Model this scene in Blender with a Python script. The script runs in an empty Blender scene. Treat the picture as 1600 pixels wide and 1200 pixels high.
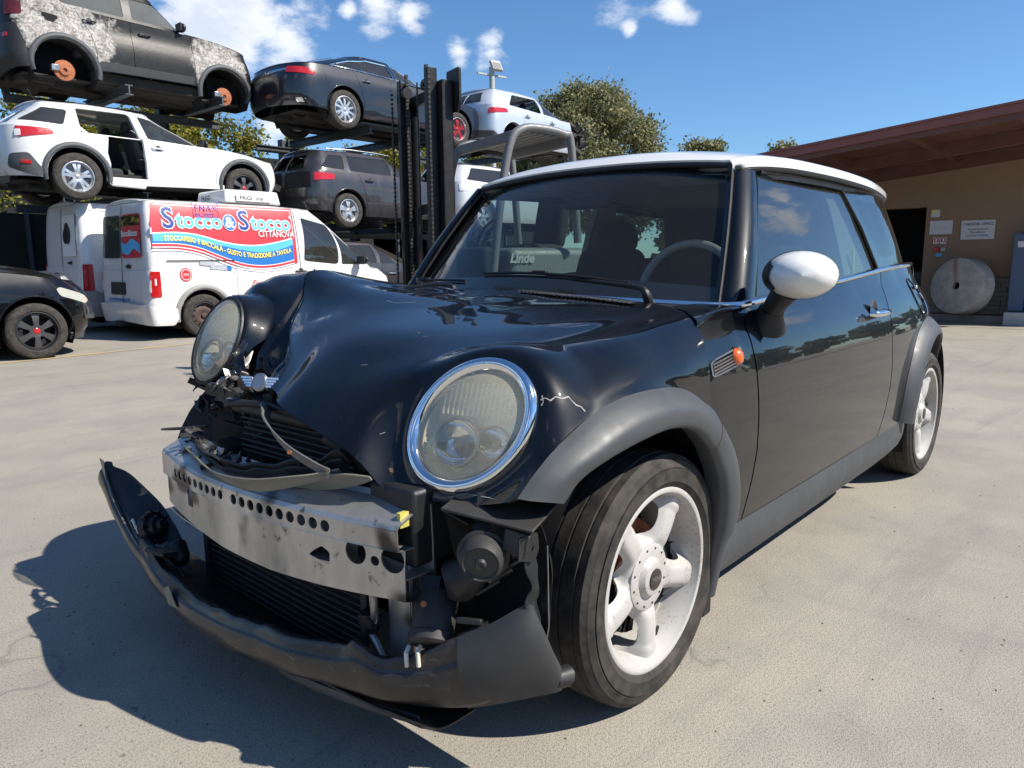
import bpy, bmesh, math, random
import numpy as np
from mathutils import Vector, Matrix
from mathutils.geometry import delaunay_2d_cdt

# ------------------------------------------------------------------ camera, sky, sun, exposure
S = bpy.context.scene
COL = S.collection
PI = math.pi
CAMP = Vector((-1.4439, -1.6298, 1.0399))
R_ = Vector((0.66520706, -0.74659504, -0.00976796))
U_ = Vector((0.1290934, 0.10211575, 0.98636062))
F_ = Vector((0.73541449, 0.65739502, -0.1643086))
cd = bpy.data.cameras.new('camera')
cam = bpy.data.objects.new('camera', cd); COL.objects.link(cam)
cd.sensor_width = 36; cd.lens = 36 * 1150.54 / 1600; cd.clip_start = .05; cd.clip_end = 1500
mt_ = Matrix((R_, U_, -F_)).transposed().to_4x4(); mt_.translation = CAMP
cam.matrix_world = mt_
S.camera = cam
S.view_settings.view_transform = 'Standard'; S.view_settings.look = 'None'
S.view_settings.exposure = 0.50; S.view_settings.gamma = 1; S.view_settings.use_curve_mapping = False
S.cycles.max_bounces = 10; S.cycles.transparent_max_bounces = 24
S.cycles.use_denoising = True

SUN = Vector((.44, -.88, 1.0)).normalized()
sl = bpy.data.lights.new('sun', 'SUN'); sl.energy = 5.0; sl.angle = math.radians(.5); sl.color = (1, .935, .83)
so = bpy.data.objects.new('sun', sl); COL.objects.link(so)
so.rotation_euler = (-SUN).to_track_quat('-Z', 'Y').to_euler(); so.location = (0, 0, 20)

W = bpy.data.worlds.new('World'); S.world = W; W.use_nodes = True
wn = W.node_tree.nodes; wl = W.node_tree.links; wn.clear()
def wnode(t, **k):
    n = wn.new(t)
    for a, b in k.items(): setattr(n, a, b)
    return n
sky = wnode('ShaderNodeTexSky', sky_type='NISHITA', sun_disc=False)
sky.sun_elevation = math.asin(SUN.z); sky.sun_rotation = math.atan2(SUN.x, SUN.y)
sky.air_density = 1.0; sky.dust_density = .15; sky.ozone_density = 3.0; sky.altitude = 300
SKYK = .100
tc = wnode('ShaderNodeTexCoord')
def wmath(op, a, b=None, c=None, clamp=False):
    n = wnode('ShaderNodeMath', operation=op, use_clamp=clamp)
    for i, v in enumerate((a, b, c)):
        if v is None: continue
        if isinstance(v, (int, float)): n.inputs[i].default_value = v
        else: wl.new(v, n.inputs[i])
    return n.outputs[0]
def pixdir(px, py):
    d = R_ * ((px - 800) / 1150.54) + U_ * ((600 - py) / 1150.54) + F_
    return d.normalized()
def azel(az, el):
    az, el = math.radians(az), math.radians(el)
    return Vector((math.cos(el) * math.cos(az), math.cos(el) * math.sin(az), math.sin(el)))
BLOBS = [(pixdir(405, 30), .07), (pixdir(345, 10), .07), (pixdir(450, 55), .038), (pixdir(380, 75), .035), (pixdir(300, -60), .10), (pixdir(592, 2), .034), (pixdir(545, 14), .014),
         (pixdir(640, 22), .02), (pixdir(716, 78), .017), (pixdir(770, 80), .023), (pixdir(1055, 12), .024), (pixdir(985, 45), .01),
         (pixdir(430, 188), .03), (pixdir(60, -60), .12), (pixdir(1000, -160), .09),
         (azel(-50, 11), .05), (azel(-80, 16), .12), (azel(-112, 22), .10), (azel(-17.5, 15.5), .050), (azel(-15.5, 17), .035), (azel(-40, 32), .09), (azel(-150, 30), .15), (azel(160, 28), .12),
         (azel(120, 28), .10), (azel(-130, 50), .10)]
acc = None
for d0, rad in BLOBS:
    vd = wnode('ShaderNodeVectorMath', operation='DISTANCE'); wl.new(tc.outputs['Generated'], vd.inputs[0]); vd.inputs[1].default_value = d0
    m = wmath('SUBTRACT', 1.0, wmath('DIVIDE', vd.outputs['Value'], rad * 1.25))
    acc = m if acc is None else wmath('MAXIMUM', acc, m)
acc = wmath('MAXIMUM', acc, -1.0)
mp = wnode('ShaderNodeMapping'); mp.inputs['Scale'].default_value = (1, 1, 1.8); wl.new(tc.outputs['Generated'], mp.inputs[0])
nz = wnode('ShaderNodeTexNoise'); nz.inputs['Scale'].default_value = 11; nz.inputs['Detail'].default_value = 9; nz.inputs['Roughness'].default_value = .6
wl.new(mp.outputs[0], nz.inputs['Vector'])
nz2 = wnode('ShaderNodeTexNoise'); nz2.inputs['Scale'].default_value = 30; nz2.inputs['Detail'].default_value = 8; nz2.inputs['Roughness'].default_value = .6
wl.new(mp.outputs[0], nz2.inputs['Vector'])
dens = wmath('ADD', acc, wmath('MULTIPLY', wmath('SUBTRACT', nz.outputs['Fac'], .5), 3.0))
dens = wmath('ADD', dens, wmath('MULTIPLY', wmath('SUBTRACT', nz2.outputs['Fac'], .5), .9))
mr = wnode('ShaderNodeMapRange', interpolation_type='SMOOTHSTEP'); wl.new(dens, mr.inputs[0]); mr.inputs[1].default_value = .12; mr.inputs[2].default_value = .95
mr.inputs[4].default_value = .93
shade = wnode('ShaderNodeMapRange'); wl.new(nz.outputs['Fac'], shade.inputs[0]); shade.inputs[1].default_value = .42; shade.inputs[2].default_value = .68
cr = wnode('ShaderNodeMix', data_type='RGBA'); wl.new(shade.outputs[0], cr.inputs['Factor'])
cr.inputs['A'].default_value = (.88, .90, .93, 1); cr.inputs['B'].default_value = (.60, .66, .76, 1)
skc = wnode('ShaderNodeMix', data_type='RGBA', blend_type='MULTIPLY'); skc.inputs['Factor'].default_value = 1; wl.new(sky.outputs[0], skc.inputs['A']); skc.inputs['B'].default_value = (.64, .88, 1.06, 1)
bg1 = wnode('ShaderNodeBackground'); bg1.inputs['Strength'].default_value = SKYK; wl.new(skc.outputs['Result'], bg1.inputs[0])
bg2 = wnode('ShaderNodeBackground'); bg2.inputs['Strength'].default_value = .92; wl.new(cr.outputs['Result'], bg2.inputs[0])
mxs = wnode('ShaderNodeMixShader'); wl.new(mr.outputs[0], mxs.inputs[0]); wl.new(bg1.outputs[0], mxs.inputs[1]); wl.new(bg2.outputs[0], mxs.inputs[2])
wo = wnode('ShaderNodeOutputWorld'); wl.new(mxs.outputs[0], wo.inputs[0])

# ------------------------------------------------------------------ materials
class NT:
    def __init__(s, name):
        s.m = bpy.data.materials.new(name); s.m.use_nodes = True
        s.t = s.m.node_tree; s.b = s.t.nodes['Principled BSDF']; s.out = s.t.nodes['Material Output']; s._c = None
    def n(s, t, **k):
        n = s.t.nodes.new(t)
        for a, b in k.items(): setattr(n, a, b)
        return n
    def l(s, a, b): s.t.links.new(a, b)
    def co(s):
        if s._c is None: s._c = s.n('ShaderNodeTexCoord').outputs['Object']
        return s._c
    def noise(s, sc, det=4, rough=.55, vec=None, scale3=None, dist=0):
        v = vec or s.co()
        if scale3:
            mp = s.n('ShaderNodeMapping'); mp.inputs['Scale'].default_value = scale3; s.l(v, mp.inputs[0]); v = mp.outputs[0]
        n = s.n('ShaderNodeTexNoise'); n.inputs['Scale'].default_value = sc; n.inputs['Detail'].default_value = det
        n.inputs['Roughness'].default_value = rough; n.inputs['Distortion'].default_value = dist; s.l(v, n.inputs['Vector']); return n.outputs['Fac']
    def vor(s, sc, feature='F1', vec=None, out='Distance', rnd=1):
        n = s.n('ShaderNodeTexVoronoi', feature=feature); n.inputs['Scale'].default_value = sc; n.inputs['Randomness'].default_value = rnd
        s.l(vec or s.co(), n.inputs['Vector']); return n.outputs[out]
    def rng(s, v, a, b, c=0., d=1., smooth=False):
        n = s.n('ShaderNodeMapRange'); s.l(v, n.inputs[0])
        if smooth: n.interpolation_type = 'SMOOTHSTEP'
        for i, x in enumerate((a, b, c, d)): n.inputs[i + 1].default_value = x
        return n.outputs[0]
    def ma(s, op, a, b=None, clamp=False):
        n = s.n('ShaderNodeMath', operation=op, use_clamp=clamp)
        for i, v in enumerate((a, b)):
            if v is None: continue
            if isinstance(v, (int, float)): n.inputs[i].default_value = v
            else: s.l(v, n.inputs[i])
        return n.outputs[0]
    def mix(s, f, a, b):
        n = s.n('ShaderNodeMix', data_type='RGBA')
        if isinstance(f, (int, float)): n.inputs['Factor'].default_value = f
        else: s.l(f, n.inputs['Factor'])
        for k, v in (('A', a), ('B', b)):
            if isinstance(v, tuple): n.inputs[k].default_value = (*v, 1) if len(v) == 3 else v
            else: s.l(v, n.inputs[k])
        return n.outputs['Result']
    def set(s, **k):
        for a, v in k.items():
            key = {'col': 'Base Color', 'rough': 'Roughness', 'metal': 'Metallic', 'spec': 'Specular IOR Level', 'coat': 'Coat Weight',
                   'coatr': 'Coat Roughness', 'trans': 'Transmission Weight', 'ior': 'IOR', 'alpha': 'Alpha', 'sheen': 'Sheen Weight'}[a]
            i = s.b.inputs[key]
            if isinstance(v, tuple): i.default_value = (*v, 1) if len(v) == 3 else v
            elif isinstance(v, (int, float)): i.default_value = v
            else: s.l(v, i)
        return s
    def bump(s, h, st=.3, d=.002):
        n = s.n('ShaderNodeBump'); n.inputs['Strength'].default_value = st; n.inputs['Distance'].default_value = d
        s.l(h, n.inputs['Height']); s.l(n.outputs[0], s.b.inputs['Normal']); return s

def plain(name, col, rough=.5, metal=0., var=.25, sc=14, bump=.15, coat=0., spec=.5):
    k = NT(name); f = k.noise(sc, 5)
    a = tuple(max(0, c * (1 - var)) for c in col); b = tuple(min(1, c * (1 + var)) for c in col)
    k.set(col=k.mix(f, a, b), rough=k.rng(k.noise(sc * 2.3, 4), .3, .7, max(.02, rough - .08), min(1, rough + .08)), metal=metal, coat=coat, spec=spec)
    if bump: k.bump(k.noise(sc * 7, 3), bump, .001)
    return k.m

def paint(name, col, dust=.12, flake=True, rough=.35, metal=.3, dustcol=(.30, .26, .21), coat=1., wavy=.0, specks=0.):
    k = NT(name)
    big = k.noise(2.2, 4); fine = k.noise(60, 4); strk = k.noise(9, 5, .6, scale3=(1, 1, .25))
    d = k.ma('MULTIPLY', k.rng(strk, .38, .75), k.rng(big, .25, .75, .4, 1.2)); d = k.ma('MULTIPLY', d, dust, )
    speck = k.rng(k.vor(85), .0, .11, 1, 0); speck = k.ma('MULTIPLY', speck, k.rng(k.noise(5, 3), .50, .66)); d = k.ma('ADD', d, k.ma('MULTIPLY', speck, min(.8, dust * 3)), clamp=True)
    if specks:
        s1 = k.ma('MULTIPLY', k.rng(k.vor(130), .0, .085, 1, 0), k.rng(k.noise(3.5, 4), .42, .62)); s2 = k.ma('MULTIPLY', k.rng(k.vor(34), .0, .022, 1, 0), .9); d = k.ma('ADD', d, k.ma('MULTIPLY', k.ma('MAXIMUM', s1, s2), specks), clamp=True)
    k.set(col=k.mix(d, col, dustcol), rough=rough, metal=metal, coat=coat, coatr=k.rng(d, 0, .3, .015, .3), spec=.08 if metal == 0 and col[0] < .05 else .4)
    if flake:
        fl = k.vor(900, out='Color'); nm = k.n('ShaderNodeSeparateColor'); k.l(fl, nm.inputs[0])
        k.bump(nm.outputs[0], .06, .0004)
    if wavy:
        k2 = k.n('ShaderNodeBump'); k2.inputs['Strength'].default_value = wavy; k2.inputs['Distance'].default_value = .01
        k.l(k.noise(3.0, 3), k2.inputs['Height']); k.l(k2.outputs[0], k.b.inputs['Coat Normal'])
    return k.m

def glassmat(name, tint=(.25, .33, .33), refl_ior=1.55, rough=.0, dust=.05, dustcol=(.45, .43, .38)):
    k = NT(name); nt = k.t
    tr = k.n('ShaderNodeBsdfTransparent'); tr.inputs[0].default_value = (*tint, 1)
    gl = k.n('ShaderNodeBsdfGlossy'); gl.inputs['Roughness'].default_value = rough; gl.inputs[0].default_value = (.95, .98, 1, 1)
    fr = k.n('ShaderNodeFresnel'); fr.inputs['IOR'].default_value = refl_ior
    # Fresnel on back faces would use 1/ior: feed the facing angle instead, so either side of the pane reflects alike
    ge = k.n('ShaderNodeNewGeometry')
    ior = k.ma('ADD', k.ma('MULTIPLY', ge.outputs['Backfacing'], 1 / refl_ior - refl_ior), refl_ior); k.l(ior, fr.inputs['IOR'])
    m1 = k.n('ShaderNodeMixShader'); k.l(fr.outputs[0], m1.inputs[0]); k.l(tr.outputs[0], m1.inputs[1]); k.l(gl.outputs[0], m1.inputs[2])
    df = k.n('ShaderNodeBsdfDiffuse'); df.inputs[0].default_value = (*dustcol, 1)
    dn = k.ma('MULTIPLY', k.rng(k.noise(260, 3, .6), .2, .9, .35, .65), k.rng(k.noise(2, 2), .25, .75, .8, 1.2)); sp = k.ma('MULTIPLY', k.rng(k.vor(160), 0, .10, .5, 0), k.rng(k.noise(9, 3), .5, .65))
    dn = k.ma('MULTIPLY', k.ma('ADD', dn, sp), dust, clamp=True)
    m2 = k.n('ShaderNodeMixShader'); k.l(dn, m2.inputs[0]); k.l(m1.outputs[0], m2.inputs[1]); k.l(df.outputs[0], m2.inputs[2])
    k.l(m2.outputs[0], k.out.inputs['Surface']); return k.m

M = {}
M['black_paint'] = paint('black_paint', (.0015, .002, .0032), dust=.022, metal=.0, rough=.35, wavy=.12, specks=.55)
M['white_roof'] = paint('white_roof', (.80, .80, .78), dust=.12, flake=False, metal=0, rough=.4)
M['flare'] = plain('flare_plastic', (.055, .060, .066), .52, var=.35, sc=7, bump=.2)
M['blackplastic'] = plain('black_plastic', (.012, .012, .013), .5, var=.4, sc=12)
M['dirtyplastic'] = plain('dirty_plastic', (.03, .029, .028), .6, var=.6, sc=9)
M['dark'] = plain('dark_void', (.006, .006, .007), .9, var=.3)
M['darkmetal'] = plain('dark_metal', (.035, .037, .04), .5, .6, var=.5, sc=16)
M['chrome'] = plain('chrome', (.85, .86, .88), .08, 1.0, var=.06, bump=.03)
M['glass'] = glassmat('window_glass', (.42, .52, .50), 2.15, dust=.05)
M['wsglass'] = glassmat('windshield_glass', (.86, .93, .91), 1.42, dust=.05)
M['headglass'] = glassmat('headlight_glass', (.93, .92, .86), 1.5, dust=.50, dustcol=(.78, .74, .58))
M['frit'] = plain('black_frit', (.008, .008, .010), .12, 0, coat=.6, bump=0)
M['interior'] = plain('interior_fabric', (.018, .018, .02), .85, var=.3, sc=30)
M['seat'] = plain('seat_fabric', (.03, .032, .038), .9, var=.3, sc=50)
M['interior_light'] = plain('interior_light', (.25, .24, .22), .7, var=.2)
M['headliner'] = plain('headliner', (.16, .16, .155), .9)
M['orange'] = plain('orange_lens', (.85, .14, .02), .18, 0, var=.15, coat=1)
M['redlens'] = plain('red_lens', (.45, .012, .015), .15, 0, var=.3, coat=1)
M['whitelens'] = plain('white_lens', (.7, .7, .7), .15, coat=1)
M['rust'] = plain('rust_disc', (.36, .13, .06), .75, .3, var=.5, sc=20)
M['steel'] = plain('steel', (.32, .32, .33), .35, .9, var=.35, sc=12)
M['yellowish'] = plain('yellow_sticker', (.55, .5, .12), .5)
M['whiteclip'] = plain('white_clip', (.65, .62, .52), .5)

def mk_tyre():
    k = NT('tyre_rubber'); f = k.noise(24, 6, .6, scale3=(1, 1, 1)); g = k.noise(3.5, 4)
    c = k.mix(k.rng(f, .35, .75), (.018, .0175, .017), (.075, .066, .055)); c = k.mix(k.rng(g, .45, .7), c, (.05, .045, .04))
    k.set(col=c, rough=.75, spec=.35); k.bump(k.ma('ADD', k.noise(120, 3), k.noise(30, 3)), .35, .0012); return k.m
M['tyre'] = mk_tyre()
def mk_whiterim():
    k = NT('white_rim'); dd = k.rng(k.noise(150, 6, .7), .55, .64); area = k.rng(k.noise(6, 3), .40, .66)
    c = k.mix(k.ma('MULTIPLY', dd, area), (.46, .45, .43), (.16, .135, .12)); c = k.mix(k.rng(k.noise(6, 5), .5, .9), c, (.34, .30, .26))
    k.set(col=c, rough=.42, spec=.5); k.bump(k.noise(60, 4), .12, .001); return k.m
M['whiterim'] = mk_whiterim()
M['silverrim'] = plain('silver_rim', (.55, .56, .58), .3, .7, var=.1)
M['greyrim'] = plain('grey_rim', (.10, .10, .105), .35, .6, var=.2)
def mk_alu():
    k = NT('dirty_aluminium'); v = k.noise(6, 6, .65, scale3=(1, 1, .35)); sp = k.noise(26, 5, .65)
    c = k.mix(k.rng(v, .35, .75), (.60, .58, .55), (.27, .26, .245)); bl = k.rng(k.noise(7.5, 2, .4), .60, .70, smooth=True)
    c = k.mix(k.ma('MULTIPLY', bl, .95), c, (.05, .045, .042)); c = k.mix(k.rng(sp, .62, .72), c, (.10, .085, .07))
    k.set(col=c, metal=.8, rough=k.rng(v, .3, .7, .36, .55)); k.bump(k.noise(90, 4), .2, .0008); return k.m
M['alu'] = mk_alu()
def mk_bumper():
    k = NT('scraped_bumper'); v = k.noise(7, 6, .6); sc = k.noise(30, 6, .7, scale3=(1, .6, 3))
    c = k.mix(k.rng(v, .4, .75), (.006, .007, .009), (.026, .021, .017)); c = k.mix(k.rng(sc, .60, .72), c, (.15, .11, .08)); c = k.mix(k.rng(k.noise(3, 5, .7), .50, .62, 0, .5), c, (.055, .042, .030))
    k.set(col=c, rough=k.rng(v, .3, .7, .25, .6), coat=.4, coatr=.15); k.bump(sc, .15, .0015); return k.m
M['bumper'] = mk_bumper()

# ------------------------------------------------------------------ geometry helpers
def link(o, parent=None, label=None, category=None, group=None, kind=None):
    COL.objects.link(o)
    if parent is not None: o.parent = parent
    for k, v in (('label', label), ('category', category), ('group', group), ('kind', kind)):
        if v: o[k] = v
    return o
def empty(name, loc=(0, 0, 0), rot=(0, 0, 0), label=None, category=None, group=None):
    o = bpy.data.objects.new(name, None); o.location = loc; o.rotation_euler = rot; o.empty_display_size = .2
    return link(o, None, label, category, group)
def mesh(name, vs, fs, mat=None, parent=None, smooth=True, auto=None, **tags):
    me = bpy.data.meshes.new(name)
    vs = [tuple(map(float, v)) for v in vs]
    me.from_pydata(vs, [], [tuple(int(i) for i in f) for f in fs]); me.update()
    if mat is not None:
        for m in (mat if isinstance(mat, (list, tuple)) else [mat]): me.materials.append(M[m] if isinstance(m, str) else m)
    if smooth:
        me.polygons.foreach_set('use_smooth', [True] * len(me.polygons))
        if auto: me.set_sharp_from_angle(angle=math.radians(auto))
    o = bpy.data.objects.new(name, me)
    return link(o, parent, **tags)
class B:
    """collects vertices and faces for ONE object"""
    def __init__(s): s.v = []; s.f = []
    def add(s, vs, fs):
        k = len(s.v); s.v += [tuple(v) for v in vs]; s.f += [tuple(i + k for i in f) for f in fs]; return s
    def box(s, c, d, rot=None, taper=1.):
        x, y, z = (a / 2 for a in d); vs = []
        for sz in (-1, 1):
            t = taper if sz > 0 else 1
            for sx, sy in ((-1, -1), (1, -1), (1, 1), (-1, 1)): vs.append(Vector((sx * x * t, sy * y * t, sz * z)))
        if rot is not None:
            q = rot if isinstance(rot, Matrix) else Matrix.Rotation(rot[2], 3, 'Z') @ Matrix.Rotation(rot[1], 3, 'Y') @ Matrix.Rotation(rot[0], 3, 'X')
            vs = [q @ v for v in vs]
        vs = [v + Vector(c) for v in vs]
        return s.add(vs, [(0, 3, 2, 1), (4, 5, 6, 7), (0, 1, 5, 4), (1, 2, 6, 5), (2, 3, 7, 6), (3, 0, 4, 7)])
    def beam(s, a, b, w, h, up=(0, 0, 1)):
        a, b = Vector(a), Vector(b); d = b - a; L = d.length; x = d.normalized(); u = Vector(up); y = u.cross(x).normalized(); z = x.cross(y)
        return s.box((a + b) / 2, (L, w, h), Matrix((x, y, z)).transposed())
    def tube(s, pts, r, n=10, cap=True, closed=False):
        pts = [Vector(p) for p in pts]; N = len(pts); rr = r if isinstance(r, (list, tuple)) else [r] * N
        t0 = (pts[1] - pts[0]).normalized(); a = Vector((0, 0, 1)) if abs(t0.z) < .9 else Vector((1, 0, 0)); u = a.cross(t0).normalized()
        vs = []
        for i in range(N):
            if closed: t = (pts[(i + 1) % N] - pts[i - 1]).normalized()
            else: t = (pts[min(i + 1, N - 1)] - pts[max(i - 1, 0)]).normalized()
            u = (u - t * u.dot(t)).normalized(); w = t.cross(u)
            for k in range(n):
                an = 2 * PI * k / n; vs.append(pts[i] + (u * math.cos(an) + w * math.sin(an)) * rr[i])
        fs = []
        for i in range(N if closed else N - 1):
            j = (i + 1) % N
            for k in range(n): fs.append((i * n + k, i * n + (k + 1) % n, j * n + (k + 1) % n, j * n + k))
        if cap and not closed: fs += [tuple(range(n))[::-1], tuple((N - 1) * n + k for k in range(n))]
        return s.add(vs, fs)
    def lathe(s, prof, n=48, M4=None, closed=False):
        """prof: (radius, axial) pairs; axis = local z, placed by M4"""
        vs = []; fs = []; P = len(prof)
        for k in range(n):
            a = 2 * PI * k / n
            for r, h in prof:
                v = Vector((r * math.cos(a), r * math.sin(a), h)); vs.append(M4 @ v if M4 else v)
        for k in range(n):
            k2 = (k + 1) % n
            for i in range(P if closed else P - 1):
                j = (i + 1) % P; fs.append((k * P + i, k2 * P + i, k2 * P + j, k * P + j))
        return s.add(vs, fs)
    def prism(s, poly, h0, h1, M4=None):
        n = len(poly); vs = [Vector((x, y, h0)) for x, y in poly] + [Vector((x, y, h1)) for x, y in poly]
        if M4: vs = [M4 @ v for v in vs]
        return s.add(vs, [tuple(range(n))[::-1], tuple(range(n, 2 * n))] + [(i, (i + 1) % n, n + (i + 1) % n, n + i) for i in range(n)])
    def sphere(s, c, r, n=16, m=10, sc=(1, 1, 1)):
        vs = []; c = Vector(c)
        for j in range(m + 1):
            t = PI * j / m
            for k in range(n):
                a = 2 * PI * k / n; vs.append(c + Vector((math.sin(t) * math.cos(a) * r * sc[0], math.sin(t) * math.sin(a) * r * sc[1], math.cos(t) * r * sc[2])))
        return s.add(vs, [(j * n + k, (j + 1) * n + k, (j + 1) * n + (k + 1) % n, j * n + (k + 1) % n) for j in range(m) for k in range(n)])
    def ob(s, name, mat=None, parent=None, smooth=True, auto=35, bevel=0, seg=2, **tags):
        o = mesh(name, s.v, s.f, mat, parent, smooth, auto, **tags)
        if bevel:
            b = o.modifiers.new('b', 'BEVEL'); b.width = bevel; b.segments = seg; b.limit_method = 'ANGLE'; b.angle_limit = math.radians(35)
        return o
def frame(o, z, x=None):
    """4x4 at o whose local z axis is z"""
    z = Vector(z).normalized(); x = Vector(x) if x is not None else (Vector((0, 0, 1)) if abs(z.z) < .9 else Vector((1, 0, 0)))
    x = (x - z * x.dot(z)).normalized(); y = z.cross(x)
    m = Matrix((x, y, z)).transposed().to_4x4(); m.translation = Vector(o); return m
def inpoly(px, py, poly):
    ins = np.zeros(len(px), bool); n = len(poly); j = n - 1
    for i in range(n):
        xi, yi = poly[i]; xj, yj = poly[j]
        if yi != yj:
            c = ((yi > py) != (yj > py)) & (px < (xj - xi) * (py - yi) / (yj - yi) + xi); ins ^= c
        j = i
    return ins
def resample(poly, step, closed=True):
    out = []; n = len(poly)
    for i in range(n if closed else n - 1):
        a = np.array(poly[i], float); b = np.array(poly[(i + 1) % n], float); L = np.linalg.norm(b - a); k = max(1, int(math.ceil(L / step - 1e-6)))
        for q in range(k): out.append(tuple(a + (b - a) * q / k))
    if not closed: out.append(tuple(poly[-1]))
    return out
def cut2d(outline, holes=(), step=.05, stepx=None, extra=()):
    """triangulates a 2D region with holes and interior points -> (pts, tris)"""
    loops = [resample(outline, step)] + [resample(h, step) for h in holes]
    A = np.array(loops[0]); x0, y0 = A.min(0); x1, y1 = A.max(0); sx = stepx or step
    gx, gy = np.meshgrid(np.arange(x0 + sx / 2, x1, sx), np.arange(y0 + step / 2, y1, step)); gx = gx + (np.arange(gx.shape[0]) % 2)[:, None] * sx * .5
    gx = gx.ravel(); gy = gy.ravel()
    ins = inpoly(gx, gy, loops[0])
    for h in loops[1:]: ins &= ~inpoly(gx, gy, h)
    gx = gx[ins]; gy = gy[ins]
    allb = np.array([p for l in loops for p in l])
    if len(gx):
        keep = np.ones(len(gx), bool)
        for c in range(0, len(gx), 2000):
            d = np.hypot(gx[c:c + 2000, None] - allb[None, :, 0], gy[c:c + 2000, None] - allb[None, :, 1]).min(1); keep[c:c + 2000] = d > .45 * min(step, sx)
        gx = gx[keep]; gy = gy[keep]
    pts = [Vector(p) for p in allb] + [Vector((a, b)) for a, b in zip(gx, gy)] + [Vector(e) for e in extra]
    ed = []; k = 0
    for l in loops:
        n = len(l); ed += [(k + i, k + (i + 1) % n) for i in range(n)]; k += n
    vo, _, fo, _, _, _ = delaunay_2d_cdt(pts, ed, [], 0, 1e-6)
    V = np.array([(v.x, v.y) for v in vo]); Fc = np.array([f for f in fo if len(f) == 3])
    c = V[Fc].mean(1); ins = inpoly(c[:, 0], c[:, 1], loops[0])
    for h in loops[1:]: ins &= ~inpoly(c[:, 0], c[:, 1], h)
    return V, Fc[ins]
def thicken(P, T, th, off=-1):
    """closes a sheet into a thin solid: back face along the normals and a rim with its own vertices (crisp edge)"""
    P = np.array([tuple(p) for p in P], float); n = np.zeros_like(P); E = {}
    for f in T:
        f = list(f); a = P[f[0]]; nn = np.cross(P[f[1]] - a, P[f[2]] - a) if len(f) == 3 else np.cross(P[f[2]] - a, P[f[3]] - P[f[1]])
        for i in f: n[i] += nn
        for i in range(len(f)):
            e = (f[i], f[(i + 1) % len(f)]); k = (e[1], e[0])
            if k in E: del E[k]
            else: E[e] = 1
    n /= np.maximum(1e-12, np.linalg.norm(n, axis=1))[:, None]; N = len(P); Q = P - n * th * (-off)
    V = [P, Q]; F = [tuple(f) for f in T] + [tuple(N + i for i in f)[::-1] for f in T]; k = 2 * N; rv = []
    for a, b in E: rv += [P[a], Q[a], Q[b], P[b]]; F.append((k, k + 1, k + 2, k + 3)); k += 4
    return np.concatenate(V + ([np.array(rv)] if rv else [])), F
def panel(name, outline, fn, mat, parent, holes=(), step=.05, thick=0., flip=False, off=-1, auto=40, edge=0, **tags):
    V, T = cut2d(outline, holes, step)
    P = [fn(a, b) for a, b in V]
    T = T[:, ::-1] if flip else T
    if thick: P, T = thicken(P, [tuple(t) for t in T], thick, off)
    return mesh(name, P, T, mat, parent, True, auto, **tags)
def circ(cx, cy, rx, ry=None, n=32, a0=0, a1=2 * PI, end=False):
    ry = ry or rx; m = n + 1 if end else n
    return [(cx + rx * math.cos(a0 + (a1 - a0) * i / n), cy + ry * math.sin(a0 + (a1 - a0) * i / n)) for i in range(m)]
def rrect(x0, y0, x1, y1, r, n=4):
    o = []
    for cx, cy, a in ((x1 - r, y1 - r, 0), (x0 + r, y1 - r, PI / 2), (x0 + r, y0 + r, PI), (x1 - r, y0 + r, 1.5 * PI)):
        for i in range(n + 1): o.append((cx + r * math.cos(a + PI / 2 * i / n), cy + r * math.sin(a + PI / 2 * i / n)))
    return o
def rpoly(poly, r, n=4):
    """rounds the corners of a polygon"""
    out = []; N = len(poly); rs = r if isinstance(r, (list, tuple)) else [r] * N
    for i in range(N):
        a, b, c = (np.array(poly[j % N], float) for j in (i - 1, i, i + 1)); r0 = rs[i]
        if r0 <= 0: out.append(tuple(b)); continue
        la, lc = np.linalg.norm(a - b), np.linalg.norm(c - b); d = min(r0, la * .45, lc * .45); p = b + (a - b) / la * d; q = b + (c - b) / lc * d
        for k in range(n + 1):
            t = k / n; out.append(tuple((1 - t) ** 2 * p + 2 * t * (1 - t) * b + t * t * q))
    return out
def crom(P, n):
    """Catmull-Rom resampling of control rows (K, ...) to n samples, along axis 0"""
    P = np.asarray(P, float); K = len(P); t = np.linspace(0, K - 1, n); i = np.clip(t.astype(int), 0, K - 2); f = (t - i).reshape((-1,) + (1,) * (P.ndim - 1))
    g = lambda j: np.where((j < 0).reshape(f.shape), 2 * P[0] - P[1], np.where((j > K - 1).reshape(f.shape), 2 * P[-1] - P[-2], P[np.clip(j, 0, K - 1)]))
    a, b, c, d = g(i - 1), g(i), g(i + 1), g(i + 2)
    return .5 * (2 * b + (c - a) * f + (2 * a - 5 * b + 4 * c - d) * f ** 2 + (3 * b - a - 3 * c + d) * f ** 3)
def surf(name, net, nu, nv, mat, parent, thick=0, keep=None, deform=None, auto=None, **tags):
    """dense smooth sheet through a control net (rows, cols, 3)"""
    G = crom(net, nu); G = np.swapaxes(crom(np.swapaxes(G, 0, 1), nv), 0, 1)
    if deform is not None: G = deform(G)
    vs = G.reshape(-1, 3); fs = []
    km = keep(vs) if keep is not None else np.ones(len(vs), bool)
    for i in range(nu - 1):
        for j in range(nv - 1):
            q = (i * nv + j, i * nv + j + 1, (i + 1) * nv + j + 1, (i + 1) * nv + j)
            if km[list(q)].all(): fs.append(q)
    used = sorted({a for f in fs for a in f}); mp_ = {a: b for b, a in enumerate(used)}
    P, T = vs[used], [tuple(mp_[a] for a in f) for f in fs]
    if thick: P, T = thicken(P, T, thick)
    return mesh(name, P, T, mat, parent, True, auto, **tags)
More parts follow.
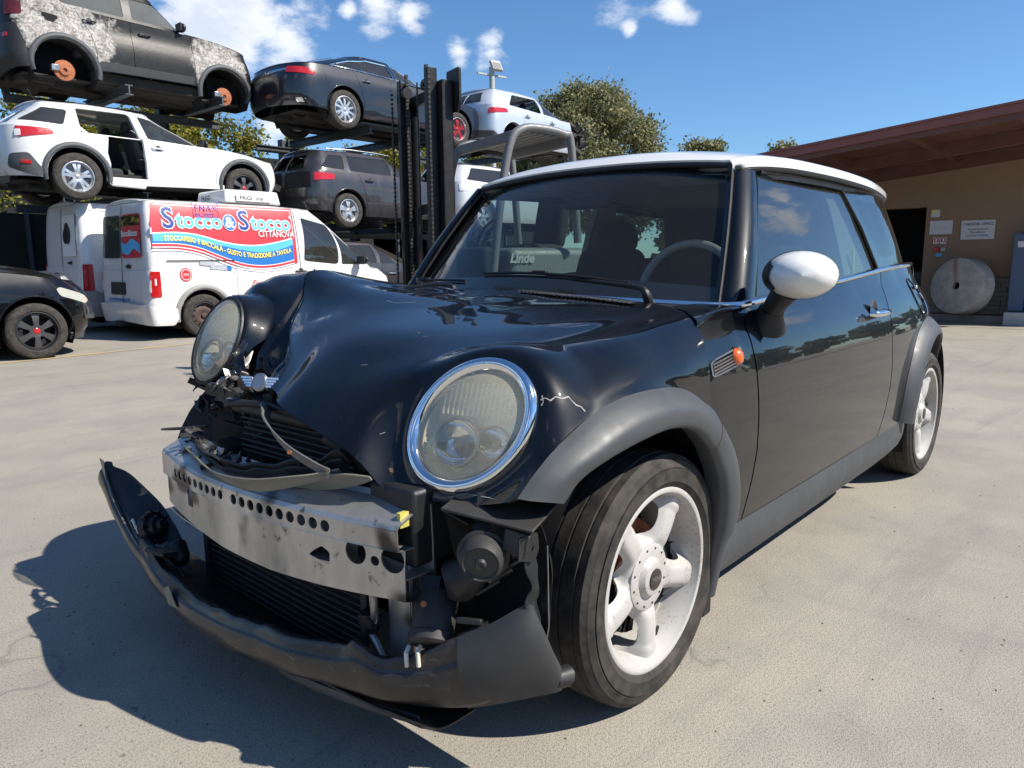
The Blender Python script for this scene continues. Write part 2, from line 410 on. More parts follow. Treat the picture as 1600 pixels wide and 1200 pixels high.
def text_mesh(txt, size=1., bold=0., shear=0., align='CENTER', spacing=1.):
    cu = bpy.data.curves.new('t', 'FONT'); cu.body = txt; cu.size = size; cu.align_x = align; cu.shear = shear; cu.offset = bold; cu.space_character = spacing; cu.resolution_u = 3
    ob = bpy.data.objects.new('t', cu); COL.objects.link(ob); dg = bpy.context.evaluated_depsgraph_get(); me = bpy.data.meshes.new_from_object(ob.evaluated_get(dg))
    vs = [tuple(v.co) for v in me.vertices]; fs = [tuple(p.vertices) for p in me.polygons]
    bpy.data.objects.remove(ob); bpy.data.curves.remove(cu); bpy.data.meshes.remove(me)
    return vs, fs
def letter(name, txt, size, fn, mat, parent, **k):
    tg = {a: k.pop(a) for a in ('label', 'category', 'group') if a in k}
    vs, fs = text_mesh(txt, size, **k)
    if not vs: return None
    return mesh(name, [fn(v[0], v[1]) for v in vs], fs, mat, parent, False, **tg)
def interp(x, pts):
    return float(np.interp(x, [p[0] for p in pts], [p[1] for p in pts]))
def sint(x, pts):
    """smooth (monotone cubic) interpolation"""
    X = [p[0] for p in pts]; Y = [p[1] for p in pts]; n = len(X)
    if x <= X[0]: return Y[0]
    if x >= X[-1]: return Y[-1]
    i = max(j for j in range(n) if X[j] <= x); h = X[i + 1] - X[i]; t = (x - X[i]) / h
    sl_ = lambda j: 0 if j < 0 or j > n - 2 else (Y[j + 1] - Y[j]) / (X[j + 1] - X[j])
    def tang(j):
        if j == 0: return sl_(0)
        if j == n - 1: return sl_(n - 2)
        a, b = sl_(j - 1), sl_(j); return 0 if a * b <= 0 else 2 * a * b / (a + b)
    m0, m1 = tang(i), tang(i + 1)
    return (2 * t ** 3 - 3 * t * t + 1) * Y[i] + (t ** 3 - 2 * t * t + t) * h * m0 + (-2 * t ** 3 + 3 * t * t) * Y[i + 1] + (t ** 3 - t * t) * h * m1
# ------------------------------------------------------------------ ground
def ground_mat():
    k = NT('asphalt')
    big = k.noise(.35, 5, .6); mid = k.noise(1.6, 6, .65); fine = k.noise(170, 4, .75); agg = k.vor(380)
    c = k.mix(k.rng(big, .3, .7), (.325, .295, .245), (.41, .373, .312))
    c = k.mix(k.rng(mid, .42, .75), c, (.27, .255, .23))
    strk = k.noise(1.1, 6, .7, scale3=(.35, 2.6, 1), dist=1.2); c = k.mix(k.ma('MULTIPLY', k.rng(strk, .54, .66), .28), c, (.17, .165, .16))
    strk2 = k.noise(.8, 6, .65, scale3=(2.2, .25, 1), dist=2.0); c = k.mix(k.ma('MULTIPLY', k.rng(strk2, .58, .68), .16), c, (.19, .18, .17))
    c = k.mix(k.rng(agg, .05, .30, .55, 0), c, (.48, .455, .41)); c = k.mix(k.rng(fine, .48, .64, 0, .75), c, (.15, .14, .125)); c = k.mix(k.rng(k.noise(420, 2), .55, .70, 0, .5), c, (.10, .095, .09))
    # cracks: thin edges of a warped cell pattern, broken up
    wv = k.n('ShaderNodeVectorMath', operation='ADD'); nn = k.n('ShaderNodeTexNoise'); nn.inputs['Scale'].default_value = 1.3; nn.inputs['Detail'].default_value = 6
    k.l(k.co(), nn.inputs['Vector']); k.l(k.co(), wv.inputs[0]); k.l(nn.outputs['Color'], wv.inputs[1])
    ed = k.vor(.33, 'DISTANCE_TO_EDGE', wv.outputs[0]); line = k.rng(ed, .0, .0035, 1, 0); msk = k.rng(k.noise(.8, 3), .57, .63)
    ck = k.ma('MULTIPLY', line, msk); c = k.mix(k.ma('MULTIPLY', ck, .4), c, (.10, .095, .09))
    # oil drips
    v2 = k.vor(2.6); ln = k.rng(v2, .02, .045, 1, 0); ck2 = k.ma('MULTIPLY', ln, k.rng(k.noise(.9, 2), .52, .58)); c = k.mix(k.ma('MULTIPLY', ck2, .7), c, (.07, .065, .06))
    st = k.rng(k.noise(.9, 4, .6), .60, .72); c = k.mix(k.ma('MULTIPLY', st, .35), c, (.13, .125, .12))
    k.set(col=c, rough=.88, spec=.3)
    h = k.ma('ADD', k.ma('MULTIPLY', agg, 1.1), k.ma('MULTIPLY', fine, .8)); h = k.ma('SUBTRACT', h, k.ma('MULTIPLY', ck, 1.2)); k.bump(h, .45, .0025); return k.m
M['asphalt'] = ground_mat(); M['grit'] = plain('loose_grit', (.16, .15, .13), .9, var=.6)
mesh('ground', [(-300, -300, 0), (300, -300, 0), (300, 300, 0), (-300, 300, 0)], [(0, 1, 2, 3)], 'asphalt', None, False, kind='structure')

# ------------------------------------------------------------------ the wrecked small hatchback
car = empty('wrecked_hatchback', (0, 0, 0), label='black three-door hatchback with white roof and crushed front end', category='car')
mini = car
def YS(x, z):      # half width of the body side below the belt
    y = sint(z, [(.10, .745), (.16, .768), (.24, .79), (.32, .80), (.45, .813), (.60, .815), (.72, .806), (.80, .790), (.86, .765), (.90, .742), (.94, .716), (1.02, .69)])
    k = sint(x, [(-.5, .955), (.0, .99), (.5, 1), (1.8, 1), (2.4, .985), (2.8, .95)])
    return y * k
RC = .78   # length of the rear corner wrap
def quarter(n, lx, ly):
    e = 2 / n; t = np.linspace(0, PI / 2, 160); x = np.sin(t) ** e; y = np.cos(t) ** e
    L = np.concatenate([[0], np.cumsum(np.hypot(np.diff(x) * lx, np.diff(y) * ly))]); return L, x, y
QR = quarter(3.1, RC, .8)
XR = lambda z: sint(z, [(.2, 2.93), (.45, 2.985), (.75, 2.975), (.95, 2.92), (1.05, 2.86), (1.2, 2.76), (1.33, 2.66)])
def MB_(s, z, side=-1, inset=0., sR=2.2):
    if s <= sR: return Vector((s, side * (YS(s, z) - inset), z))
    L = s - sR; fx = np.interp(L, QR[0], QR[1]); fy = np.interp(L, QR[0], QR[2])
    return Vector((sR + fx * (XR(z) - sR - inset), side * (YS(sR, z) - inset) * fy, z))
GW = lambda x, z: sint(z, [(.88, .722), (.95, .704), (1.15, .652), (1.32, .592), (1.36, .565)]) * sint(x, [(.5, .985), (1.2, 1), (2.0, .985), (2.6, .95)])
def MG_(s, z, side=-1, inset=0., sR=2.05):
    if s <= sR: return Vector((s, side * (GW(s, z) - inset), z))
    L = s - sR; l2 = (XR(z) - sR); fx = np.interp(L, QR[0], QR[1]); fy = np.interp(L, QR[0], QR[2])
    return Vector((sR + fx * (l2 - inset), side * (GW(sR, z) - inset) * fy, z))
belt = lambda x: sint(x, [(.4, .900), (.55, .908), (1.3, .945), (2.3, .995), (3.2, 1.01)])
LR = QR[0][-1]
FARC = lambda cx, cz, r, a0, a1, n=24: [(cx + r * math.cos(math.radians(a0 + (a1 - a0) * i / n)), cz + r * math.sin(math.radians(a0 + (a1 - a0) * i / n))) for i in range(n + 1)]
ring_out = [(-.475, -.775, .612), (-.43, -.783, .655), (-.36, -.79, .70), (-.24, -.80, .750), (-.10, -.81, .765), (.06, -.812, .748), (.20, -.812, .685), (.315, -.812, .565), (.352, -.812, .45), (.335, -.808, .36), (.30, -.79, .30), (.285, -.775, .17)]
ring_in = [(-.375, -.800, .585), (-.345, -.815, .625), (-.28, -.835, .655), (-.17, -.848, .675), (-.06, -.852, .680), (.05, -.85, .655), (.145, -.846, .59), (.215, -.84, .50), (.243, -.835, .42), (.25, -.825, .35), (.245, -.81, .29), (.235, -.79, .165)]
DOORF = [(.545, .910), (.485, .86), (.488, .70), (.488, .52), (.435, .328)]
DOORR = [(1.93, .977), (1.86, .91), (1.80, .83), (1.775, .74), (1.765, .53), (1.68, .332)]
def sidepanels(side):
    fn = lambda s, z: MB_(s, z, side); fl = side > 0
    def P(name, out, mat='black_paint', **k): return panel(name, out, k.pop('fn', fn), mat, car, step=.045, thick=k.pop('thick', .012), flip=fl, off=-1, **k)
    # scuttle panel between bonnet edge and door
    arcb = [(a[0], a[2]) for a in ring_out[6:10]]
    out = [(.205, .69)] + [(.205, .76), (.213, .83), (.245, .885), (.29, .902), (.50, .906), (.538, .905)] + [(a - .007, b) for a, b in DOORF[1:]] + [(.36, .33)] + arcb[::-1][:-1]
    hole = rpoly([(.232, .752), (.236, .786), (.395, .808), (.40, .772)], .012)
    P('front_wing_panel', out, holes=[hole] if side < 0 else ())
    P('door', [(a + .001, b) for a, b in DOORF[::-1]] + [(x, belt(x) + .0) for x in np.linspace(.60, 1.90, 12)] + [(a - .002, b) for a, b in DOORR], label='black door with dust streaks')
    # quarter panel with the rear arch and the wrapped tail
    arch = FARC(2.44, .335, .365, 180, 0, 28)
    q = [(a + .006, b) for a, b in DOORR[::-1]] + [(x, belt(x)) for x in np.linspace(2.0, 2.2 + LR, 14)] + [(2.2 + LR, .30)] + [(2.85, .28), (2.80, .335)] + arch[::-1][1:] + [(2.06, .32)]
    P('rear_quarter_panel', q)
    # dark shell behind the gaps
    V = [(s, z) for s in np.linspace(.22, 2.2 + LR, 46) for z in np.linspace(.2, .885, 8)]
    vs = [MB_(s, z, side, .03) for s, z in V]; fs = []
    for i in range(45):
        for j in range(7):
            sm = (V[i * 8][0] + V[(i + 1) * 8][0]) / 2; zm = (V[j][1] + V[j + 1][1]) / 2
            if (sm - 2.44) ** 2 + (zm - .3) ** 2 < .42 ** 2 or (sm < .42 and zm < .62): continue
            fs.append((i * 8 + j, (i + 1) * 8 + j, (i + 1) * 8 + j + 1, i * 8 + j + 1))
    mesh('inner_shell', vs, fs, 'dark', car)
    # sill strip in grey plastic
    so_ = [(.29, .17), (.30, .318)] + [(x, .325 + .012 * max(0, x - 1.2)) for x in np.linspace(.42, 1.95, 8)] + [(2.055, .35), (2.085, .37), (2.10, .30), (2.0, .235), (1.75, .19), (1.2, .175)]
    def fsill(s, z):
        b = MB_(s, z, side); t = min(1, max(0, (z - .17) / .16)); b.y += side * (.022 * math.sin(PI * min(1, t * 1.1)) - .015 * (1 - t)); return b
    P('side_sill', so_, 'flare', fn=fsill)
    # rear flare
    ro = FARC(2.42, .335, .432, 180, -8, 30); ri = FARC(2.42, .335, .352, 182, -12, 30)
    rows = []
    for (ox, oz), (ix, iz) in zip(ro, ri):
        a = MB_(ox, oz, side); b = MB_(ix, iz, side); a.y += side * .001; m1 = a.lerp(b, .2); m2 = a.lerp(b, .6); m3 = a.lerp(b, .92)
        m1.y += side * .018; m2.y += side * .04; m3.y += side * .046; b2 = Vector(b); b2.y += side * .03; b3 = Vector(b); b3.y -= side * .02
        rows.append([a, m1, m2, m3, b2, b3])
    surf('wheel_arch_flare', np.array([[list(v) for v in r] for r in rows]), 60, 16, 'flare', car, thick=.004)
sidepanels(-1); sidepanels(1)

# front flares: swept between the bonnet edge and the wheel opening
def frontflare(sg, k0=0, k1=12, name='wheel_arch_flare', dx=0, dz=0, lab=None):
    rows = []
    for i in range(k0, k1):
        o = Vector(ring_out[i]); n_ = Vector(ring_in[i])
        m1 = o.lerp(n_, .16) + Vector((0, -.016, 0)); m2 = o.lerp(n_, .5) + Vector((0, -.030, .002)); m3 = o.lerp(n_, .86) + Vector((0, -.018, 0))
        b = Vector(n_); b2 = n_ + Vector((0, .022, .004)); b3 = n_ + Vector((0.0, .05, .012))
        rows.append([[v.x + dx, v.y * (-sg), v.z + dz] for v in (o + Vector((0, .001, 0)), m1, m2, m3, b, b2, b3)])
    surf(name, np.array(rows), (k1 - k0) * 7, 20, 'flare', car, thick=.003, **({'label': lab} if lab else {}))
frontflare(-1, 0, 7, lab='faded grey wheel arch flare, front piece with scratches'); 
frontflare(-1, 6, 12, dx=.003, lab='faded grey wheel arch flare, lower piece behind the wheel')
frontflare(1, 3, 12)
# mud guard under the rear end of the front flare
B().box((.262, -.755, .155), (.05, .075, .10)).box((.235, -.74, .24), (.02, .10, .26)).ob('mud_guard', 'blackplastic', car, bevel=.008)
# wheel housings
def housing(cx, cz, r, side, yo=.80, yi=.50):
    vs = []; n = 26
    pts = [(cx + r * math.cos(math.radians(205 - 230 * i / n)), cz + r * math.sin(math.radians(205 - 230 * i / n))) for i in range(n + 1)]
    for x, z in pts: vs += [(x, side * yo, z), (x, side * yi, z)]
    fs = [(2 * i, 2 * i + 1, 2 * i + 3, 2 * i + 2) for i in range(n)] + [tuple(2 * i + 1 for i in range(n + 1))]
    mesh('wheel_housing', vs, fs, 'dark', car, True, 40)
for sd in (-1, 1): housing(-.06, .33, .375, sd, yo=.79); housing(2.44, .335, .372, sd)

# -------- bonnet
Lc = [
 [(.20,-.812,.685),(.06,-.812,.748),(-.10,-.81,.765),(-.24,-.80,.750),(-.36,-.79,.70),(-.43,-.783,.655),(-.475,-.775,.612)],
 [(.20,-.808,.76),(.07,-.806,.785),(-.10,-.795,.795),(-.245,-.782,.770),(-.36,-.772,.715),(-.435,-.765,.66),(-.485,-.755,.605)],
 [(.21,-.788,.83),(.08,-.782,.826),(-.10,-.765,.825),(-.25,-.748,.796),(-.36,-.738,.745),(-.44,-.728,.67),(-.50,-.715,.598)],
 [(.24,-.745,.882),(.09,-.735,.868),(-.10,-.715,.858),(-.26,-.692,.832),(-.365,-.68,.785),(-.455,-.67,.69),(-.52,-.66,.592)],
 [(.27,-.70,.905),(.10,-.685,.885),(-.10,-.66,.868),(-.27,-.635,.848),(-.37,-.62,.812),(-.465,-.60,.70),(-.535,-.585,.588)],
 [(.30,-.655,.912),(.11,-.635,.886),(-.10,-.60,.866),(-.28,-.575,.848),(-.375,-.555,.820),(-.475,-.52,.71),(-.555,-.50,.582)],
 [(.33,-.54,.925),(.12,-.53,.905),(-.10,-.50,.885),(-.29,-.475,.858),(-.40,-.45,.820),(-.50,-.43,.735),(-.58,-.42,.655)],
 [(.36,-.36,.938),(.13,-.35,.922),(-.10,-.33,.898),(-.30,-.32,.866),(-.42,-.31,.815),(-.52,-.30,.755),(-.59,-.29,.695)],
 [(.38,-.12,.946),(.14,-.12,.936),(-.10,-.12,.915),(-.30,-.13,.880),(-.43,-.14,.825),(-.52,-.15,.775),(-.578,-.15,.728)],
 [(.385,.04,.947),(.14,.06,.948),(-.10,.10,.955),(-.27,.05,.905),(-.40,-.03,.838),(-.48,-.075,.782),(-.545,-.09,.738)],
 [(.385,.20,.945),(.14,.22,.968),(-.11,.25,.992),(-.245,.18,.925),(-.355,.10,.862),(-.445,.00,.80),(-.535,-.06,.742)],
 [(.38,.33,.940),(.14,.36,.975),(-.12,.372,1.023),(-.22,.296,.934),(-.33,.19,.868),(-.44,.025,.803),(-.53,-.041,.745)]]
Rc = [
 [(.38,.33,.940),(.14,.36,.975),(-.12,.372,1.023),(-.20,.332,.957),(-.28,.308,.881),(-.345,.315,.81),(-.388,.335,.71)],
 [(.36,.43,.932),(.13,.46,.965),(-.11,.455,1.012),(-.20,.42,.968),(-.27,.385,.912),(-.34,.365,.80),(-.375,.36,.70)],
 [(.33,.54,.922),(.12,.56,.95),(-.10,.56,1.0),(-.20,.53,.988),(-.27,.50,.953),(-.35,.46,.80),(-.38,.45,.68)],
 [(.29,.66,.905),(.10,.67,.93),(-.10,.67,.96),(-.18,.66,.945),(-.25,.64,.91),(-.33,.61,.79),(-.36,.60,.66)],
 [(.24,.745,.88),(.08,.75,.90),(-.08,.755,.92),(-.16,.75,.90),(-.23,.74,.86),(-.30,.72,.77),(-.33,.71,.66)],
 [(.21,.79,.82),(.07,.80,.83),(-.08,.81,.84),(-.16,.805,.82),(-.23,.795,.78),(-.29,.785,.72),(-.32,.78,.64)],
 [(.20,.81,.70),(.06,.82,.75),(-.08,.825,.765),(-.17,.82,.75),(-.25,.81,.71),(-.30,.80,.67),(-.34,.80,.62)]]
POCK = [
 [(-.12,.372,1.023),(-.12,.373,1.0232),(-.12,.374,1.0233),(-.12,.375,1.0232),(-.12,.376,1.023)],
 [(-.22,.296,.934),(-.205,.305,.936),(-.192,.315,.942),(-.194,.324,.950),(-.20,.332,.957)],
 [(-.33,.19,.868),(-.285,.225,.872),(-.262,.262,.870),(-.262,.290,.872),(-.28,.308,.881)],
 [(-.44,.025,.803),(-.375,.10,.822),(-.345,.165,.830),(-.300,.245,.800),(-.345,.315,.81)],
 [(-.50,-.02,.765),(-.43,.075,.760),(-.385,.150,.785),(-.335,.240,.745),(-.370,.325,.755)],
 [(-.53,-.041,.745),(-.47,.06,.715),(-.44,.15,.720),(-.37,.24,.690),(-.388,.335,.71)]]
NET = np.array(Lc).transpose(1, 0, 2); NETR = np.array(Rc).transpose(1, 0, 2)
ROLL = math.radians(-42)
HL_L = (Vector((-.428, -.609, .719)), Vector((-.867, -.25, .43)).normalized())
HL_R = (Vector((-.412, .452, .820)), Vector((-.90, -.04, .42)).normalized())
def bonnet_keep(vs):
    k = np.ones(len(vs), bool)
    for (c, n), ro_, ax, ay in ((HL_L, ROLL, .136, .112), (HL_R, 0, .126, .108)):
        m = np.array((frame(c, n) @ Matrix.Rotation(ro_, 4, 'Z')).inverted()); l = vs @ m[:3, :3].T + m[:3, 3]
        k &= ~((np.hypot(l[:, 0] / ax, l[:, 1] / ay) < 1) & (np.abs(l[:, 2]) < .10))
    return k
def seg_d(P, a, b):
    a = np.array(a); b = np.array(b); t = np.clip(((P - a) @ (b - a)) / ((b - a) @ (b - a)), 0, 1); return np.linalg.norm(P - (a + t[..., None] * (b - a)), axis=-1), t
def bonnet_deform(G):
    rng = np.random.RandomState(3)
    for a, b, h, w in [((.36, -.30, .94), (-.2, -.05, .9), -.004, .10), ((.30, .10, .95), (.10, -.06, .94), -.009, .05), ((.14, .02, .94), (.02, -.18, .92), .007, .05),
                       ((-.06, .20, .99), (.16, .05, .95), -.010, .07), ((-.12, .33, 1.01), (-.28, .12, .90), -.008, .06)]:
        d, t = seg_d(G, a, b); amp = h * np.exp(-(d / w) ** 1.6); G[..., 0] -= amp * .45; G[..., 2] += amp * .85
    # seat the bonnet skin flush round the two lamps
    for (c, n), ro_, ax, ay in ((HL_L, ROLL, .151, .126), (HL_R, 0, .136, .116)):
        mm_ = frame(c, n) @ Matrix.Rotation(ro_, 4, 'Z'); m = np.array(mm_.inverted()); mi = np.array(mm_); l = G @ m[:3, :3].T + m[:3, 3]; r = np.hypot(l[..., 0] / ax, l[..., 1] / ay); w = np.clip(((1.65 if ro_ else 1.30) - r) / (.60 if ro_ else .28), 0, 1); w = w * w * (3 - 2 * w) * (np.abs(l[..., 2]) < .16)
        l[..., 2] = l[..., 2] * (1 - w) + (-.002 - .012 * (r > 1) * (r - 1)) * w; G = l @ mi[:3, :3].T + mi[:3, 3]
    # crumpling of the crushed corner
    tri = lambda x: np.abs((x % 1) - .5) * 2 - .5
    m = np.exp(-(np.linalg.norm(G - np.array((-.40, .26, .72)), axis=-1) / .10) ** 2.5)
    q = tri(G @ np.array((4.1, 7.3, 3.0))) + .7 * tri(G @ np.array((-3.0, 5.2, 9.1)) + .3) + .5 * tri(G @ np.array((8.0, -9.0, 6.0))); G[..., 0] -= m * q * .030; G[..., 2] += m * tri(G @ np.array((2.0, 9.5, -5.0))) * .022
    # gentle dents over the skin
    f = np.sin(G[..., 0] * 9 + 1) * np.sin(G[..., 1] * 11) * .0016 + np.sin(G[..., 0] * 21 + G[..., 1] * 17) * .0006; inner = np.clip((.72 - np.abs(G[..., 1])) * 5, 0, 1)
    G[..., 2] += f * inner
    return G
surf('bonnet', NET, 130, 200, 'black_paint', car, thick=.004, auto=17, keep=bonnet_keep, deform=bonnet_deform, label='dusty black bonnet, ending in a torn fold at the crushed corner')
surf('bonnet_corner', NETR, 130, 120, 'black_paint', car, thick=.004, auto=17, keep=bonnet_keep, deform=bonnet_deform, label='black bonnet corner folded up round the far lamp')
def pocket_deform(G):
    tri = lambda x: np.abs((x % 1) - .5) * 2 - .5; e = np.sin(np.linspace(0, PI, G.shape[1]))[None, :] * np.clip(np.linspace(0, 1, G.shape[0]) * 2, 0, 1)[:, None]
    q = tri(G @ np.array((6.0, 5.0, -4.0))) + .6 * tri(G @ np.array((-5.0, 9.0, 8.0)) + .4); G = G.copy(); G[..., 0] -= e * q * .020; G[..., 2] += e * tri(G @ np.array((9.0, -4.0, 7.0))) * .012; return G
surf('bonnet_buckle', np.array(POCK), 90, 70, 'black_paint', car, thick=.003, auto=22, deform=pocket_deform, label='glossy buckled pocket between the bonnet folds')

# -------- windscreen, pillars, roof
WSN = np.array([
 [(.545,-.695,.900),(.44,-.48,.915),(.375,-.22,.925),(.36,0,.928),(.375,.22,.925),(.44,.48,.918),(.545,.695,.905)],
 [(.64,-.655,1.04),(.565,-.44,1.07),(.52,-.2,1.085),(.508,0,1.09),(.52,.2,1.085),(.565,.44,1.07),(.64,.655,1.04)],
 [(.74,-.613,1.18),(.685,-.4,1.22),(.655,-.2,1.235),(.645,0,1.24),(.655,.2,1.235),(.685,.4,1.22),(.74,.613,1.18)],
 [(.845,-.562,1.318),(.81,-.38,1.342),(.79,-.2,1.352),(.783,0,1.356),(.79,.2,1.352),(.81,.38,1.342),(.845,.562,1.318)]])
surf('windscreen', WSN, 24, 40, 'wsglass', car)
# black ceramic border of the screen, just inside the glass
def strip(name, net, ua, ub, va, vb, nu, nv, mat, off=.006, par=None, **t):
    G = crom(net, 60); G = np.swapaxes(crom(np.swapaxes(G, 0, 1), 120), 0, 1)
    us = np.linspace(ua, ub, nu) * 59; vs = np.linspace(va, vb, nv) * 119; A = np.array([[G[int(round(u)), int(round(v))] for v in vs] for u in us]); A[..., 0] += off; A[..., 2] -= off * .6
    fs = [(i * nv + j, i * nv + j + 1, (i + 1) * nv + j + 1, (i + 1) * nv + j) for i in range(nu - 1) for j in range(nv - 1)]
    return mesh(name, A.reshape(-1, 3), fs, mat, par or car, **t)
b = B()
for a in ((0, .14, 0, 1, 8, 60), (.91, 1, 0, 1, 6, 60), (.14, .91, 0, .035, 40, 4), (.14, .91, .965, 1, 40, 4)):
    o = strip('tmp', WSN, *a, 'frit'); b.add([v.co for v in o.data.vertices], [p.vertices for p in o.data.polygons]); bpy.data.objects.remove(o)
b.ob('windscreen_border', 'frit', car)
# A pillars
def pillar(side):
    bot = [(.520, .668, .900), (.522, .695, .906), (.565, .727, .907), (.635, .726, .912), (.668, .714, .915)]
    top = [(.828, .548, 1.326), (.832, .570, 1.326), (.862, .592, 1.320), (.895, .594, 1.316), (.908, .588, 1.314)]
    rows = []
    for t in np.linspace(0, 1, 5):
        bow = .018 * math.sin(PI * t)
        rows.append([[b_[0] + (c[0] - b_[0]) * t - bow * .4, side * (b_[1] + (c[1] - b_[1]) * t + bow * .5), b_[2] + (c[2] - b_[2]) * t + bow * .3] for b_, c in zip(bot, top)])
    surf('windscreen_pillar', np.array(rows), 24, 20, 'black_paint', car, thick=.02)
    B().tube([(r[0][0] - .004, r[0][1], r[0][2]) for r in rows], .006, 8).ob('pillar_seal', 'blackplastic', car)
pillar(-1); pillar(1)
# roof: outer skin from gutter to gutter
GUT = [(.80, .56, 1.338), (.90, .60, 1.335), (1.1, .612, 1.340), (1.5, .615, 1.345), (1.9, .605, 1.343), (2.3, .575, 1.338), (2.6, .52, 1.325), (2.68, .40, 1.325), (2.70, .2, 1.33)]
rows = []
for x, zc, ze, yw in [(.775, 1.362, 1.338, .545), (.83, 1.392, 1.350, .578), (.95, 1.413, 1.358, .603), (1.2, 1.430, 1.364, .615), (1.6, 1.434, 1.366, .615), (2.0, 1.424, 1.362, .600), (2.35, 1.405, 1.354, .572), (2.6, 1.382, 1.344, .53), (2.72, 1.362, 1.338, .485)]:
    r = []
    for f in (-1, -.995, -.96, -.85, -.6, -.3, 0, .3, .6, .85, .96, .995, 1):
        a = abs(f); z = zc - (zc - ze) * a ** 2.6; xx = x + (.045 * a * a if x < 1 else (-.075 * a ** 3 if x > 2.3 else 0))
        if a == 1: z -= .022
        r.append((xx, f * yw, z))
    rows.append(r)
surf('roof', np.array(rows), 60, 90, 'white_roof', car, thick=.01, label='dusty white roof skin')
GUT = [(rows[i][0][0], -rows[i][0][1], rows[i][0][2] - .004) for i in range(9)]
for sd in (-1, 1):
    B().tube([(x, sd * (y - .002), z) for x, y, z in crom(GUT, 40)], .010, 8).ob('roof_gutter', 'blackplastic', car)
B().tube([(r[0], r[1], r[2] - .006) for r in crom([rows[0][i] for i in range(13)], 50)], .009, 8).ob('windscreen_top_seal', 'blackplastic', car)
B().tube([(r[0] - .01, r[1], r[2] - .008) for r in crom([rows[8][i] for i in range(13)], 50)], .012, 8).ob('rear_spoiler_lip', 'blackplastic', car)
hl_ = [[(x, y * .97, z - .035) for x, y, z in r] for r in rows]
surf('headliner', np.array(hl_), 20, 30, 'headliner', car)
gut = lambda x: float(np.interp(x, [g[0] for g in GUT], [g[2] for g in GUT])) + .002

# side glass
def greenhouse(side):
    fl = side > 0
    f0 = lambda s, z: MG_(s, z, side); f1 = lambda s, z: MG_(s, z, side, .008)
    xa = lambda z: .672 + (z - .915) * (.23 / .40)
    dg_ = [(xa(.93), .925)] + [(x, belt(x) + .006) for x in np.linspace(.8, 1.94, 10)] + [(1.70, gut(1.6) - .010)] + [(x, gut(x) - .008) for x in np.linspace(1.55, .93, 6)]
    panel('door_window', dg_, f1, 'glass', car, step=.08, flip=fl)
    qg = [(1.955, belt(1.95) + .006)] + [(x, belt(x) + .006) for x in np.linspace(2.1, 2.05 + LR * .72, 9)] + [(2.05 + LR * .66, 1.28), (2.3, gut(2.3) - .012), (1.715, gut(1.7) - .010)]
    panel('quarter_window', qg, f0, 'glass', car, step=.05, flip=fl)
    # printed border of the quarter glass
    inner = rpoly([(2.03, 1.04), (2.60, 1.065), (2.44, 1.27), (1.84, 1.285)], .06)
    panel('quarter_window_border', [(a, b) for a, b in qg], lambda s, z: MG_(s, z, side, .004), 'frit', car, holes=[inner], step=.05, flip=fl)
    b = B(); b.tube([MG_(s, z, side, -.001) for s, z in ((1.948, belt(1.94) + .006), (1.83, 1.16), (1.708, gut(1.7) - .008))], .006, 8); b.ob('window_seal', 'blackplastic', car)
    B().tube([MG_(s, gut(s) - .012, side, -.002) for s in np.linspace(.93, 2.5, 24)], .007, 8).ob('window_top_seal', 'blackplastic', car)
    # chrome belt strip
    net = []
    for s in np.linspace(.535, 2.2 + LR * .9, 44):
        z = belt(s); p = MB_(s, z, side, .0); g = MB_(s, z + .012, side, .004)
        net.append([p + Vector((0, side * .002, -.003)), p + Vector((0, side * .010, .004)), p + Vector((0, side * .008, .014)), p + Vector((0, -side * .012, .018))])
    surf('chrome_belt_trim', np.array([[list(v) for v in r] for r in net]), 90, 8, 'chrome', car)
    # inner door and pillar trim (dark), seen through the glass
    pts = [(1.62, .9), (1.62, 1.33), (1.76, 1.33), (2.02, .9)]
    panel('inner_pillar', pts, lambda s, z: MG_(s, z, side, .04), 'interior_light', car, step=.1, thick=.03, flip=fl)
    panel('inner_door_panel', [(.45, .3), (.5, .89), (1.9, .95), (1.9, .3)], lambda s, z: Vector((s, side * .66, z)), 'interior', car, step=.3, thick=.04)
    panel('inner_rear_pillar', [(2.48, .9), (2.36, 1.33), (2.9, 1.33), (2.95, .9)], lambda s, z: MG_(s, z, side, .03), 'interior', car, step=.1, thick=.02, flip=fl)
greenhouse(-1); greenhouse(1)
# chrome strip at the foot of the windscreen, cowl
for nm, z0, m_ in (('chrome_cowl_trim', .006, 'chrome'),):
    pts = [(.545, -.752, .913), (.515, -.728, .908), (.472, -.66, .908), (.41, -.50, .915), (.36, -.25, .925), (.345, 0, .93), (.36, .25, .926), (.42, .5, .918), (.5, .735, .90)]
    B().tube([(a - .004, b, c + z0) for a, b, c in crom(pts, 60)], .0085, 8).ob(nm, m_, car)
cow = np.array([[(.31, y, .905 + .02 * (1 - (y / .7) ** 2)), (.37 + .16 * abs(y / .72) ** 2.2, y, .915 + .008 * (1 - (y / .7) ** 2))] for y in np.linspace(-.70, .70, 15)])
surf('cowl_panel', cow, 40, 6, 'blackplastic', car)
surf('scuttle_corner', np.array([[(.225, -.752, .872), (.24, -.745, .887), (.27, -.70, .907), (.31, -.64, .915)], [(.36, -.7445, .899), (.365, -.736, .907), (.38, -.70, .912), (.40, -.64, .916)], [(.545, -.7445, .906), (.53, -.732, .912), (.50, -.70, .914), (.47, -.65, .916)]]), 16, 14, 'black_paint', car, thick=.003)
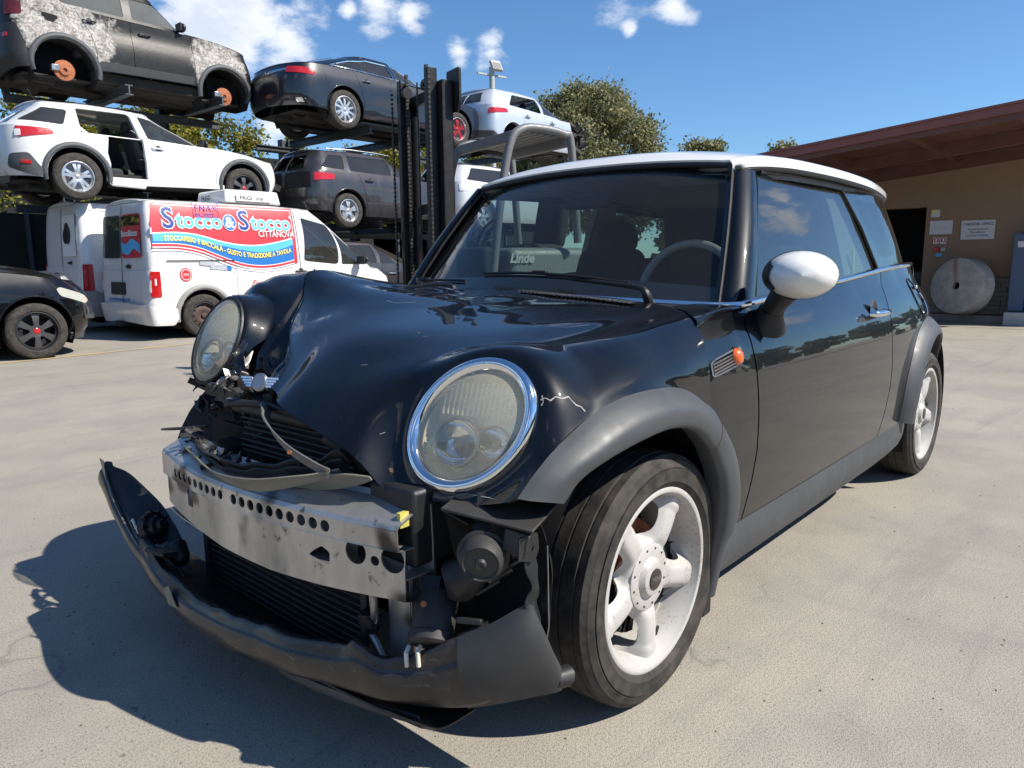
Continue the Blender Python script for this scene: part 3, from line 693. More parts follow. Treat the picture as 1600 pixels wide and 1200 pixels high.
# cowl grille: pale ribs on the bonnet's trailing edge
k = 0; gv = B()
for i in range(26):
    y = -.52 + i * .0165; x = .285 + .03 * (y + .52) / .45; z = float(np.interp(y, [-.54, -.36, -.12], [.922, .934, .943])) + .003
    gv.box((x, y, z), (.045, .007, .004), (0, .05, .25))
gv.ob('cowl_grille_rib', 'steel', car, kind='stuff')
rpts = [(.262, -.54, .921), (.312, -.53, .925), (.345, -.09, .949), (.30, -.09, .949)]
mesh('cowl_grille_recess', [(a, b_, c + .0025) for a, b_, c in rpts], [(0, 1, 2, 3)], 'dark', car, False)

# -------- headlights
def headlight(c, n, roll, bezel, par, broken=False):
    F4 = frame(c, n); FR = F4 @ Matrix.Rotation(roll, 4, 'Z'); rx, ry = (.151, .126) if bezel else (.140, .118)
    def ring(prof, name, mat, nn=64, thick=0):
        vs = []; P = len(prof)
        for k in range(nn):
            a = 2 * PI * k / nn
            for r, hh in prof: vs.append(FR @ Vector(((rx + r) * math.cos(a), (ry + r) * math.sin(a), hh)))
        fs = [(k * P + i, k * P + i + 1, ((k + 1) % nn) * P + i + 1, ((k + 1) % nn) * P + i) for k in range(nn) for i in range(P - 1)]
        return mesh(name, vs, fs, mat, h)
    h = bpy.data.objects.new('headlight', None); link(h, par)
    if bezel: ring([(-.004, -.06), (.001, -.02), (.003, .000), (-.001, .010), (-.008, .0155), (-.016, .0145), (-.024, .008), (-.028, .000), (-.029, -.01)], 'bezel', 'chrome')
    else: ring([(-.012, -.05), (-.004, -.02), (-.004, .004), (-.007, .007), (-.010, .004)], 'housing_rim', 'blackplastic')
    # lens dome
    vs = []; fs = []; nr, nn = 10, 48; rr0 = (-.027 if bezel else -.012)
    for i in range(nr + 1):
        t = i / nr
        for k in range(nn):
            a = 2 * PI * k / nn; vs.append(FR @ Vector(((rx + rr0) * t * math.cos(a), (ry + rr0) * t * math.sin(a), .004 + .034 * (1 - t * t))))
    for i in range(nr):
        for k in range(nn): fs.append((i * nn + k, (i + 1) * nn + k, (i + 1) * nn + (k + 1) % nn, i * nn + (k + 1) % nn))
    mesh('lens', vs, fs, 'headglass', h)
    # reflector housing, two bowls and bulbs
    b = B(); b.lathe([(.112, -.002), (.108, -.03), (.09, -.05), (.0, -.055)], 48, FR @ Matrix.Diagonal((rx / .135, ry / .135, 1, 1))); b.ob('reflector_housing', 'hl_inner', h)
    for (u, v, r) in ((-.036, .030, .050), (-.030, -.052, .033)) if not broken else ((-.045, .03, .05), (-.03, -.055, .032)):
        m = F4 @ Matrix.Translation((u, v * 1., -.02)); bb = B(); bb.lathe([(r, .012), (r * .96, .004), (r * .8, -.012), (r * .5, -.024), (.004, -.029)], 32, m); bb.ob('reflector_bowl', 'chrome', h)
        bb = B(); bb.lathe([(r * 1.04, .0), (r * 1.06, .012), (r * .98, .014), (r * .95, .004)], 32, m); bb.ob('reflector_ring', 'steel', h)
        bb = B(); bb.sphere(m @ Vector((0, 0, -.008)), r * .3); bb.ob('bulb_cap', 'steel', h)
    # vertical fluting bar across the upper bowl
    bb = B()
    for q in range(14): bb.box(F4 @ Vector((.055, -.075 + q * .0115, -.012)), (.004, .003, .07), F4.to_3x3() @ Matrix.Rotation(PI / 2, 3, 'Y'))
    bb.ob('reflector_flute', 'hl_inner', h, kind='stuff')
    return h
M['hl_inner'] = plain('headlight_reflector', (.84, .82, .73), .28, .30, var=.12, sc=9, bump=.1)
headlight(HL_L[0], HL_L[1], ROLL, True, car)
headlight(HL_R[0], HL_R[1], 0, False, car, True)

# -------- side repeater grille
fr = lambda u, v, o: MB_(.232 + u * .165, .752 + .034 * 0 + v * .035 + u * .021, -1, -o)
g = empty  # noqa
gr_ = bpy.data.objects.new('side_repeater', None); link(gr_, car)
panel('vent_backing', [(0, 0), (1, 0), (1, 1), (0, 1)], lambda u, v: fr(u, v, -.014), 'dark', gr_, step=.3)
outl = rpoly([(-.03, -.10), (1.06, -.16), (1.06, 1.2), (-.03, 1.1)], .25); inl = rpoly([(.02, .02), (1.0, -.02), (1.0, 1.06), (.02, 1.0)], .2)
panel('chrome_surround', outl, lambda u, v: fr(u, v, .004), 'steel', gr_, holes=[inl], step=.12, thick=.006)
for v in (.16, .38, .60, .82):
    B().beam(fr(.03, v, .003), fr(.80, v, .003), .004, .005, up=(0, 1, 0)).ob('vent_bar', 'steel', gr_)
m = frame(fr(.86, .5, .002), (0, -1, .15)); B().lathe([(.0, .017), (.012, .015), (.021, .008), (.0235, 0), (.0235, -.006)], 28, m).ob('indicator_lens', 'orange', gr_)
B().lathe([(.0235, -.002), (.026, .002), (.0275, -.004)], 28, m).ob('indicator_ring', 'blackplastic', gr_)

# -------- door mirror (visible side and the far side)
def mirror(side):
    mr_ = bpy.data.objects.new('door_mirror', None); link(mr_, car)
    c = Vector((.60, side * .865, .995)); vs = []; fs = []; n1, n2 = 28, 18
    ax = Vector((.10, -side * .35 * -1, .0))
    def egg(t, a, sc=1.):   # t 0..1 from the mirror glass edge forward to the tip
        r = math.sqrt(max(0, 1 - t ** 2.2)); return Vector((-.135 * t * sc + .02, side * .098 * r * math.cos(a) * sc, .066 * r * math.sin(a) * sc))
    rot = Matrix.Rotation(-side * math.radians(22), 3, 'Z')
    def build(t0, t1, sc, name, mat, cond=None):
        b = B(); vs = [c + rot @ egg(t0 + (t1 - t0) * i / n2, 2 * PI * k / n1, sc) for i in range(n2 + 1) for k in range(n1)]
        fs = [(i * n1 + k, i * n1 + (k + 1) % n1, (i + 1) * n1 + (k + 1) % n1, (i + 1) * n1 + k) for i in range(n2) for k in range(n1)]
        b.add(vs, fs); return b.ob(name, mat, mr_, auto=60)
    build(.0, 1, 1.0, 'mirror_cap', 'white_mirror')
    bq = B(); Q = [(c + rot @ egg(i / 14 * .62, PI + math.radians(-42 + 100 * k / 20) * (1 - .35 * i / 14), 1.03)) for i in range(15) for k in range(21)]; bq.add(Q, [(i * 21 + k, i * 21 + k + 1, (i + 1) * 21 + k + 1, (i + 1) * 21 + k) for i in range(14) for k in range(20)]); bq.ob('mirror_inner_shell', 'blackplastic', mr_)
    # black rim and the glass at the back
    b = B(); ring = []
    for rr, dx in ((1.0, .02), (1.03, .028), (1.03, .045), (.95, .055), (.90, .050)):
        ring.append([c + rot @ Vector((dx, side * .098 * rr * math.cos(a), .066 * rr * math.sin(a))) for a in np.linspace(0, 2 * PI, n1, endpoint=False)])
    vs = [v for r in ring for v in r]; fs = [(i * n1 + k, i * n1 + (k + 1) % n1, (i + 1) * n1 + (k + 1) % n1, (i + 1) * n1 + k) for i in range(4) for k in range(n1)] + [tuple(4 * n1 + k for k in range(n1))]
    b.add(vs, fs).ob('mirror_housing', 'blackplastic', mr_)
    # lower black shell, neck, base
    b = B(); b.tube([c + Vector((-.010, -side * .035, -.045)), c + Vector((-.004, -side * .06, -.075)), c + Vector((-.0, -side * .075, -.10))], [.036, .031, .030], 20)
    b.ob('mirror_neck', 'blackplastic', mr_)
    b = B(); p0 = c + Vector((-.0, -side * .075, -.095)); p1 = Vector((.62, side * .765, .852)); b.tube([p0, p0.lerp(p1, .4), p1], [.034, .040, .060], 20); b.ob('mirror_base', 'blackplastic', mr_)
M['white_mirror'] = plain('white_mirror', (.78, .78, .75), .3, 0, var=.05, sc=6, bump=.03, coat=.6)
mirror(-1)

# -------- door handle, fuel flap
hd = bpy.data.objects.new('door_handle', None); link(hd, car)
cc = MB_(1.60, .832, -1)
b = B(); b.tube([cc + Vector((dx, -dy, 0)) for dx, dy in ((-.085, .012), (-.08, .030), (-.055, .040), (0, .042), (.055, .038), (.085, .028), (.10, .012))], [.011, .012, .0125, .013, .0125, .012, .010], 14); b.ob('grip', 'chrome', hd)
m = frame(cc + Vector((0, -.0015, 0)), (0, -1, .1)); 
b = B(); n = 28; b.add([m @ Vector((.050 * math.cos(a), .046 * math.sin(a), .0)) for a in np.linspace(0, 2 * PI, n, endpoint=False)] + [m @ Vector((.02 * math.cos(a), .02 * math.sin(a), -.010)) for a in np.linspace(0, 2 * PI, n, endpoint=False)], [(k, (k + 1) % n, n + (k + 1) % n, n + k) for k in range(n)] + [tuple(range(n, 2 * n))]); b.ob('handle_recess', 'frit', hd)
b = B(); b.sphere(cc + Vector((.115, -.010, .0)), .012); b.ob('lock_cap', 'chrome', hd)
fl_ = bpy.data.objects.new('fuel_flap', None); link(fl_, car)
b = B(); pts = [MB_(2.34 + .062 * math.cos(a), .86 + .085 * math.sin(a), -1, -.002) for a in np.linspace(0, 2 * PI, 30, endpoint=False)]; b.tube(pts, .0022, 6, closed=True); b.ob('flap_gap', 'dark', fl_)
b = B(); b.tube([MB_(2.37 + .03 * math.sin(a), .83 + .05 * math.cos(a), -1, -.006) for a in np.linspace(.3, 2.9, 12)], .003, 8); b.ob('flap_bracket', 'chrome', fl_)
b = B(); b.sphere(MB_(2.36, .905, -1, -.008), .010); b.ob('flap_hinge', 'chrome', fl_)

# -------- wheels
def tyre_profile(R, Ri, w, groove=True):
    h = w / 2
    p = [(Ri - .004, -h * .80), (Ri + .006, -h * .92), (Ri + .022, -h * .985), ((R + Ri) / 2, -h * 1.02), (R - .030, -h * .97), (R - .012, -h * .87)]
    tread = []
    for a, b_ in ((-.80, -.62), (-.56, -.22), (-.16, .16), (.22, .56), (.62, .80)):
        dr = .004 * ((a + b_) / 2) ** 2 * 2
        tread += [(R - dr, h * a), (R - dr, h * b_)]
        if groove and b_ < .8: tread += [(R - .006, h * (b_ + .012)), (R - .006, h * (b_ + .048))]
    p += tread + [(R - .012, h * .87), (R - .016, h * .905), (R - .017, h * .92), (R - .030, h * .97), (R - .032, h * .985), (R - .035, h * .985), (R - .037, h * .975), ((R + Ri) / 2 + .006, h * 1.015), ((R + Ri) / 2, h * 1.02), (Ri + .026, h * .99), (Ri + .022, h * 1.0), (Ri + .018, h * 1.0), (Ri + .016, h * .975), (Ri + .006, h * .92), (Ri - .004, h * .80)]
    return p
def star_wheel(parent, loc, side, R=.298, Rr=.215, w=.178, name='wheel', rot=0, sidewall=True):
    wh = bpy.data.objects.new(name, None); wh.location = loc; link(wh, parent)
    m = frame((0, 0, 0), (0, side, 0)) @ Matrix.Rotation(rot, 4, 'Z')
    b = B(); b.lathe(tyre_profile(R, Rr, w), 96, m); b.ob('tyre', 'tyre', wh, auto=28)
    h = w / 2
    b = B(); b.lathe([(Rr - .001, h * .78), (Rr + .004, h * .84), (Rr + .004, h * .90), (Rr - .002, h * .93), (Rr - .009, h * .90), (Rr - .012, h * .78), (Rr - .020, h * .60), (Rr - .026, h * .30), (Rr - .035, -h * .3), (Rr - .03, -h * .85)], 72, m); b.ob('rim_barrel', 'whiterim', wh, auto=50)
    # spoke face: relief over a disc with five windows
    r1 = Rr - .012
    def height(x, y):
        r = math.hypot(x, y); a = math.atan2(y, x); d = abs(((a / (2 * PI / 5)) + .5) % 1 - .5) * (2 * PI / 5)   # angle from the nearest spoke axis
        t = min(1, max(0, (r - .055) / (r1 - .055))); lat = r * math.sin(min(d, 1.2)); wid = .041 + .006 * t * t
        sp = math.exp(-(lat / wid) ** 4)
        base = h * (.22 - .10 * t); top = h * (.62 + .10 * math.sin(PI * t * .9) + (.05 if t > .8 else 0)); z = base + (top - base) * sp
        if r < .094: k_ = min(1, (.094 - r) / .014); z = z + (h * .60 - z) * k_
        return z
    wins = []
    for k in range(5):
        a0 = (k + .5) * 2 * PI / 5; c, s_ = math.cos(a0), math.sin(a0)
        pr_ = rpoly([(.098, -.026), (.130, -.053), (.164, -.070), (.180, -.03), (.182, .03), (.164, .070), (.130, .053), (.098, .026)], .02, 3)
        wins.append([(x * c - y * s_, x * s_ + y * c) for x, y in pr_])
    o = panel('spoke_face', circ(0, 0, r1, n=80), lambda x, y: m @ Vector((x, y, height(x, y))), 'whiterim', wh, holes=wins, step=.0085, thick=.012, auto=60)
    b = B(); b.lathe([(.080, h * .56), (.080, h * .625), (.078, h * .64), (.058, h * .642), (.050, h * .65), (.046, h * .70), (.040, h * .78), (.033, h * .80), (.026, h * .805), (.0, h * .81)], 48, m); b.ob('hub_cap', 'whiterim', wh)
    b = B(); b.lathe([(.025, h * .79), (.025, h * .835), (.023, h * .84), (0, h * .842)], 32, m); b.ob('hub_emblem', 'hubdark', wh)
    letter('emblem_letters', 'MINI', .019, lambda u, v: m @ Matrix.Rotation(-rot - PI / 2 * (1 if side < 0 else -1) * 0, 4, 'Z') @ Vector((v - .005, -u * -side * -1 if side > 0 else -u, h * .85)), 'steel', wh, align='CENTER', bold=.0006)
    for k in range(12):
        a = 2 * PI * (k + .5) / 12; mm = m @ Matrix.Translation((.070 * math.cos(a), .070 * math.sin(a), h * .642)); bb = B(); bb.lathe([(.0027, -.002), (.0027, .0015), (.0, .0015)], 8, mm); bb.ob('rim_bolt', 'darkmetal', wh)
    # brake disc, caliper, back
    b = B(); b.lathe([(.045, h * -.05), (.128, h * -.05), (.130, -h * .1), (.130, -h * .28), (.128, -h * .30), (.0, -h * .30)], 48, m); b.ob('brake_disc', 'rust', wh)
    b = B(); b.lathe([(.0, h * .12), (.055, h * .12), (.062, h * .05), (.062, -h * .1)], 32, m); b.ob('brake_hub', 'rust', wh)
    b = B()
    for q in range(7):
        a = math.radians(150 + q * 9); b.box(m @ Vector((.118 * math.cos(a), .118 * math.sin(a), -h * .10)), (.05, .03, .06), m.to_3x3() @ Matrix.Rotation(a, 3, 'Z'))
    b.ob('brake_caliper', 'darkmetal', wh)
    a = math.radians(235); b = B(); b.tube([m @ Vector(((Rr - .02) * math.cos(a), (Rr - .02) * math.sin(a), h * .4)), m @ Vector(((Rr - .055) * math.cos(a), (Rr - .055) * math.sin(a), h * .55))], .004, 8); b.ob('valve', 'blackplastic', wh)
    # dark plate closing the back
    b = B(); b.lathe([(Rr - .03, -h * .8), (0, -h * .8)], 32, m); b.ob('wheel_back', 'dark', wh)
    return wh
M['hubdark'] = plain('hub_emblem', (.05, .045, .035), .4, .3)
star_wheel(car, (0, -.712, .297), -1, rot=math.radians(-34), R=.303, Rr=.2175, w=.185)
star_wheel(car, (2.467, -.722, .297), -1, rot=math.radians(40), Rr=.2175)
star_wheel(car, (0, .712, .298), 1, rot=.4); star_wheel(car, (2.467, .722, .298), 1, rot=.9)
# ------------------------------------------------------------------ crushed front end: beam, bumper, coolers, lamps
rnd = random.Random(5)
bowx = lambda y: -.66 + .25 * y * y
def beamf(u, v, o=0):   # u = y, v = height 0..1 over the beam, o = outwards
    y = -u; return Vector((bowx(y) - o, y, .375 + v))
beam = bpy.data.objects.new('bumper_beam', None); link(beam, car)
Y0, Y1 = -.355, .572       # in u = -y
zb = lambda u: .385 + .0 * u
def bf(off):
    return lambda u, z: Vector((bowx(-u) - off, -u, z))
lo_holes = [circ(.456, .467, .026, .026, 20), circ(.503, .457, .0105, .0105, 14), circ(.545, .466, .027, .027, 20), rpoly([(-.190, .435), (-.158, .435), (-.158, .478), (-.190, .478)], .003), rpoly([(.325, .435), (.385, .425), (.387, .452), (.365, .462), (.34, .447)], .006)]
lo_out = [(Y0, .405), (-.20, .392), (0, .374), (.2, .369), (.36, .374), (.572, .385), (.572, .488), (.36, .487), (.1, .486), (-.1, .486), (-.25, .488), (Y0, .492)]
panel('beam_lower_face', lo_out, bf(0), 'alu', beam, holes=lo_holes, step=.02, thick=.004)
up_holes = [circ(-.239 + i * (.263 / 8), .512, .0115, .0115, 14) for i in range(9)] + [circ(.083 + i * (.306 / 9), .5125, .0125, .0125, 14) for i in range(10)]
up_out = [(Y0, .492), (0, .490), (.3, .491), (.566, .492), (.566, .530), (.3, .532), (0, .532), (-.2, .536), (Y0, .548)]
panel('beam_upper_face', up_out, bf(.010), 'alu', beam, holes=up_holes, step=.014, thick=.004)
def ext(prof, name, y0=-Y1, y1=-Y0, mat='alu', n=26, thick=.003, e=0):
    rows = [[(bowx(y) + dx, y, z + (.013 * max(0, (y - .1) / .25) if z > .52 else 0)) for dx, z in prof] for y in np.linspace(y0, y1, n)]
    vs = [p for r in rows for p in r]; P = len(prof)
    vs, fs = thicken(vs, [(i * P + j, i * P + j + 1, (i + 1) * P + j + 1, (i + 1) * P + j) for i in range(n - 1) for j in range(P - 1)], thick)
    o = mesh(name, vs, fs, mat, beam, True, 30)
    return o
ext([(-.010, .531), (-.004, .540), (.062, .568), (.070, .566), (.078, .576)], 'beam_top_flange', y0=-.566)
ext([(-.010, .4915), (.0, .4885), (.06, .486)], 'beam_web', y0=-.566)
ext([(.075, .565), (.078, .49), (.078, .38)], 'beam_back')
ext([(.001, .430), (.075, .427)], 'beam_web')
ext([(.001, .386), (.02, .380), (.075, .380)], 'beam_bottom', y0=-.57)
B().box((bowx(-.56) + .033, -.553, .545), (.05, .010, .03)).ob('beam_sticker', 'yellowish', beam)
# hanger plates behind the beam
B().box((-.535, -.500, .33), (.006, .07, .24)).box((-.50, -.466, .33), (.07, .005, .24)).box((-.50, -.535, .33), (.07, .005, .24)).ob('radiator_support', 'alu', car, bevel=.002)
B().box((-.49, -.50, .52), (.12, .14, .16)).ob('crash_box', 'darkmetal', car, bevel=.01)
B().box((-.42, .34, .47), (.2, .12, .14)).ob('crash_box', 'darkmetal', car, bevel=.01)
# condenser with horizontal tubes
cond = bpy.data.objects.new('condenser', None); link(cond, car)
B().box((-.53, -.03, .31), (.012, .74, .30)).ob('condenser_core', 'dark', cond)
for i in range(17):
    z = .175 + i * .0165; pts = [(-.542 - .012 * math.cos(y * 3), y, z + .004 * math.sin(y * 7 + 1)) for y in np.linspace(-.395, .30, 9)]
    B().tube(pts, .0022, 6).ob('cooling_tube', 'darkmetal', cond)
for y in (-.405, .315): B().box((-.545, y, .31), (.03, .022, .30)).ob('condenser_tank', 'darkmetal', cond, bevel=.005)
b = B(); b.tube([(-.56, -.43, .42), (-.57, -.455, .37), (-.57, -.46, .31), (-.565, -.44, .27), (-.57, -.475, .235), (-.56, -.50, .19)], .0085, 10); b.ob('refrigerant_pipe', 'steel', car)
b = B(); b.tube([(-.565, -.435, .315), (-.565, -.435, .275)], .02, 14); b.box((-.567, -.44, .30), (.03, .045, .02)); b.ob('pipe_union', 'darkmetal', car)
# upper grille insert pushed back under the bonnet
gi = bpy.data.objects.new('upper_cooler', None); link(gi, car)
B().box((-.478, -.10, .605), (.02, .56, .145), (0, 0, -.05)).ob('cooler_back', 'dark', gi)
for i in range(7):
    z = .560 + i * .0145; B().tube([(-.500 - .006 * math.sin(3 * y + i), y, z + .03 * (-.1 - y) * .5) for y in np.linspace(-.33, .17, 7)], .0032, 6).ob('cooler_fin', 'dirtyplastic', gi)
B().tube([(-.495, y, .675 + .04 * (-.1 - y) + .006 * math.sin(9 * y)) for y in np.linspace(-.36, .20, 10)], .018, 12).ob('cooler_tank', 'dirtyplastic', gi)
B().tube([(-.515, y, .690 + .04 * (-.1 - y) + .01 * math.sin(12 * y + 1)) for y in np.linspace(-.20, .22, 10)], .008, 10).ob('coolant_hose', 'blackplastic', car)
b = B(); b.tube([(-.53, -.27, .655), (-.54, -.30, .66), (-.53, -.335, .64), (-.50, -.36, .60)], [.016, .02, .02, .018], 12); b.ob('coolant_hose', 'blackplastic', car)
def shard(b, c, L, w, seed):
    q = random.Random(seed); M3 = Matrix.Rotation(q.uniform(-1.2, 1.2), 3, 'Z') @ Matrix.Rotation(q.uniform(-.9, .9), 3, 'Y') @ Matrix.Rotation(q.uniform(-1.2, 1.2), 3, 'X'); c = Vector(c)
    n = q.randint(4, 6); top_ = []; bt = []
    for k in range(n):
        a = 2 * PI * k / n + q.uniform(-.3, .3); r = q.uniform(.6, 1.1); v = Vector((L / 2 * r * math.cos(a), w / 2 * r * math.sin(a), q.uniform(-.18, .18) * L)); top_.append(c + M3 @ v); bt.append(c + M3 @ (v - Vector((0, 0, .003))))
    top_.append(c + M3 @ Vector((0, 0, .10 * L))); bt.append(c + M3 @ Vector((0, 0, .10 * L - .003))); m_ = n + 1
    b.add(top_ + bt, [(k, (k + 1) % n, n) for k in range(n)] + [(m_ + (k + 1) % n, m_ + k, m_ + n) for k in range(n)] + [(k, m_ + k, m_ + (k + 1) % n, (k + 1) % n) for k in range(n)])
# torn strips above the beam
def ribbon(name, pts, wid, mat, up=(0, 0, 1), th=.003, parent=car, lab=None, tw=0):
    P = crom(pts, 40); N = len(P); rows = []
    for i in range(N):
        t = Vector(P[min(i + 1, N - 1)]) - Vector(P[max(i - 1, 0)]); s_ = t.cross(Vector(up)).normalized(); w = wid if not callable(wid) else wid(i / (N - 1)); n_ = s_.cross(t).normalized()
        a = tw * i / (N - 1); s2 = s_ * math.cos(a) + n_ * math.sin(a); rows.append([Vector(P[i]) - s2 * w / 2, Vector(P[i]) + n_ * w * .06, Vector(P[i]) + s2 * w / 2])
    o = surf(name, np.array([[list(v) for v in r] for r in rows]), 70, 6, mat, parent, thick=th); 
    if lab: o['label'] = lab
    return o
M['palestrip'] = plain('grey_green_strip', (.20, .195, .15), .5, var=.25)
M['torn'] = plain('torn_metal', (.30, .28, .26), .45, .6, var=.6, sc=20)
ribbon('torn_trim_strip', [(-.60, .30, .560), (-.63, .16, .556), (-.665, -.02, .552), (-.665, -.18, .566), (-.63, -.30, .592), (-.58, -.38, .613)], lambda t: .024 + .022 * math.sin(PI * min(1, t * 1.15)), 'palestrip', up=(.8, 0, .6), lab='pale curved trim strip lying along the beam')
ribbon('torn_trim_strip', [(-.62, -.22, .570), (-.60, -.31, .580), (-.58, -.40, .600), (-.565, -.46, .612)], lambda t: .045 * math.sin(PI * (.12 + .8 * t)), 'palestrip', up=(.8, 0, .6), lab='second pale trim piece, at the bonnet corner')
ribbon('bent_grille_bracket', [(-.515, .015, .695), (-.56, -.06, .692), (-.60, -.14, .680), (-.615, -.24, .648), (-.605, -.33, .620), (-.60, -.37, .612)], lambda t: .030 - .006 * t, 'torn', up=(.7, 0, .7), tw=.6, lab='bent bare metal grille bracket with a rusty hole')
B().lathe([(0, .001), (.005, .001), (.0055, 0)], 12, frame((-.628, -.265, .645), (-.8, -.4, .5))).ob('rusty_hole', 'rust', car)
for q in range(2):
    pts = [(-.56 - .07 * math.sin(PI * t), .33 - .70 * t, .575 - .03 * math.sin(PI * t) + .05 * t * t + rnd.uniform(-.004, .004) + q * .016) for t in np.linspace(0, 1, 14)]
    ribbon('crumpled_grille_frame', pts, lambda t: .03 + .012 * math.sin(t * 40), 'dirtyplastic', up=(.8, 0, .6), th=.006)
b = B()
for i in range(46):
    t = rnd.random(); y = .36 - .62 * t; c = Vector((-.57 - .05 * math.sin(PI * t) + rnd.uniform(-.02, .03), y, .585 + rnd.uniform(-.012, .03) - .03 * math.sin(PI * t)))
    shard(b, c, rnd.uniform(.02, .06), rnd.uniform(.012, .035), i)
b.ob('broken_plastic', 'dirtyplastic', car, kind='stuff')
b = B()
for i in range(60):
    c = Vector((rnd.uniform(-.46, -.34), rnd.uniform(.16, .52), rnd.uniform(.60, .72))); shard(b, c, rnd.uniform(.04, .13), rnd.uniform(.02, .06), 100 + i)
b.ob('crushed_headlight_bracket', 'dirtyplastic', car, kind='stuff')
b = B()
for i in range(22):
    c = Vector((rnd.uniform(-.50, -.40), rnd.uniform(.18, .36), rnd.uniform(.66, .78))); shard(b, c, rnd.uniform(.03, .09), rnd.uniform(.01, .03), 300 + i)
b.ob('torn_sheet_metal', 'torn', car, kind='stuff')
ribbon('torn_bonnet_edge', [(-.44, .235, .83), (-.475, .21, .80), (-.485, .185, .76), (-.465, .175, .72), (-.49, .19, .69)], lambda t: .028 * math.sin(PI * (.15 + .75 * t)), 'black_paint', up=(.5, .8, .2), th=.003)
ribbon('torn_bonnet_edge', [(-.46, .19, .70), (-.50, .15, .73), (-.52, .10, .77)], lambda t: .03 * math.sin(PI * (.2 + .6 * t)), 'torn', up=(.7, .5, .5), th=.003)
ribbon('broken_lever', [(-.55, .55, .565), (-.56, .48, .578), (-.55, .40, .590), (-.52, .33, .60)], lambda t: .022 * math.sin(PI * (.2 + .65 * t)), 'blackplastic', up=(0, 0, 1), th=.006)
ribbon('broken_lever', [(-.43, .57, .70), (-.44, .53, .686), (-.44, .46, .680), (-.42, .40, .69)], lambda t: .012, 'darkmetal', up=(0, 0, 1), th=.004)
# round badge with wings, bent up at the bonnet tip
bd = frame((-.548, -.02, .760), (-.9, -.35, .35)); wing = bpy.data.objects.new('bonnet_badge', None); link(wing, car)
B().lathe([(0, .006), (.018, .006), (.022, .003), (.023, 0)], 28, bd).ob('badge_disc', 'steel', wing)
for sg in (-1, 1):
    b = B()
    for q in range(4): b.box(bd @ Vector((.010 - q * .0065, sg * (.038 - q * .003), .003)), (.005, .034 - q * .006, .003), bd.to_3x3())
    b.ob('badge_wing', 'chrome', wing)

# bumper cover hanging off
top = [(-.60, .90, .41), (-.61, .835, .36), (-.631, .706, .305), (-.656, .532, .272), (-.675, .401, .262), (-.689, .282, .240), (-.7, .084, .235), (-.695, -.051, .24), (-.683, -.167, .246), (-.673, -.274, .25), (-.644, -.433, .269), (-.635, -.476, .29), (-.622, -.542, .276), (-.589, -.616, .295), (-.563, -.673, .328), (-.518, -.736, .369), (-.474, -.785, .402)]
bot = [(-.59, .95, .32), (-.612, .80, .27), (-.645, .61, .228), (-.67, .427, .190), (-.69, .279, .171), (-.7, .15, .160), (-.7, .03, .153), (-.691, -.09, .152), (-.68, -.2, .158), (-.668, -.29, .165), (-.645, -.425, .180), (-.636, -.48, .184), (-.618, -.555, .188), (-.58, -.635, .19), (-.545, -.70, .200), (-.50, -.755, .217), (-.44, -.815, .226)]
rows = []
for i, (a, c) in enumerate(zip(top, bot)):
    a, c = Vector(a), Vector(c); d = Vector((-1, 0, 0)) if i < 11 else Vector((-.7, -.7, 0)).normalized(); jag = .0025 * math.sin(i * 5.1)
    rows.append([a - d * .022 + Vector((0, 0, -.004 + jag)), a - d * .012 + Vector((0, 0, .001 + jag)), a - d * .002 + Vector((0, 0, .002 + jag * .5)), a + d * .004 + Vector((0, 0, -.008)), a.lerp(c, .25) + d * .010, a.lerp(c, .34) + d * .016, a.lerp(c, .60) + d * .020, a.lerp(c, .9) + d * .016, c, c - d * .03 + Vector((0, 0, -.008)), c - d * .10 + Vector((0, 0, -.012))])
bump = bpy.data.objects.new('front_bumper', None); link(bump, car)
def bdef(G):
    G = G.copy(); G[..., 0] += .0012 * np.sin(G[..., 1] * 29 + 1); n, m_ = G.shape[:2]; r5 = np.random.RandomState(9)
    e = np.interp(np.arange(n), np.linspace(0, n - 1, 60), r5.rand(60) ** 3) * (.35 + 1.4 * np.exp(-np.arange(n) / 28.)) ; w = np.clip(1 - np.abs(np.arange(m_) - 8) / 11., 0, 1); G[..., 2] -= (e * .016)[:, None] * w[None, :]
    return G
surf('bumper_cover', np.array([[list(v) for v in r] for r in rows[:16]]), 170, 50, 'bumper', bump, thick=.003, auto=24, deform=bdef, label='scraped black bumper cover sagging to the ground')
# corner piece in grey plastic
cr_ = []
M['flaredark'] = plain('dark_corner_plastic', (.03, .031, .033), .55, var=.35)
for a0, a1, a2, a3 in [((-.553, -.688, .340), (-.572, -.708, .30), (-.568, -.712, .25), (-.548, -.708, .200)),
                       ((-.520, -.740, .372), (-.540, -.758, .32), (-.533, -.762, .26), (-.512, -.755, .212)),
                       ((-.478, -.790, .410), (-.492, -.808, .35), (-.482, -.812, .28), (-.462, -.802, .222)),
                       ((-.462, -.800, .405), (-.450, -.826, .335), (-.436, -.836, .27), (-.424, -.832, .228)),
                       ((-.458, -.785, .392), (-.436, -.812, .33), (-.413, -.828, .27), (-.402, -.826, .232))]:
    cr_.append([a0, a1, a2, a3])
surf('bumper_corner', np.array(cr_), 30, 24, 'flaredark', bump, thick=.006)
B().tube([(-.425, -.82, .25), (-.395, -.825, .245), (-.385, -.82, .232)], [.018, .022, .006], 10).ob('corner_flap', 'blackplastic', bump)
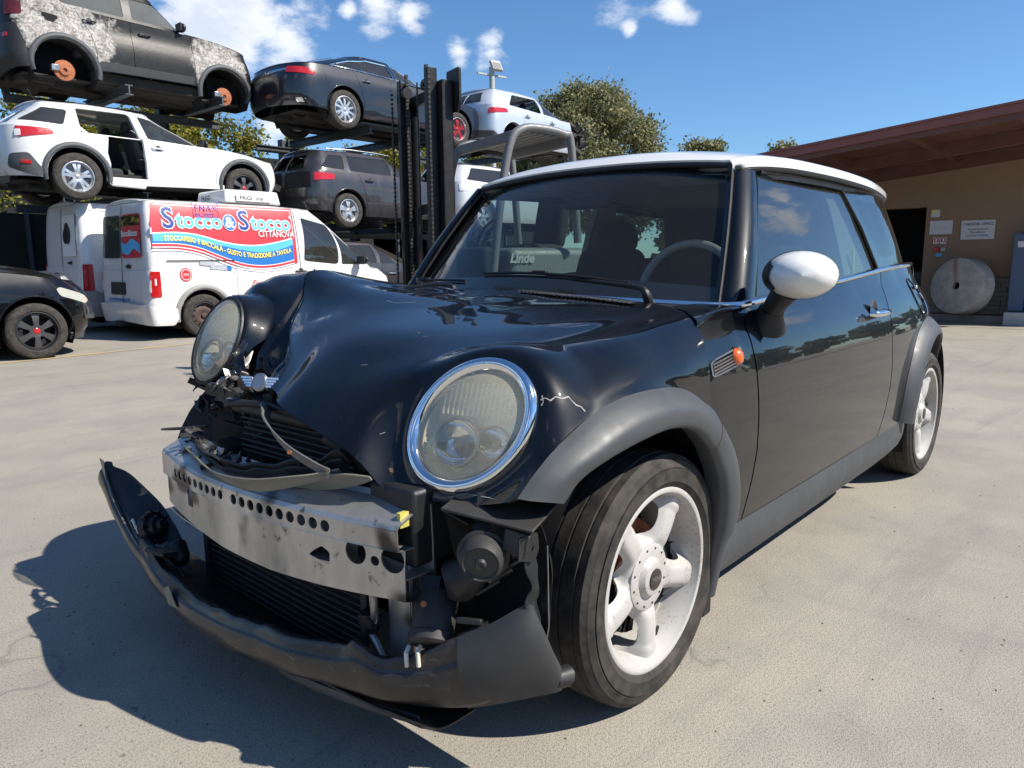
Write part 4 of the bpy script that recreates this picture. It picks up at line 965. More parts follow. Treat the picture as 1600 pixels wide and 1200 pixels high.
# lower lip under the cover
lip = [[(-.66 + .08 * abs(y + .1) ** 2 * 3, y, .155 + .06 * max(0, y + .1) + .05 * max(0, -y - .3)), (-.645 + .08 * abs(y + .1) ** 2 * 3, y, .128 + .06 * max(0, y + .1) + .05 * max(0, -y - .3)), (-.50, y * .98, .13 + .05 * max(0, y + .1))] for y in np.linspace(-.62, .5, 14)]
surf('bumper_lip', np.array(lip), 50, 8, 'flare', bump, thick=.004)
surf('bumper_tray', np.array([[(-.675 + .12 * abs(y) ** 2, y, .18 + .06 * max(0, y)), (-.60 + .05 * abs(y), y, .150 + .06 * max(0, y)), (-.48, y, .145)] for y in np.linspace(-.66, .72, 16)]), 50, 10, 'blackplastic', bump, thick=.004)
iw = np.array([[(-.60, .885, .408), (-.61, .83, .36), (-.632, .70, .30), (-.655, .54, .262)], [(-.585, .86, .40), (-.59, .79, .36), (-.60, .66, .31), (-.62, .52, .255)], [(-.565, .80, .385), (-.56, .72, .345), (-.565, .60, .30), (-.585, .47, .245)], [(-.55, .70, .345), (-.545, .62, .315), (-.55, .52, .27), (-.565, .42, .225)]])
surf('bumper_inner_face', iw, 30, 30, 'blackplastic', bump, thick=.004, label='inner side of the torn bumper end')
# pale mounting strip along the torn right end
ribbon('pale_torn_edge', [(-.603, .905, .415), (-.613, .845, .365), (-.633, .72, .305), (-.655, .57, .262), (-.665, .50, .25)], lambda t: .018 + .022 * abs(math.sin(7 * t + 1)) * (1 - t), 'palestrip', up=(.8, 0, .6), parent=bump)
for p in ((-.635, .62, .285), (-.642, .58, .275)): B().tube([p, (p[0] - .005, p[1] - .02, p[2] + .012), (p[0] - .005, p[1] - .035, p[2] - .006)], .004, 8).ob('mounting_clip', 'whiteclip', bump)
for p in ((-.59, -.59, .29), (-.582, -.615, .296)):
    B().tube([(p[0] + .01, p[1] + .012, p[2] + .002), (p[0], p[1], p[2] + .012), (p[0] - .012, p[1] - .006, p[2] + .006), (p[0] - .014, p[1] - .010, p[2] - .02)], .0045, 8).ob('mounting_clip', 'whiteclip', bump)
B().box((-.53, -.70, .37), (.02, .05, .012), (0, .3, .5)).ob('mounting_bracket', 'darkmetal', bump, bevel=.003)
mesh('scraped_patch', [(-.713, .24, .215), (-.7225, .19, .19), (-.7225, .14, .195), (-.715, .20, .235)], [(0, 1, 2, 3)], 'palestrip', bump, False)

# lamps, horn and canister in the open corners
hn = bpy.data.objects.new('horn', None); link(hn, car); m = frame((-.515, -.722, .498), (-.75, -.55, -.1))
b = B(); b.lathe([(0, .03), (.008, .032), (.012, .026), (.03, .024), (.034, .028), (.038, .022), (.042, .018), (.044, .006), (.044, -.004), (.050, -.006), (.050, -.012), (.040, -.018), (.03, -.03), (0, -.032)], 40, m); b.ob('horn_disc', 'dirtyplastic', hn)
B().beam((-.51, -.715, .53), (-.46, -.68, .60), .03, .006).ob('horn_bracket', 'darkmetal', hn)
b = B(); b.tube([(-.50, -.70, .47), (-.51, -.66, .44), (-.51, -.655, .40)], [.03, .045, .025], 14); b.ob('horn_trumpet', 'blackplastic', hn)
cn = bpy.data.objects.new('charcoal_canister', None); link(cn, car); m = frame((-.535, -.605, .345), (-.55, -.35, -.75))
b = B(); b.lathe([(0, .052), (.040, .052), (.046, .047), (.046, .030), (.043, .028), (.043, -.045), (.040, -.05), (0, -.05)], 36, m); b.ob('canister_body', 'dirtyplastic', cn)
b = B(); b.box(m @ Vector((.02, .01, -.06)), (.03, .04, .03), m.to_3x3()).tube([m @ Vector((-.01, -.02, -.05)), m @ Vector((-.012, -.022, -.08))], .008, 10); b.ob('canister_port', 'darkmetal', cn)
B().lathe([(0, .006), (.006, .006), (.006, -.004)], 10, frame((-.57, -.615, .392), (-.6, -.6, .3))).ob('canister_bolt', 'rust', cn)
fg = bpy.data.objects.new('fog_lamp', None); link(fg, car); m = frame((-.60, .52, .285), (.35, -.75, .35))
b = B(); b.lathe([(0, .02), (.014, .022), (.018, .012), (.03, .008), (.034, -.004), (.046, -.008), (.048, -.03), (.042, -.034)], 36, m); b.ob('lamp_back', 'blackplastic', fg)
for k in range(10):
    a = 2 * PI * k / 10; B().box(m @ Vector((.046 * math.cos(a), .046 * math.sin(a), -.012)), (.012, .008, .02), m.to_3x3() @ Matrix.Rotation(a, 3, 'Z')).ob('lamp_rib', 'blackplastic', fg)
b = B(); b.tube([(-.60, .40, .265), (-.61, .37, .235), (-.61, .35, .22)], [.022, .028, .018], 14).tube([(-.60, .44, .25), (-.61, .41, .225)], [.018, .022], 12).box((-.665, .35, .27), (.05, .08, .012), (0, .3, .2)); b.ob('washer_pump', 'darkmetal', car, bevel=.003)
# wheel-arch liner, inner wing and torn brackets beside the tyre
lin = np.array([[(-.50, -.53, .575), (-.42, -.68, .575), (-.39, -.75, .555)], [(-.46, -.56, .50), (-.40, -.70, .50), (-.385, -.78, .48)], [(-.44, -.58, .40), (-.385, -.70, .39), (-.375, -.775, .38)], [(-.44, -.60, .30), (-.39, -.70, .30), (-.385, -.77, .29)], [(-.46, -.60, .22), (-.42, -.70, .22), (-.42, -.77, .23)]])
surf('wheel_arch_liner', lin, 24, 18, 'blackplastic', car, thick=.003, deform=lambda G: G + .008 * np.sin(G[..., 1:2] * 50) * np.sin(G[..., 2:3] * 30))
b = B(); b.box((-.462, -.71, .573), (.10, .19, .006), (.1, -.1, .3)).box((-.49, -.64, .55), (.04, .07, .004), (.2, .3, .1)); b.ob('wing_bracket', 'dirtyplastic', car, bevel=.002)
br = bpy.data.objects.new('bumper_bracket', None); link(br, car)
panel('bracket_plate', rpoly([(-.045, -.02), (.03, -.025), (.05, .0), (.045, .03), (-.04, .022)], .006), lambda u, v: Vector((-.468 + .35 * u + .0, -.802 - .75 * u * .3, .522 + v)) + Vector((-.01, 0, 0)), 'dirtyplastic', br, holes=[circ(-.012, .002, .007, .007, 12), circ(.018, .004, .007, .007, 12)], step=.012, thick=.006)
ribbon('bracket_strut', [(-.468, -.795, .505), (-.462, -.800, .470), (-.458, -.802, .44), (-.462, -.795, .41), (-.450, -.80, .375), (-.455, -.795, .34)], lambda t: .026 + .008 * math.sin(14 * t), 'darkmetal', up=(0, -1, .2), parent=br, th=.003)
B().box((-.475, -.775, .53), (.03, .05, .045), (.2, .1, .3)).ob('bracket_foot', 'dirtyplastic', br, bevel=.003)
b = B()
for i in range(5):
    x, y, z = -.47 + .03 * rnd.random(), -.60 - .10 * rnd.random(), .40 + .034 * i; b.tube([(x, y, z), (x - .02, y - .03, z + .02), (x - .01, y - .06, z - .01), (x + .02, y - .09, z + .015)], .004, 6)
b.ob('wiring_loom', 'blackplastic', car)
b = B(); b.tube([(-.435, -.812, .52), (-.44, -.818, .44), (-.435, -.815, .36), (-.445, -.812, .31)], .0016, 6); b.ob('loose_wire', 'steel', car)
# inner structure: dark bay, floor
b = B(); b.box((-.06, 0, .42), (.70, 1.06, .42)).box((1.2, 0, .25), (2.9, 1.45, .14)).box((-.37, -.03, .40), (.10, .95, .36)); b.ob('engine_bay', 'dark', car)
b = B()
for i in range(26):
    y = rnd.uniform(-.5, .45); z = rnd.uniform(.50, .70); x = rnd.uniform(-.46, -.38); b.box((x, y, z), (rnd.uniform(.03, .08), rnd.uniform(.03, .10), rnd.uniform(.02, .06)), (rnd.uniform(-.3, .3), rnd.uniform(-.3, .3), rnd.uniform(-.5, .5)))
for i in range(9):
    y = rnd.uniform(-.5, .2); z = rnd.uniform(.56, .66); b.tube([(-.46, y, z), (-.48, y + .05, z + .01), (-.47, y + .12, z - .02), (-.44, y + .2, z)], rnd.uniform(.004, .010), 8)
b.ob('engine_bay_clutter', 'dirtyplastic', car, bevel=.003, kind='stuff')
panel('slam_panel', rpoly([(-.50, .62), (.36, .66), (.40, .70), (-.50, .665)], .01), lambda u, v: Vector((-.44, u, v)), 'darkmetal', car, step=.05, thick=.03)
# ---------------- wipers
def wiper(pts, blade, nm):
    w = bpy.data.objects.new(nm, None); link(w, car)
    B().tube(crom(pts, 16), [.013, .014, .013, .012, .010, .009, .008, .008, .0075, .007, .007, .0065, .006, .006, .006, .006], 8).ob('wiper_arm', 'blackplastic', w)
    b = B(); P = crom(blade, 20); b.tube(P, .0045, 6).tube([(x, y, z + .010) for x, y, z in P], .005, 6)
    b.ob('wiper_blade', 'blackplastic', w); B().box(Vector(P[10]) + Vector((-.002, 0, .014)), (.02, .05, .012), (0, 0, .2)).ob('blade_clip', 'blackplastic', w, bevel=.003)
wiper([(.365, -.535, .915), (.350, -.53, .950), (.360, -.50, .963), (.375, -.40, .972), (.385, -.25, .985), (.385, -.16, .995)], [(.405, -.44, .965), (.375, -.25, .985), (.37, -.05, .993), (.38, .12, .990)], 'windscreen_wiper')
wiper([(.365, .25, .930), (.36, .26, .955), (.38, .33, .960), (.44, .50, .955), (.50, .58, .95)], [(.39, .22, .965), (.42, .40, .965), (.49, .58, .960), (.52, .63, .965)], 'windscreen_wiper')
# ---------------- cabin
def seat(x, y, par):
    s = bpy.data.objects.new('front_seat', None); link(s, par)
    b = B(); b.box((x, y, .52), (.48, .46, .14)); o = b.ob('seat_cushion', 'seat', s, bevel=.05, seg=4)
    b = B(); b.box((x + .30, y, .82), (.13, .44, .56), (0, .25, 0), taper=.78); b.ob('seat_backrest', 'seat', s, bevel=.05, seg=4)
    b = B(); b.sphere((x + .385, y, 1.135), .125, 20, 14, (.42, 1.0, .78)); b.ob('headrest', 'seat', s)
for y in (-.37, .37): seat(1.15, y, car)
B().box((2.1, 0, .75), (.14, 1.1, .5), (0, .25, 0)).ob('rear_seat', 'seat', car, bevel=.05, seg=3)
dash = np.array([[(.40, y, .905), (.55, y, .915), (.72, y, .90 + (.04 if y < 0 else 0) * math.exp(-((y + .37) / .2) ** 2)), (.80, y, .84), (.78, y, .62)] for y in np.linspace(-.66, .66, 15)])
surf('dashboard', dash, 40, 16, 'interior', car)
B().tube([(.88 + .10 * math.sin(a) * .35, -.37 + .185 * math.cos(a), .92 + .175 * math.sin(a)) for a in np.linspace(0, 2 * PI, 40, endpoint=False)], .014, 10, closed=True).ob('steering_wheel', 'interior_light', car)
B().box((.87, -.37, .90), (.04, .14, .07)).beam((.88, -.37, .92), (.90, -.20, .93), .03, .02).beam((.88, -.37, .92), (.90, -.54, .93), .03, .02).ob('steering_hub', 'interior', car, bevel=.01)
B().box((.80, .0, 1.255), (.03, .2, .06)).ob('rear_view_mirror', 'interior', car, bevel=.012)
for sd in (-.40, .36): B().box((.90, sd, 1.315), (.16, .36, .016), (0, .15, 0)).ob('sun_visor', 'headliner', car, bevel=.006)
# tail end, hidden from here but closing the car
panel('tailgate', [(-.62, .55), (.62, .55), (.60, 1.0), (-.60, 1.0)], lambda u, v: Vector((XR(v) - .03 * u * u - .02, u, v)), 'black_paint', car, step=.1)
panel('rear_window', [(-.55, 1.0), (.55, 1.0), (.46, 1.30), (-.46, 1.30)], lambda u, v: Vector((XR(v) - .08 * u * u - .03, u, v)), 'glass', car, step=.1)
# warm sticker strip in the side window
B().box((1.72, -.655, 1.02), (.025, .004, .11), (0, -.15, 0)).ob('window_label', 'yellowish', car)

# ---------------- scratches and scuffs lying on the painted skin
def onskin(pts, names=('bonnet', 'bonnet_corner')):
    from mathutils.bvhtree import BVHTree
    out = []; trees = [BVHTree.FromPolygons([tuple(v.co) for v in o.data.vertices], [tuple(p.vertices) for p in o.data.polygons]) for o in bpy.data.objects if o.name in names]
    for px, py in pts:
        best = None
        for t in trees:
            h = t.ray_cast(CAMP, pixdir(px, py))
            if h[0] is not None and (best is None or h[3] < best[3]): best = h
        if best: out.append((best[0], best[1] if best[1].dot(pixdir(px, py)) < 0 else -best[1]))
    return out
def scratch(pts, w, mat, lab=None):
    H = onskin(pts)
    if len(H) < 2: return
    vs = []
    for i, (p, n) in enumerate(H):
        t = (H[min(i + 1, len(H) - 1)][0] - H[max(i - 1, 0)][0]).normalized(); s_ = t.cross(n).normalized() * w * (.35 + .65 * abs(math.sin(i * 1.9 + 1))) * .5; vs += [p + n * .0007 - s_, p + n * .0007 + s_]
    mesh('paint_scratch', vs, [(2 * i, 2 * i + 1, 2 * i + 3, 2 * i + 2) for i in range(len(H) - 1)], mat, car, False)
M['scratchwhite'] = plain('bare_scratch', (.30, .29, .28), .6, var=.3, sc=60)
scratch([(845, 625), (852, 622), (860, 626), (868, 620), (878, 623), (888, 620), (893, 626), (900, 633), (908, 636), (914, 643)], .0035, 'scratchwhite')
scratch([(847, 618), (849, 628), (846, 634)], .003, 'scratchwhite'); scratch([(700, 777), (730, 772), (765, 778), (795, 786), (800, 792)], .0018, 'scratchwhite')
scratch([(830, 505), (880, 512), (920, 508)], .0012, 'scratchwhite'); scratch([(604, 470), (620, 474), (650, 472)], .0015, 'scratchwhite')
for q_ in range(6):
    x_, y_ = rnd.uniform(560, 760), rnd.uniform(520, 690); a_ = rnd.uniform(-.4, .4); L_ = rnd.uniform(4, 14); scratch([(x_ + k * L_ / 3, y_ + k * L_ / 3 * a_) for k in range(4)], .0012, 'scratchwhite')
M['rustspot'] = plain('rust_spot', (.09, .05, .035), .8, var=.6, sc=80)
for x_, y_, r_ in ((612, 735, 5), (655, 520, 2), (700, 780, 3)):
    H = onskin([(x_, y_)] + [(x_ + r_ * math.cos(a) * rnd.uniform(.5, 1.2), y_ + r_ * math.sin(a) * rnd.uniform(.5, 1.2)) for a in np.linspace(0, 2 * PI, 15)[:-1]])
    if len(H) == 15: mesh('rust_spot', [p + n * .0006 for p, n in H], [(0, k, k % 14 + 1) for k in range(1, 15)], 'rustspot', car, False)
# loose grit and plastic crumbs lying on the yard round the wreck
b = B(); r4 = random.Random(44)
for i in range(900):
    x, y = r4.uniform(-1.6, 4.5), r4.uniform(-2.2, 3.2)
    if i < 220: x, y = r4.gauss(-.75, .22), r4.gauss(-.1, .55)
    s_ = r4.uniform(.002, .0055) * (1.6 if i % 41 == 0 else 1); a = r4.uniform(0, 6.3); vs = [Vector((x + s_ * math.cos(a + q * 2.1), y + s_ * r4.uniform(.6, 1) * math.sin(a + q * 2.1), .0004)) for q in range(3)] + [Vector((x, y, s_ * .8))]
    b.add(vs, [(0, 1, 3), (1, 2, 3), (2, 0, 3)])
b.ob('grit', 'grit', None, kind='stuff')
# ------------------------------------------------------------------ generic car builder for the yard behind
class Shell:
    """wraps (s, z) onto a car side: s is the distance along the car (forward +), bending round both ends to the centre line"""
    def __init__(s, sR, sF, W, xr, xf, n=3.2, tap=None):
        s.sR, s.sF, s.W, s.xr, s.xf, s.tap = sR, sF, W, xr, xf, tap or [(-9, 1), (9, 1)]
        w = sint(.7, W) if W[0][0] < .7 else W[0][1]
        zr = .5 * (xr[0][0] + xr[-1][0]); s.q0 = quarter(n, abs(sR - sint(zr, xr)), w); s.q1 = quarter(n, abs(sint(zr, xf) - sF), w)
        s.Lr, s.Lf = s.q0[0][-1], s.q1[0][-1]; s.s0, s.s1 = sR - s.Lr, sF + s.Lf
    def P(s, a, z, side, ins=0.):
        if a < s.sR:
            w = (sint(z, s.W) * interp(s.sR, s.tap)) - ins; L = s.sR - a; fx = np.interp(L, s.q0[0], s.q0[1]); fy = np.interp(L, s.q0[0], s.q0[2])
            return Vector((s.sR - fx * (s.sR - sint(z, s.xr) - ins), side * w * fy, z))
        if a > s.sF:
            w = (sint(z, s.W) * interp(s.sF, s.tap)) - ins; L = a - s.sF; fx = np.interp(L, s.q1[0], s.q1[1]); fy = np.interp(L, s.q1[0], s.q1[2])
            return Vector((s.sF + fx * (sint(z, s.xf) - s.sF - ins), side * w * fy, z))
        return Vector((a, side * (sint(z, s.W) * interp(a, s.tap) - ins), z))

    def X(s, a, z=.95): return s.P(a, z, 1).x
    def inv(s, x, z):
        if x < s.sR: return s.sR - float(np.interp((s.sR - x) / (s.sR - sint(z, s.xr)), s.q0[1], s.q0[0]))
        if x > s.sF: return s.sF + float(np.interp((x - s.sF) / (sint(z, s.xf) - s.sF), s.q1[1], s.q1[0]))
        return x

def bg_wheel(par, x, y, side, R, rr, style, w=.2, tyre=True):
    wh = bpy.data.objects.new('wheel', None); wh.location = (x, y, R); link(wh, par); m = frame((0, 0, 0), (0, side, 0)); h = w / 2
    if tyre: b = B(); b.lathe(tyre_profile(R, rr, w, False), 48, m); b.ob('tyre', 'tyre', wh, auto=30)
    key = (style, round(rr, 3), side, round(w, 2))
    if style == 'disc':
        b = B(); b.lathe([(0, .02), (.07, .02), (.075, .045), (.03, .05), (.03, .03), (.07, .02), (.15, .012), (.153, -.01), (0, -.01)], 40, m); b.ob('brake_disc', 'rust', wh)
        b = B(); b.box(m @ Vector((.02, -.13 * side, .0)), (.12, .10, .09)); b.ob('brake_caliper', 'steel', wh, bevel=.01)
        b = B(); b.tube([m @ Vector((0, 0, -.01)), m @ Vector((.05, 0, -.35))], .05, 10); b.ob('axle', 'darkmetal', wh); return wh
    b = B(); b.lathe([(rr, h * .7), (rr + .004, h * .9), (rr - .006, h * .92), (rr - .02, h * .6), (rr - .03, -h * .7), (0, -h * .75)], 40, m); b.ob('rim_barrel', 'darkmetal' if style in ('steelwheel', 'dark6') else 'silverrim', wh)
    r1 = rr - .004
    if style == 'steelwheel':
        hf = lambda x_, y_: h * (.35 + .25 * math.exp(-((math.hypot(x_, y_) - .10) / .035) ** 2) - .0); holes = [circ(.148 * math.cos(a), .148 * math.sin(a), .013, .013, 8) for a in np.linspace(0, 2 * PI, 12, endpoint=False)]; mat = 'rust_steel'
    else:
        n, wd, mat = {'ten': (10, .30, 'silverrim'), 'five': (5, .42, 'silverrim'), 'dark6': (6, .38, 'greyrim'), 'star5': (5, .36, 'silverrim'), 'red5': (5, .4, 'redrim'), 'twin': (5, .48, 'silverrim')}[style]
        hf = lambda x_, y_: h * (.55 + .15 * math.sin(min(1, math.hypot(x_, y_) / r1) * PI)); holes = []
        for k in range(n):
            a0 = 2 * PI * (k + .5) / n; ha = PI / n * (1 - wd); i0, i1 = (.34 if n < 8 else .42) * r1, .90 * r1
            hp = [(i0 * math.cos(a0 + q * ha * .55), i0 * math.sin(a0 + q * ha * .55)) for q in (-1, 0, 1)] + [(i1 * math.cos(a0 + q * ha), i1 * math.sin(a0 + q * ha)) for q in (1, .5, 0, -.5, -1)]
            holes.append(rpoly(hp, .012, 2))
            if style == 'twin':
                a1 = 2 * PI * k / n; holes.append([(.55 * r1 * math.cos(a1), .55 * r1 * math.sin(a1))] + [(.85 * r1 * math.cos(a1 + q), .85 * r1 * math.sin(a1 + q)) for q in (.09, -.09)])
    panel('rim_face', circ(0, 0, r1, n=40), lambda x_, y_: m @ Vector((x_, y_, hf(x_, y_))), mat, wh, holes=holes, step=.03, thick=.015)
    b = B(); b.lathe([(0, h * .72), (.025, h * .72), (.035, h * .66), (.036, h * .5)], 20, m); b.ob('hub_cap', mat if style != 'dark6' else 'redlens', wh)
    return wh
M['rust_steel'] = plain('rusty_steel_wheel', (.09, .06, .05), .7, .3, var=.6, sc=20)
M['redrim'] = plain('red_rim', (.28, .012, .02), .4, .2)
M['bgglass'] = glassmat('car_window_glass', (.16, .22, .20), 1.75, dust=.12)
M['bgplastic'] = plain('grey_cladding', (.07, .075, .08), .6, var=.3)
M['bumperblack'] = plain('black_bumper', (.02, .02, .022), .5)

def bgcar(name, loc, label, paintm, sp, group=None, rot=(0, 0, 0), category='car'):
    root = empty(name, loc, rot, label, category, group)
    P = lambda k, d=None: sp.get(k, d)
    wb, R = sp['wb'], sp['R']; lo = Shell(*sp['lower'], n=P('n', 3.2), tap=P('tap')); up = Shell(*sp['upper'], n=P('nu', 3.0), tap=P('tapu', P('tap')))
    ar = P('ar', R + .055); sill = sp['sill']; beltx = lambda a: sint(a, sp['belt']); belt_ = lambda a: beltx(lo.X(a)); beltu = lambda a: beltx(up.X(a, beltx(up.X(a)))); roof_ = lambda a: sint(min(max(a, up.sR - .05), up.sF + .05), sp['roof']) - .012 * (a > up.sF + .4)
    arches = [(0, R + .01, ar)] + ([(wb, R + .01, ar)] if not P('nofrontarch') else [])
    def low(a):
        z = interp(a, sill)
        for cx, cz, r in arches:
            if abs(a - cx) < r: z = max(z, cz + math.sqrt(r * r - (a - cx) ** 2))
        return z
    cuts = [[(lo.s0, 0), (lo.s0, 2)]] + sp['cuts'] + [[(lo.s1, 0), (lo.s1, 2)]]; names = sp['names']
    step = P('step', .09)
    def cutx(c, z): return float(np.interp(z, [p[1] for p in c], [p[0] for p in c]))
    def region(c0, c1):
        a0, a1 = cutx(c0, low(cutx(c0, .4))), cutx(c1, low(cutx(c1, .4))); g = .004
        a0, a1 = cutx(c0, low(a0)) + g, cutx(c1, low(a1)) - g
        xs = sorted(set([a0, a1] + [x for x in np.arange(a0, a1, .05)] + [cx + sg * r * f for cx, cz, r in arches for sg in (-1, 1) for f in (1.0001, .9999, .985, .93, .8) if a0 < cx + sg * r * f < a1]))
        bottom = [(x, low(x)) for x in xs]
        zt0 = belt_(cutx(c0, .9)); zt1 = belt_(cutx(c1, .9)); z0, z1 = bottom[0][1], bottom[-1][1]
        rightc = [(cutx(c1, z) - g, z) for z in np.linspace(z1, zt1, 7)[1:]]; leftc = [(cutx(c0, z) + g, z) for z in np.linspace(zt0, z0, 7)[:-1]]
        ta, tb = rightc[-1][0], leftc[0][0]; topc = [(x, belt_(x)) for x in np.linspace(ta, tb, max(3, int((ta - tb) / .1)))[1:-1]]
        return bottom + rightc + topc + leftc
    for side in (-1, 1):
        fl = side > 0
        if side > 0 and P('oneside'): continue
        for i in range(len(cuts) - 1):
            nm = names[i]
            if nm is None: continue
            nm, mt = (nm if isinstance(nm, tuple) else (nm, paintm)); lab = None
            if isinstance(nm, str) and '|' in nm: nm, lab = nm.split('|')
            hol = [h for h in P('openlow', ()) if i in h[0]]
            o = panel(nm, region(cuts[i], cuts[i + 1]), lambda a, z: lo.P(a, z, side), mt, root, holes=[h[1] for h in hol], step=step, thick=.015, flip=fl)
            if lab: o['label'] = lab
        # bumper bands etc. lying over the shell
        for nm, poly, mt, off in P('lowpatch', ()):
            if isinstance(poly, tuple): poly = rpoly(*poly)
            panel(nm, poly, lambda a, z: lo.P(a, z, side, -off), mt, root, step=step * .6, thick=.012, flip=fl)
        # greenhouse
        gs0, gs1 = P('gspan', (up.s0, up.s1)); xs = np.linspace(gs0, gs1, 40)
        out = [(x, beltu(x) - .004) for x in xs] + [(x, roof_(x)) for x in xs[::-1]]
        wins = P('wins', ()); holes = []
        for w_ in wins:
            pl = w_[1]
            if w_[0] == 'windscreen' or (len(w_) > 3 and w_[3] == 'rear'):
                z0, z1 = pl; fr_n = w_[0] == 'windscreen'; q_ = up.q1 if fr_n else up.q0; L9 = float(np.interp(.90, q_[1], q_[0])); pl = [(up.sF + L9, z0), (up.s1 + .2, z0), (up.s1 + .2, z1), (up.sF + L9, z1)] if fr_n else [(up.s0 - .2, z0), (up.sR - L9, z0), (up.sR - L9, z1), (up.s0 - .2, z1)]
                pl = [(min(max(x, up.s0 + .004), up.s1 - .004), z) for x, z in pl]; holes.append(pl)
            else: holes.append(rpoly([(up.inv(x, z), z) for x, z in pl], w_[2] if len(w_) > 2 else .04))
        panel('roof_frame', out, lambda a, z: up.P(a, z, side, .004), P('framemat', paintm), root, holes=holes, step=step, thick=.02, flip=fl)
        for w_, hl in zip(wins, holes):
            if w_[0] is None: continue
            panel(w_[0], hl, lambda a, z: up.P(a, z, side, .014), P('glassmat', 'bgglass'), root, step=step, flip=fl)
            if P('wintrim'): B().tube([up.P(a, z, side, -.002) for a, z in resample(hl, .06)], P('wintrimw', .007), 6, closed=True).ob('window_trim', P('wintrim'), root)
        for nm, poly, mt, off in P('uppatch', ()):
            if isinstance(poly, tuple): poly = rpoly([(up.inv(x, z), z) for x, z in poly[0]], poly[1])
            panel(nm, poly, lambda a, z: up.P(a, z, side, -off), mt, root, step=step * .6, thick=.01, flip=fl)
        # arches: lip and housing
        for cx, cz, r in arches:
            n = 20; rows = []
            for k in range(n + 1):
                a = PI * (1.06 - 1.12 * k / n); x, z = cx + r * math.cos(a), cz + r * math.sin(a); z = max(z, .2)
                e = lo.P(x, z, side, .0); x2, z2 = cx + (r + P('clad', .02)) * math.cos(a), cz + (r + P('clad', .02)) * math.sin(a); f = lo.P(x2, max(z2, .18), side)
                rows.append([f + Vector((0, side * .002, 0)), f.lerp(e, .3) + Vector((0, side * (.012 + P('cladout', 0)), 0)), f.lerp(e, .85) + Vector((0, side * (.012 + P('cladout', 0)), 0)), e + Vector((0, -side * .02, 0)), Vector((e.x, e.y - side * .07, e.z))])
            surf('wheel_arch_lip', np.array([[list(v) for v in q] for q in rows]), 30, 9, P('cladmat', paintm), root)
            vs = []
            for k in range(n + 1):
                a = PI * (1.15 - 1.3 * k / n); vs += [(cx + (r + .02) * math.cos(a), side * (lo.P(cx, .6, 1).y - .05), cz + (r + .02) * math.sin(a)), (cx + (r + .02) * math.cos(a), side * .45, cz + (r + .02) * math.sin(a))]
            mesh('wheel_housing', vs, [(2 * k, 2 * k + 1, 2 * k + 3, 2 * k + 2) for k in range(n)] + [tuple(2 * k + 1 for k in range(n + 1))], 'dark', root)
    # roof and bonnet caps
    def cap(nm, sh, za, s0, s1, crown, mat, n=26, off=.0, lab=None):
        rows = []
        for a in np.linspace(s0, s1, n):
            p = sh.P(a, za(a), 1, off); r = []
            for f in np.linspace(-1, 1, 13): r.append((p.x, p.y * f, p.z + crown * (1 - abs(f) ** 2.4) * min(1, p.y / .6)))
            rows.append(r)
        o = surf(nm, np.array(rows), n * 2, 26, mat, root, thick=.008)
        if lab: o['label'] = lab
    cap('roof', up, lambda a: roof_(a) + .004, gs0 + .001, gs1 - .001, P('crown', .05), P('roofmat', paintm))
    hb = P('hood')
    if hb: cap('bonnet', lo, lambda a: belt_(a) + .002, hb, lo.s1, P('hoodcrown', .07), P('hoodmat', paintm), lab=P('hoodlabel'))
    tb = P('trunk')
    if tb: cap('boot_lid', lo, lambda a: belt_(a) + .002, lo.s0, tb, .04, paintm)
    # floor pan, underside pieces
    zf = P('floor', .24); x0, x1 = lo.xr[0][1] + .12, lo.xf[0][1] - .15
    b = B(); b.box(((x0 + x1) / 2, 0, zf + .02), (x1 - x0, 1.25, .04)).box((wb / 2, 0, zf + .10), (wb - .9, 1.55, .16))
    b.box((.0, 0, R + .0), (.16, 1.2, .10)).box((.5, .1, zf - .03), (wb, .22, .08)).box((-.3, -.25, zf - .02), (.5, .5, .12))
    b.tube([(x0 + .1, -.35, zf - .03), (.2, -.25, zf - .06), (1.0, .05, zf - .03), (wb - .4, .05, zf)], .035, 8)
    b.ob('underbody', 'underbody', root, bevel=.02)
    if P('engine', True): B().box((wb + .15, 0, .50), (.6, 1.0, .45)).ob('engine_bay', 'dark', root)
    zs = P('seatz', .0)
    for y in (-.38, .38):
        st = bpy.data.objects.new('front_seat', None); link(st, root)
        B().box((1.30, y, .50 + zs), (.5, .48, .16)).ob('seat_cushion', 'seat', st, bevel=.05)
        B().box((1.00, y, .86 + zs), (.14, .46, .62), (0, -.25, 0), taper=.8).ob('seat_backrest', 'seat', st, bevel=.05); B().sphere((.90, y, 1.22 + zs), .11, 12, 8, (.5, 1.1, .85)).ob('headrest', 'seat', st)
    if P('rearseat', True): B().box((.22, 0, .80 + zs), (.16, 1.2, .62), (0, -.3, 0), taper=.9).box((.5, 0, .48 + zs), (.5, 1.2, .18)).ob('rear_seat', 'seat', root, bevel=.05)
    B().box((wb - .55, 0, .86 + zs * .7), (.35, 1.35, .22)).ob('dashboard', 'interior', root, bevel=.04)
    B().tube([(wb - .85 - .09 * math.sin(a), .36 + .18 * math.cos(a), .93 + zs * .7 + .16 * math.sin(a)) for a in np.linspace(0, 2 * PI, 20, endpoint=False)], .015, 6, closed=True).ob('steering_wheel', 'interior', root)
    # wheels
    for (x, k) in ((0, 0), (wb, 1)):
        for side in (-1, 1):
            st = sp['wheels'][k * 2 + (0 if side < 0 else 1)]
            if st: bg_wheel(root, x, side * (lo.P(x, .6, 1).y - .11), side, R if st != 'disc' else R, P('rr', R - .11), st, P('tw', .205), st != 'disc')
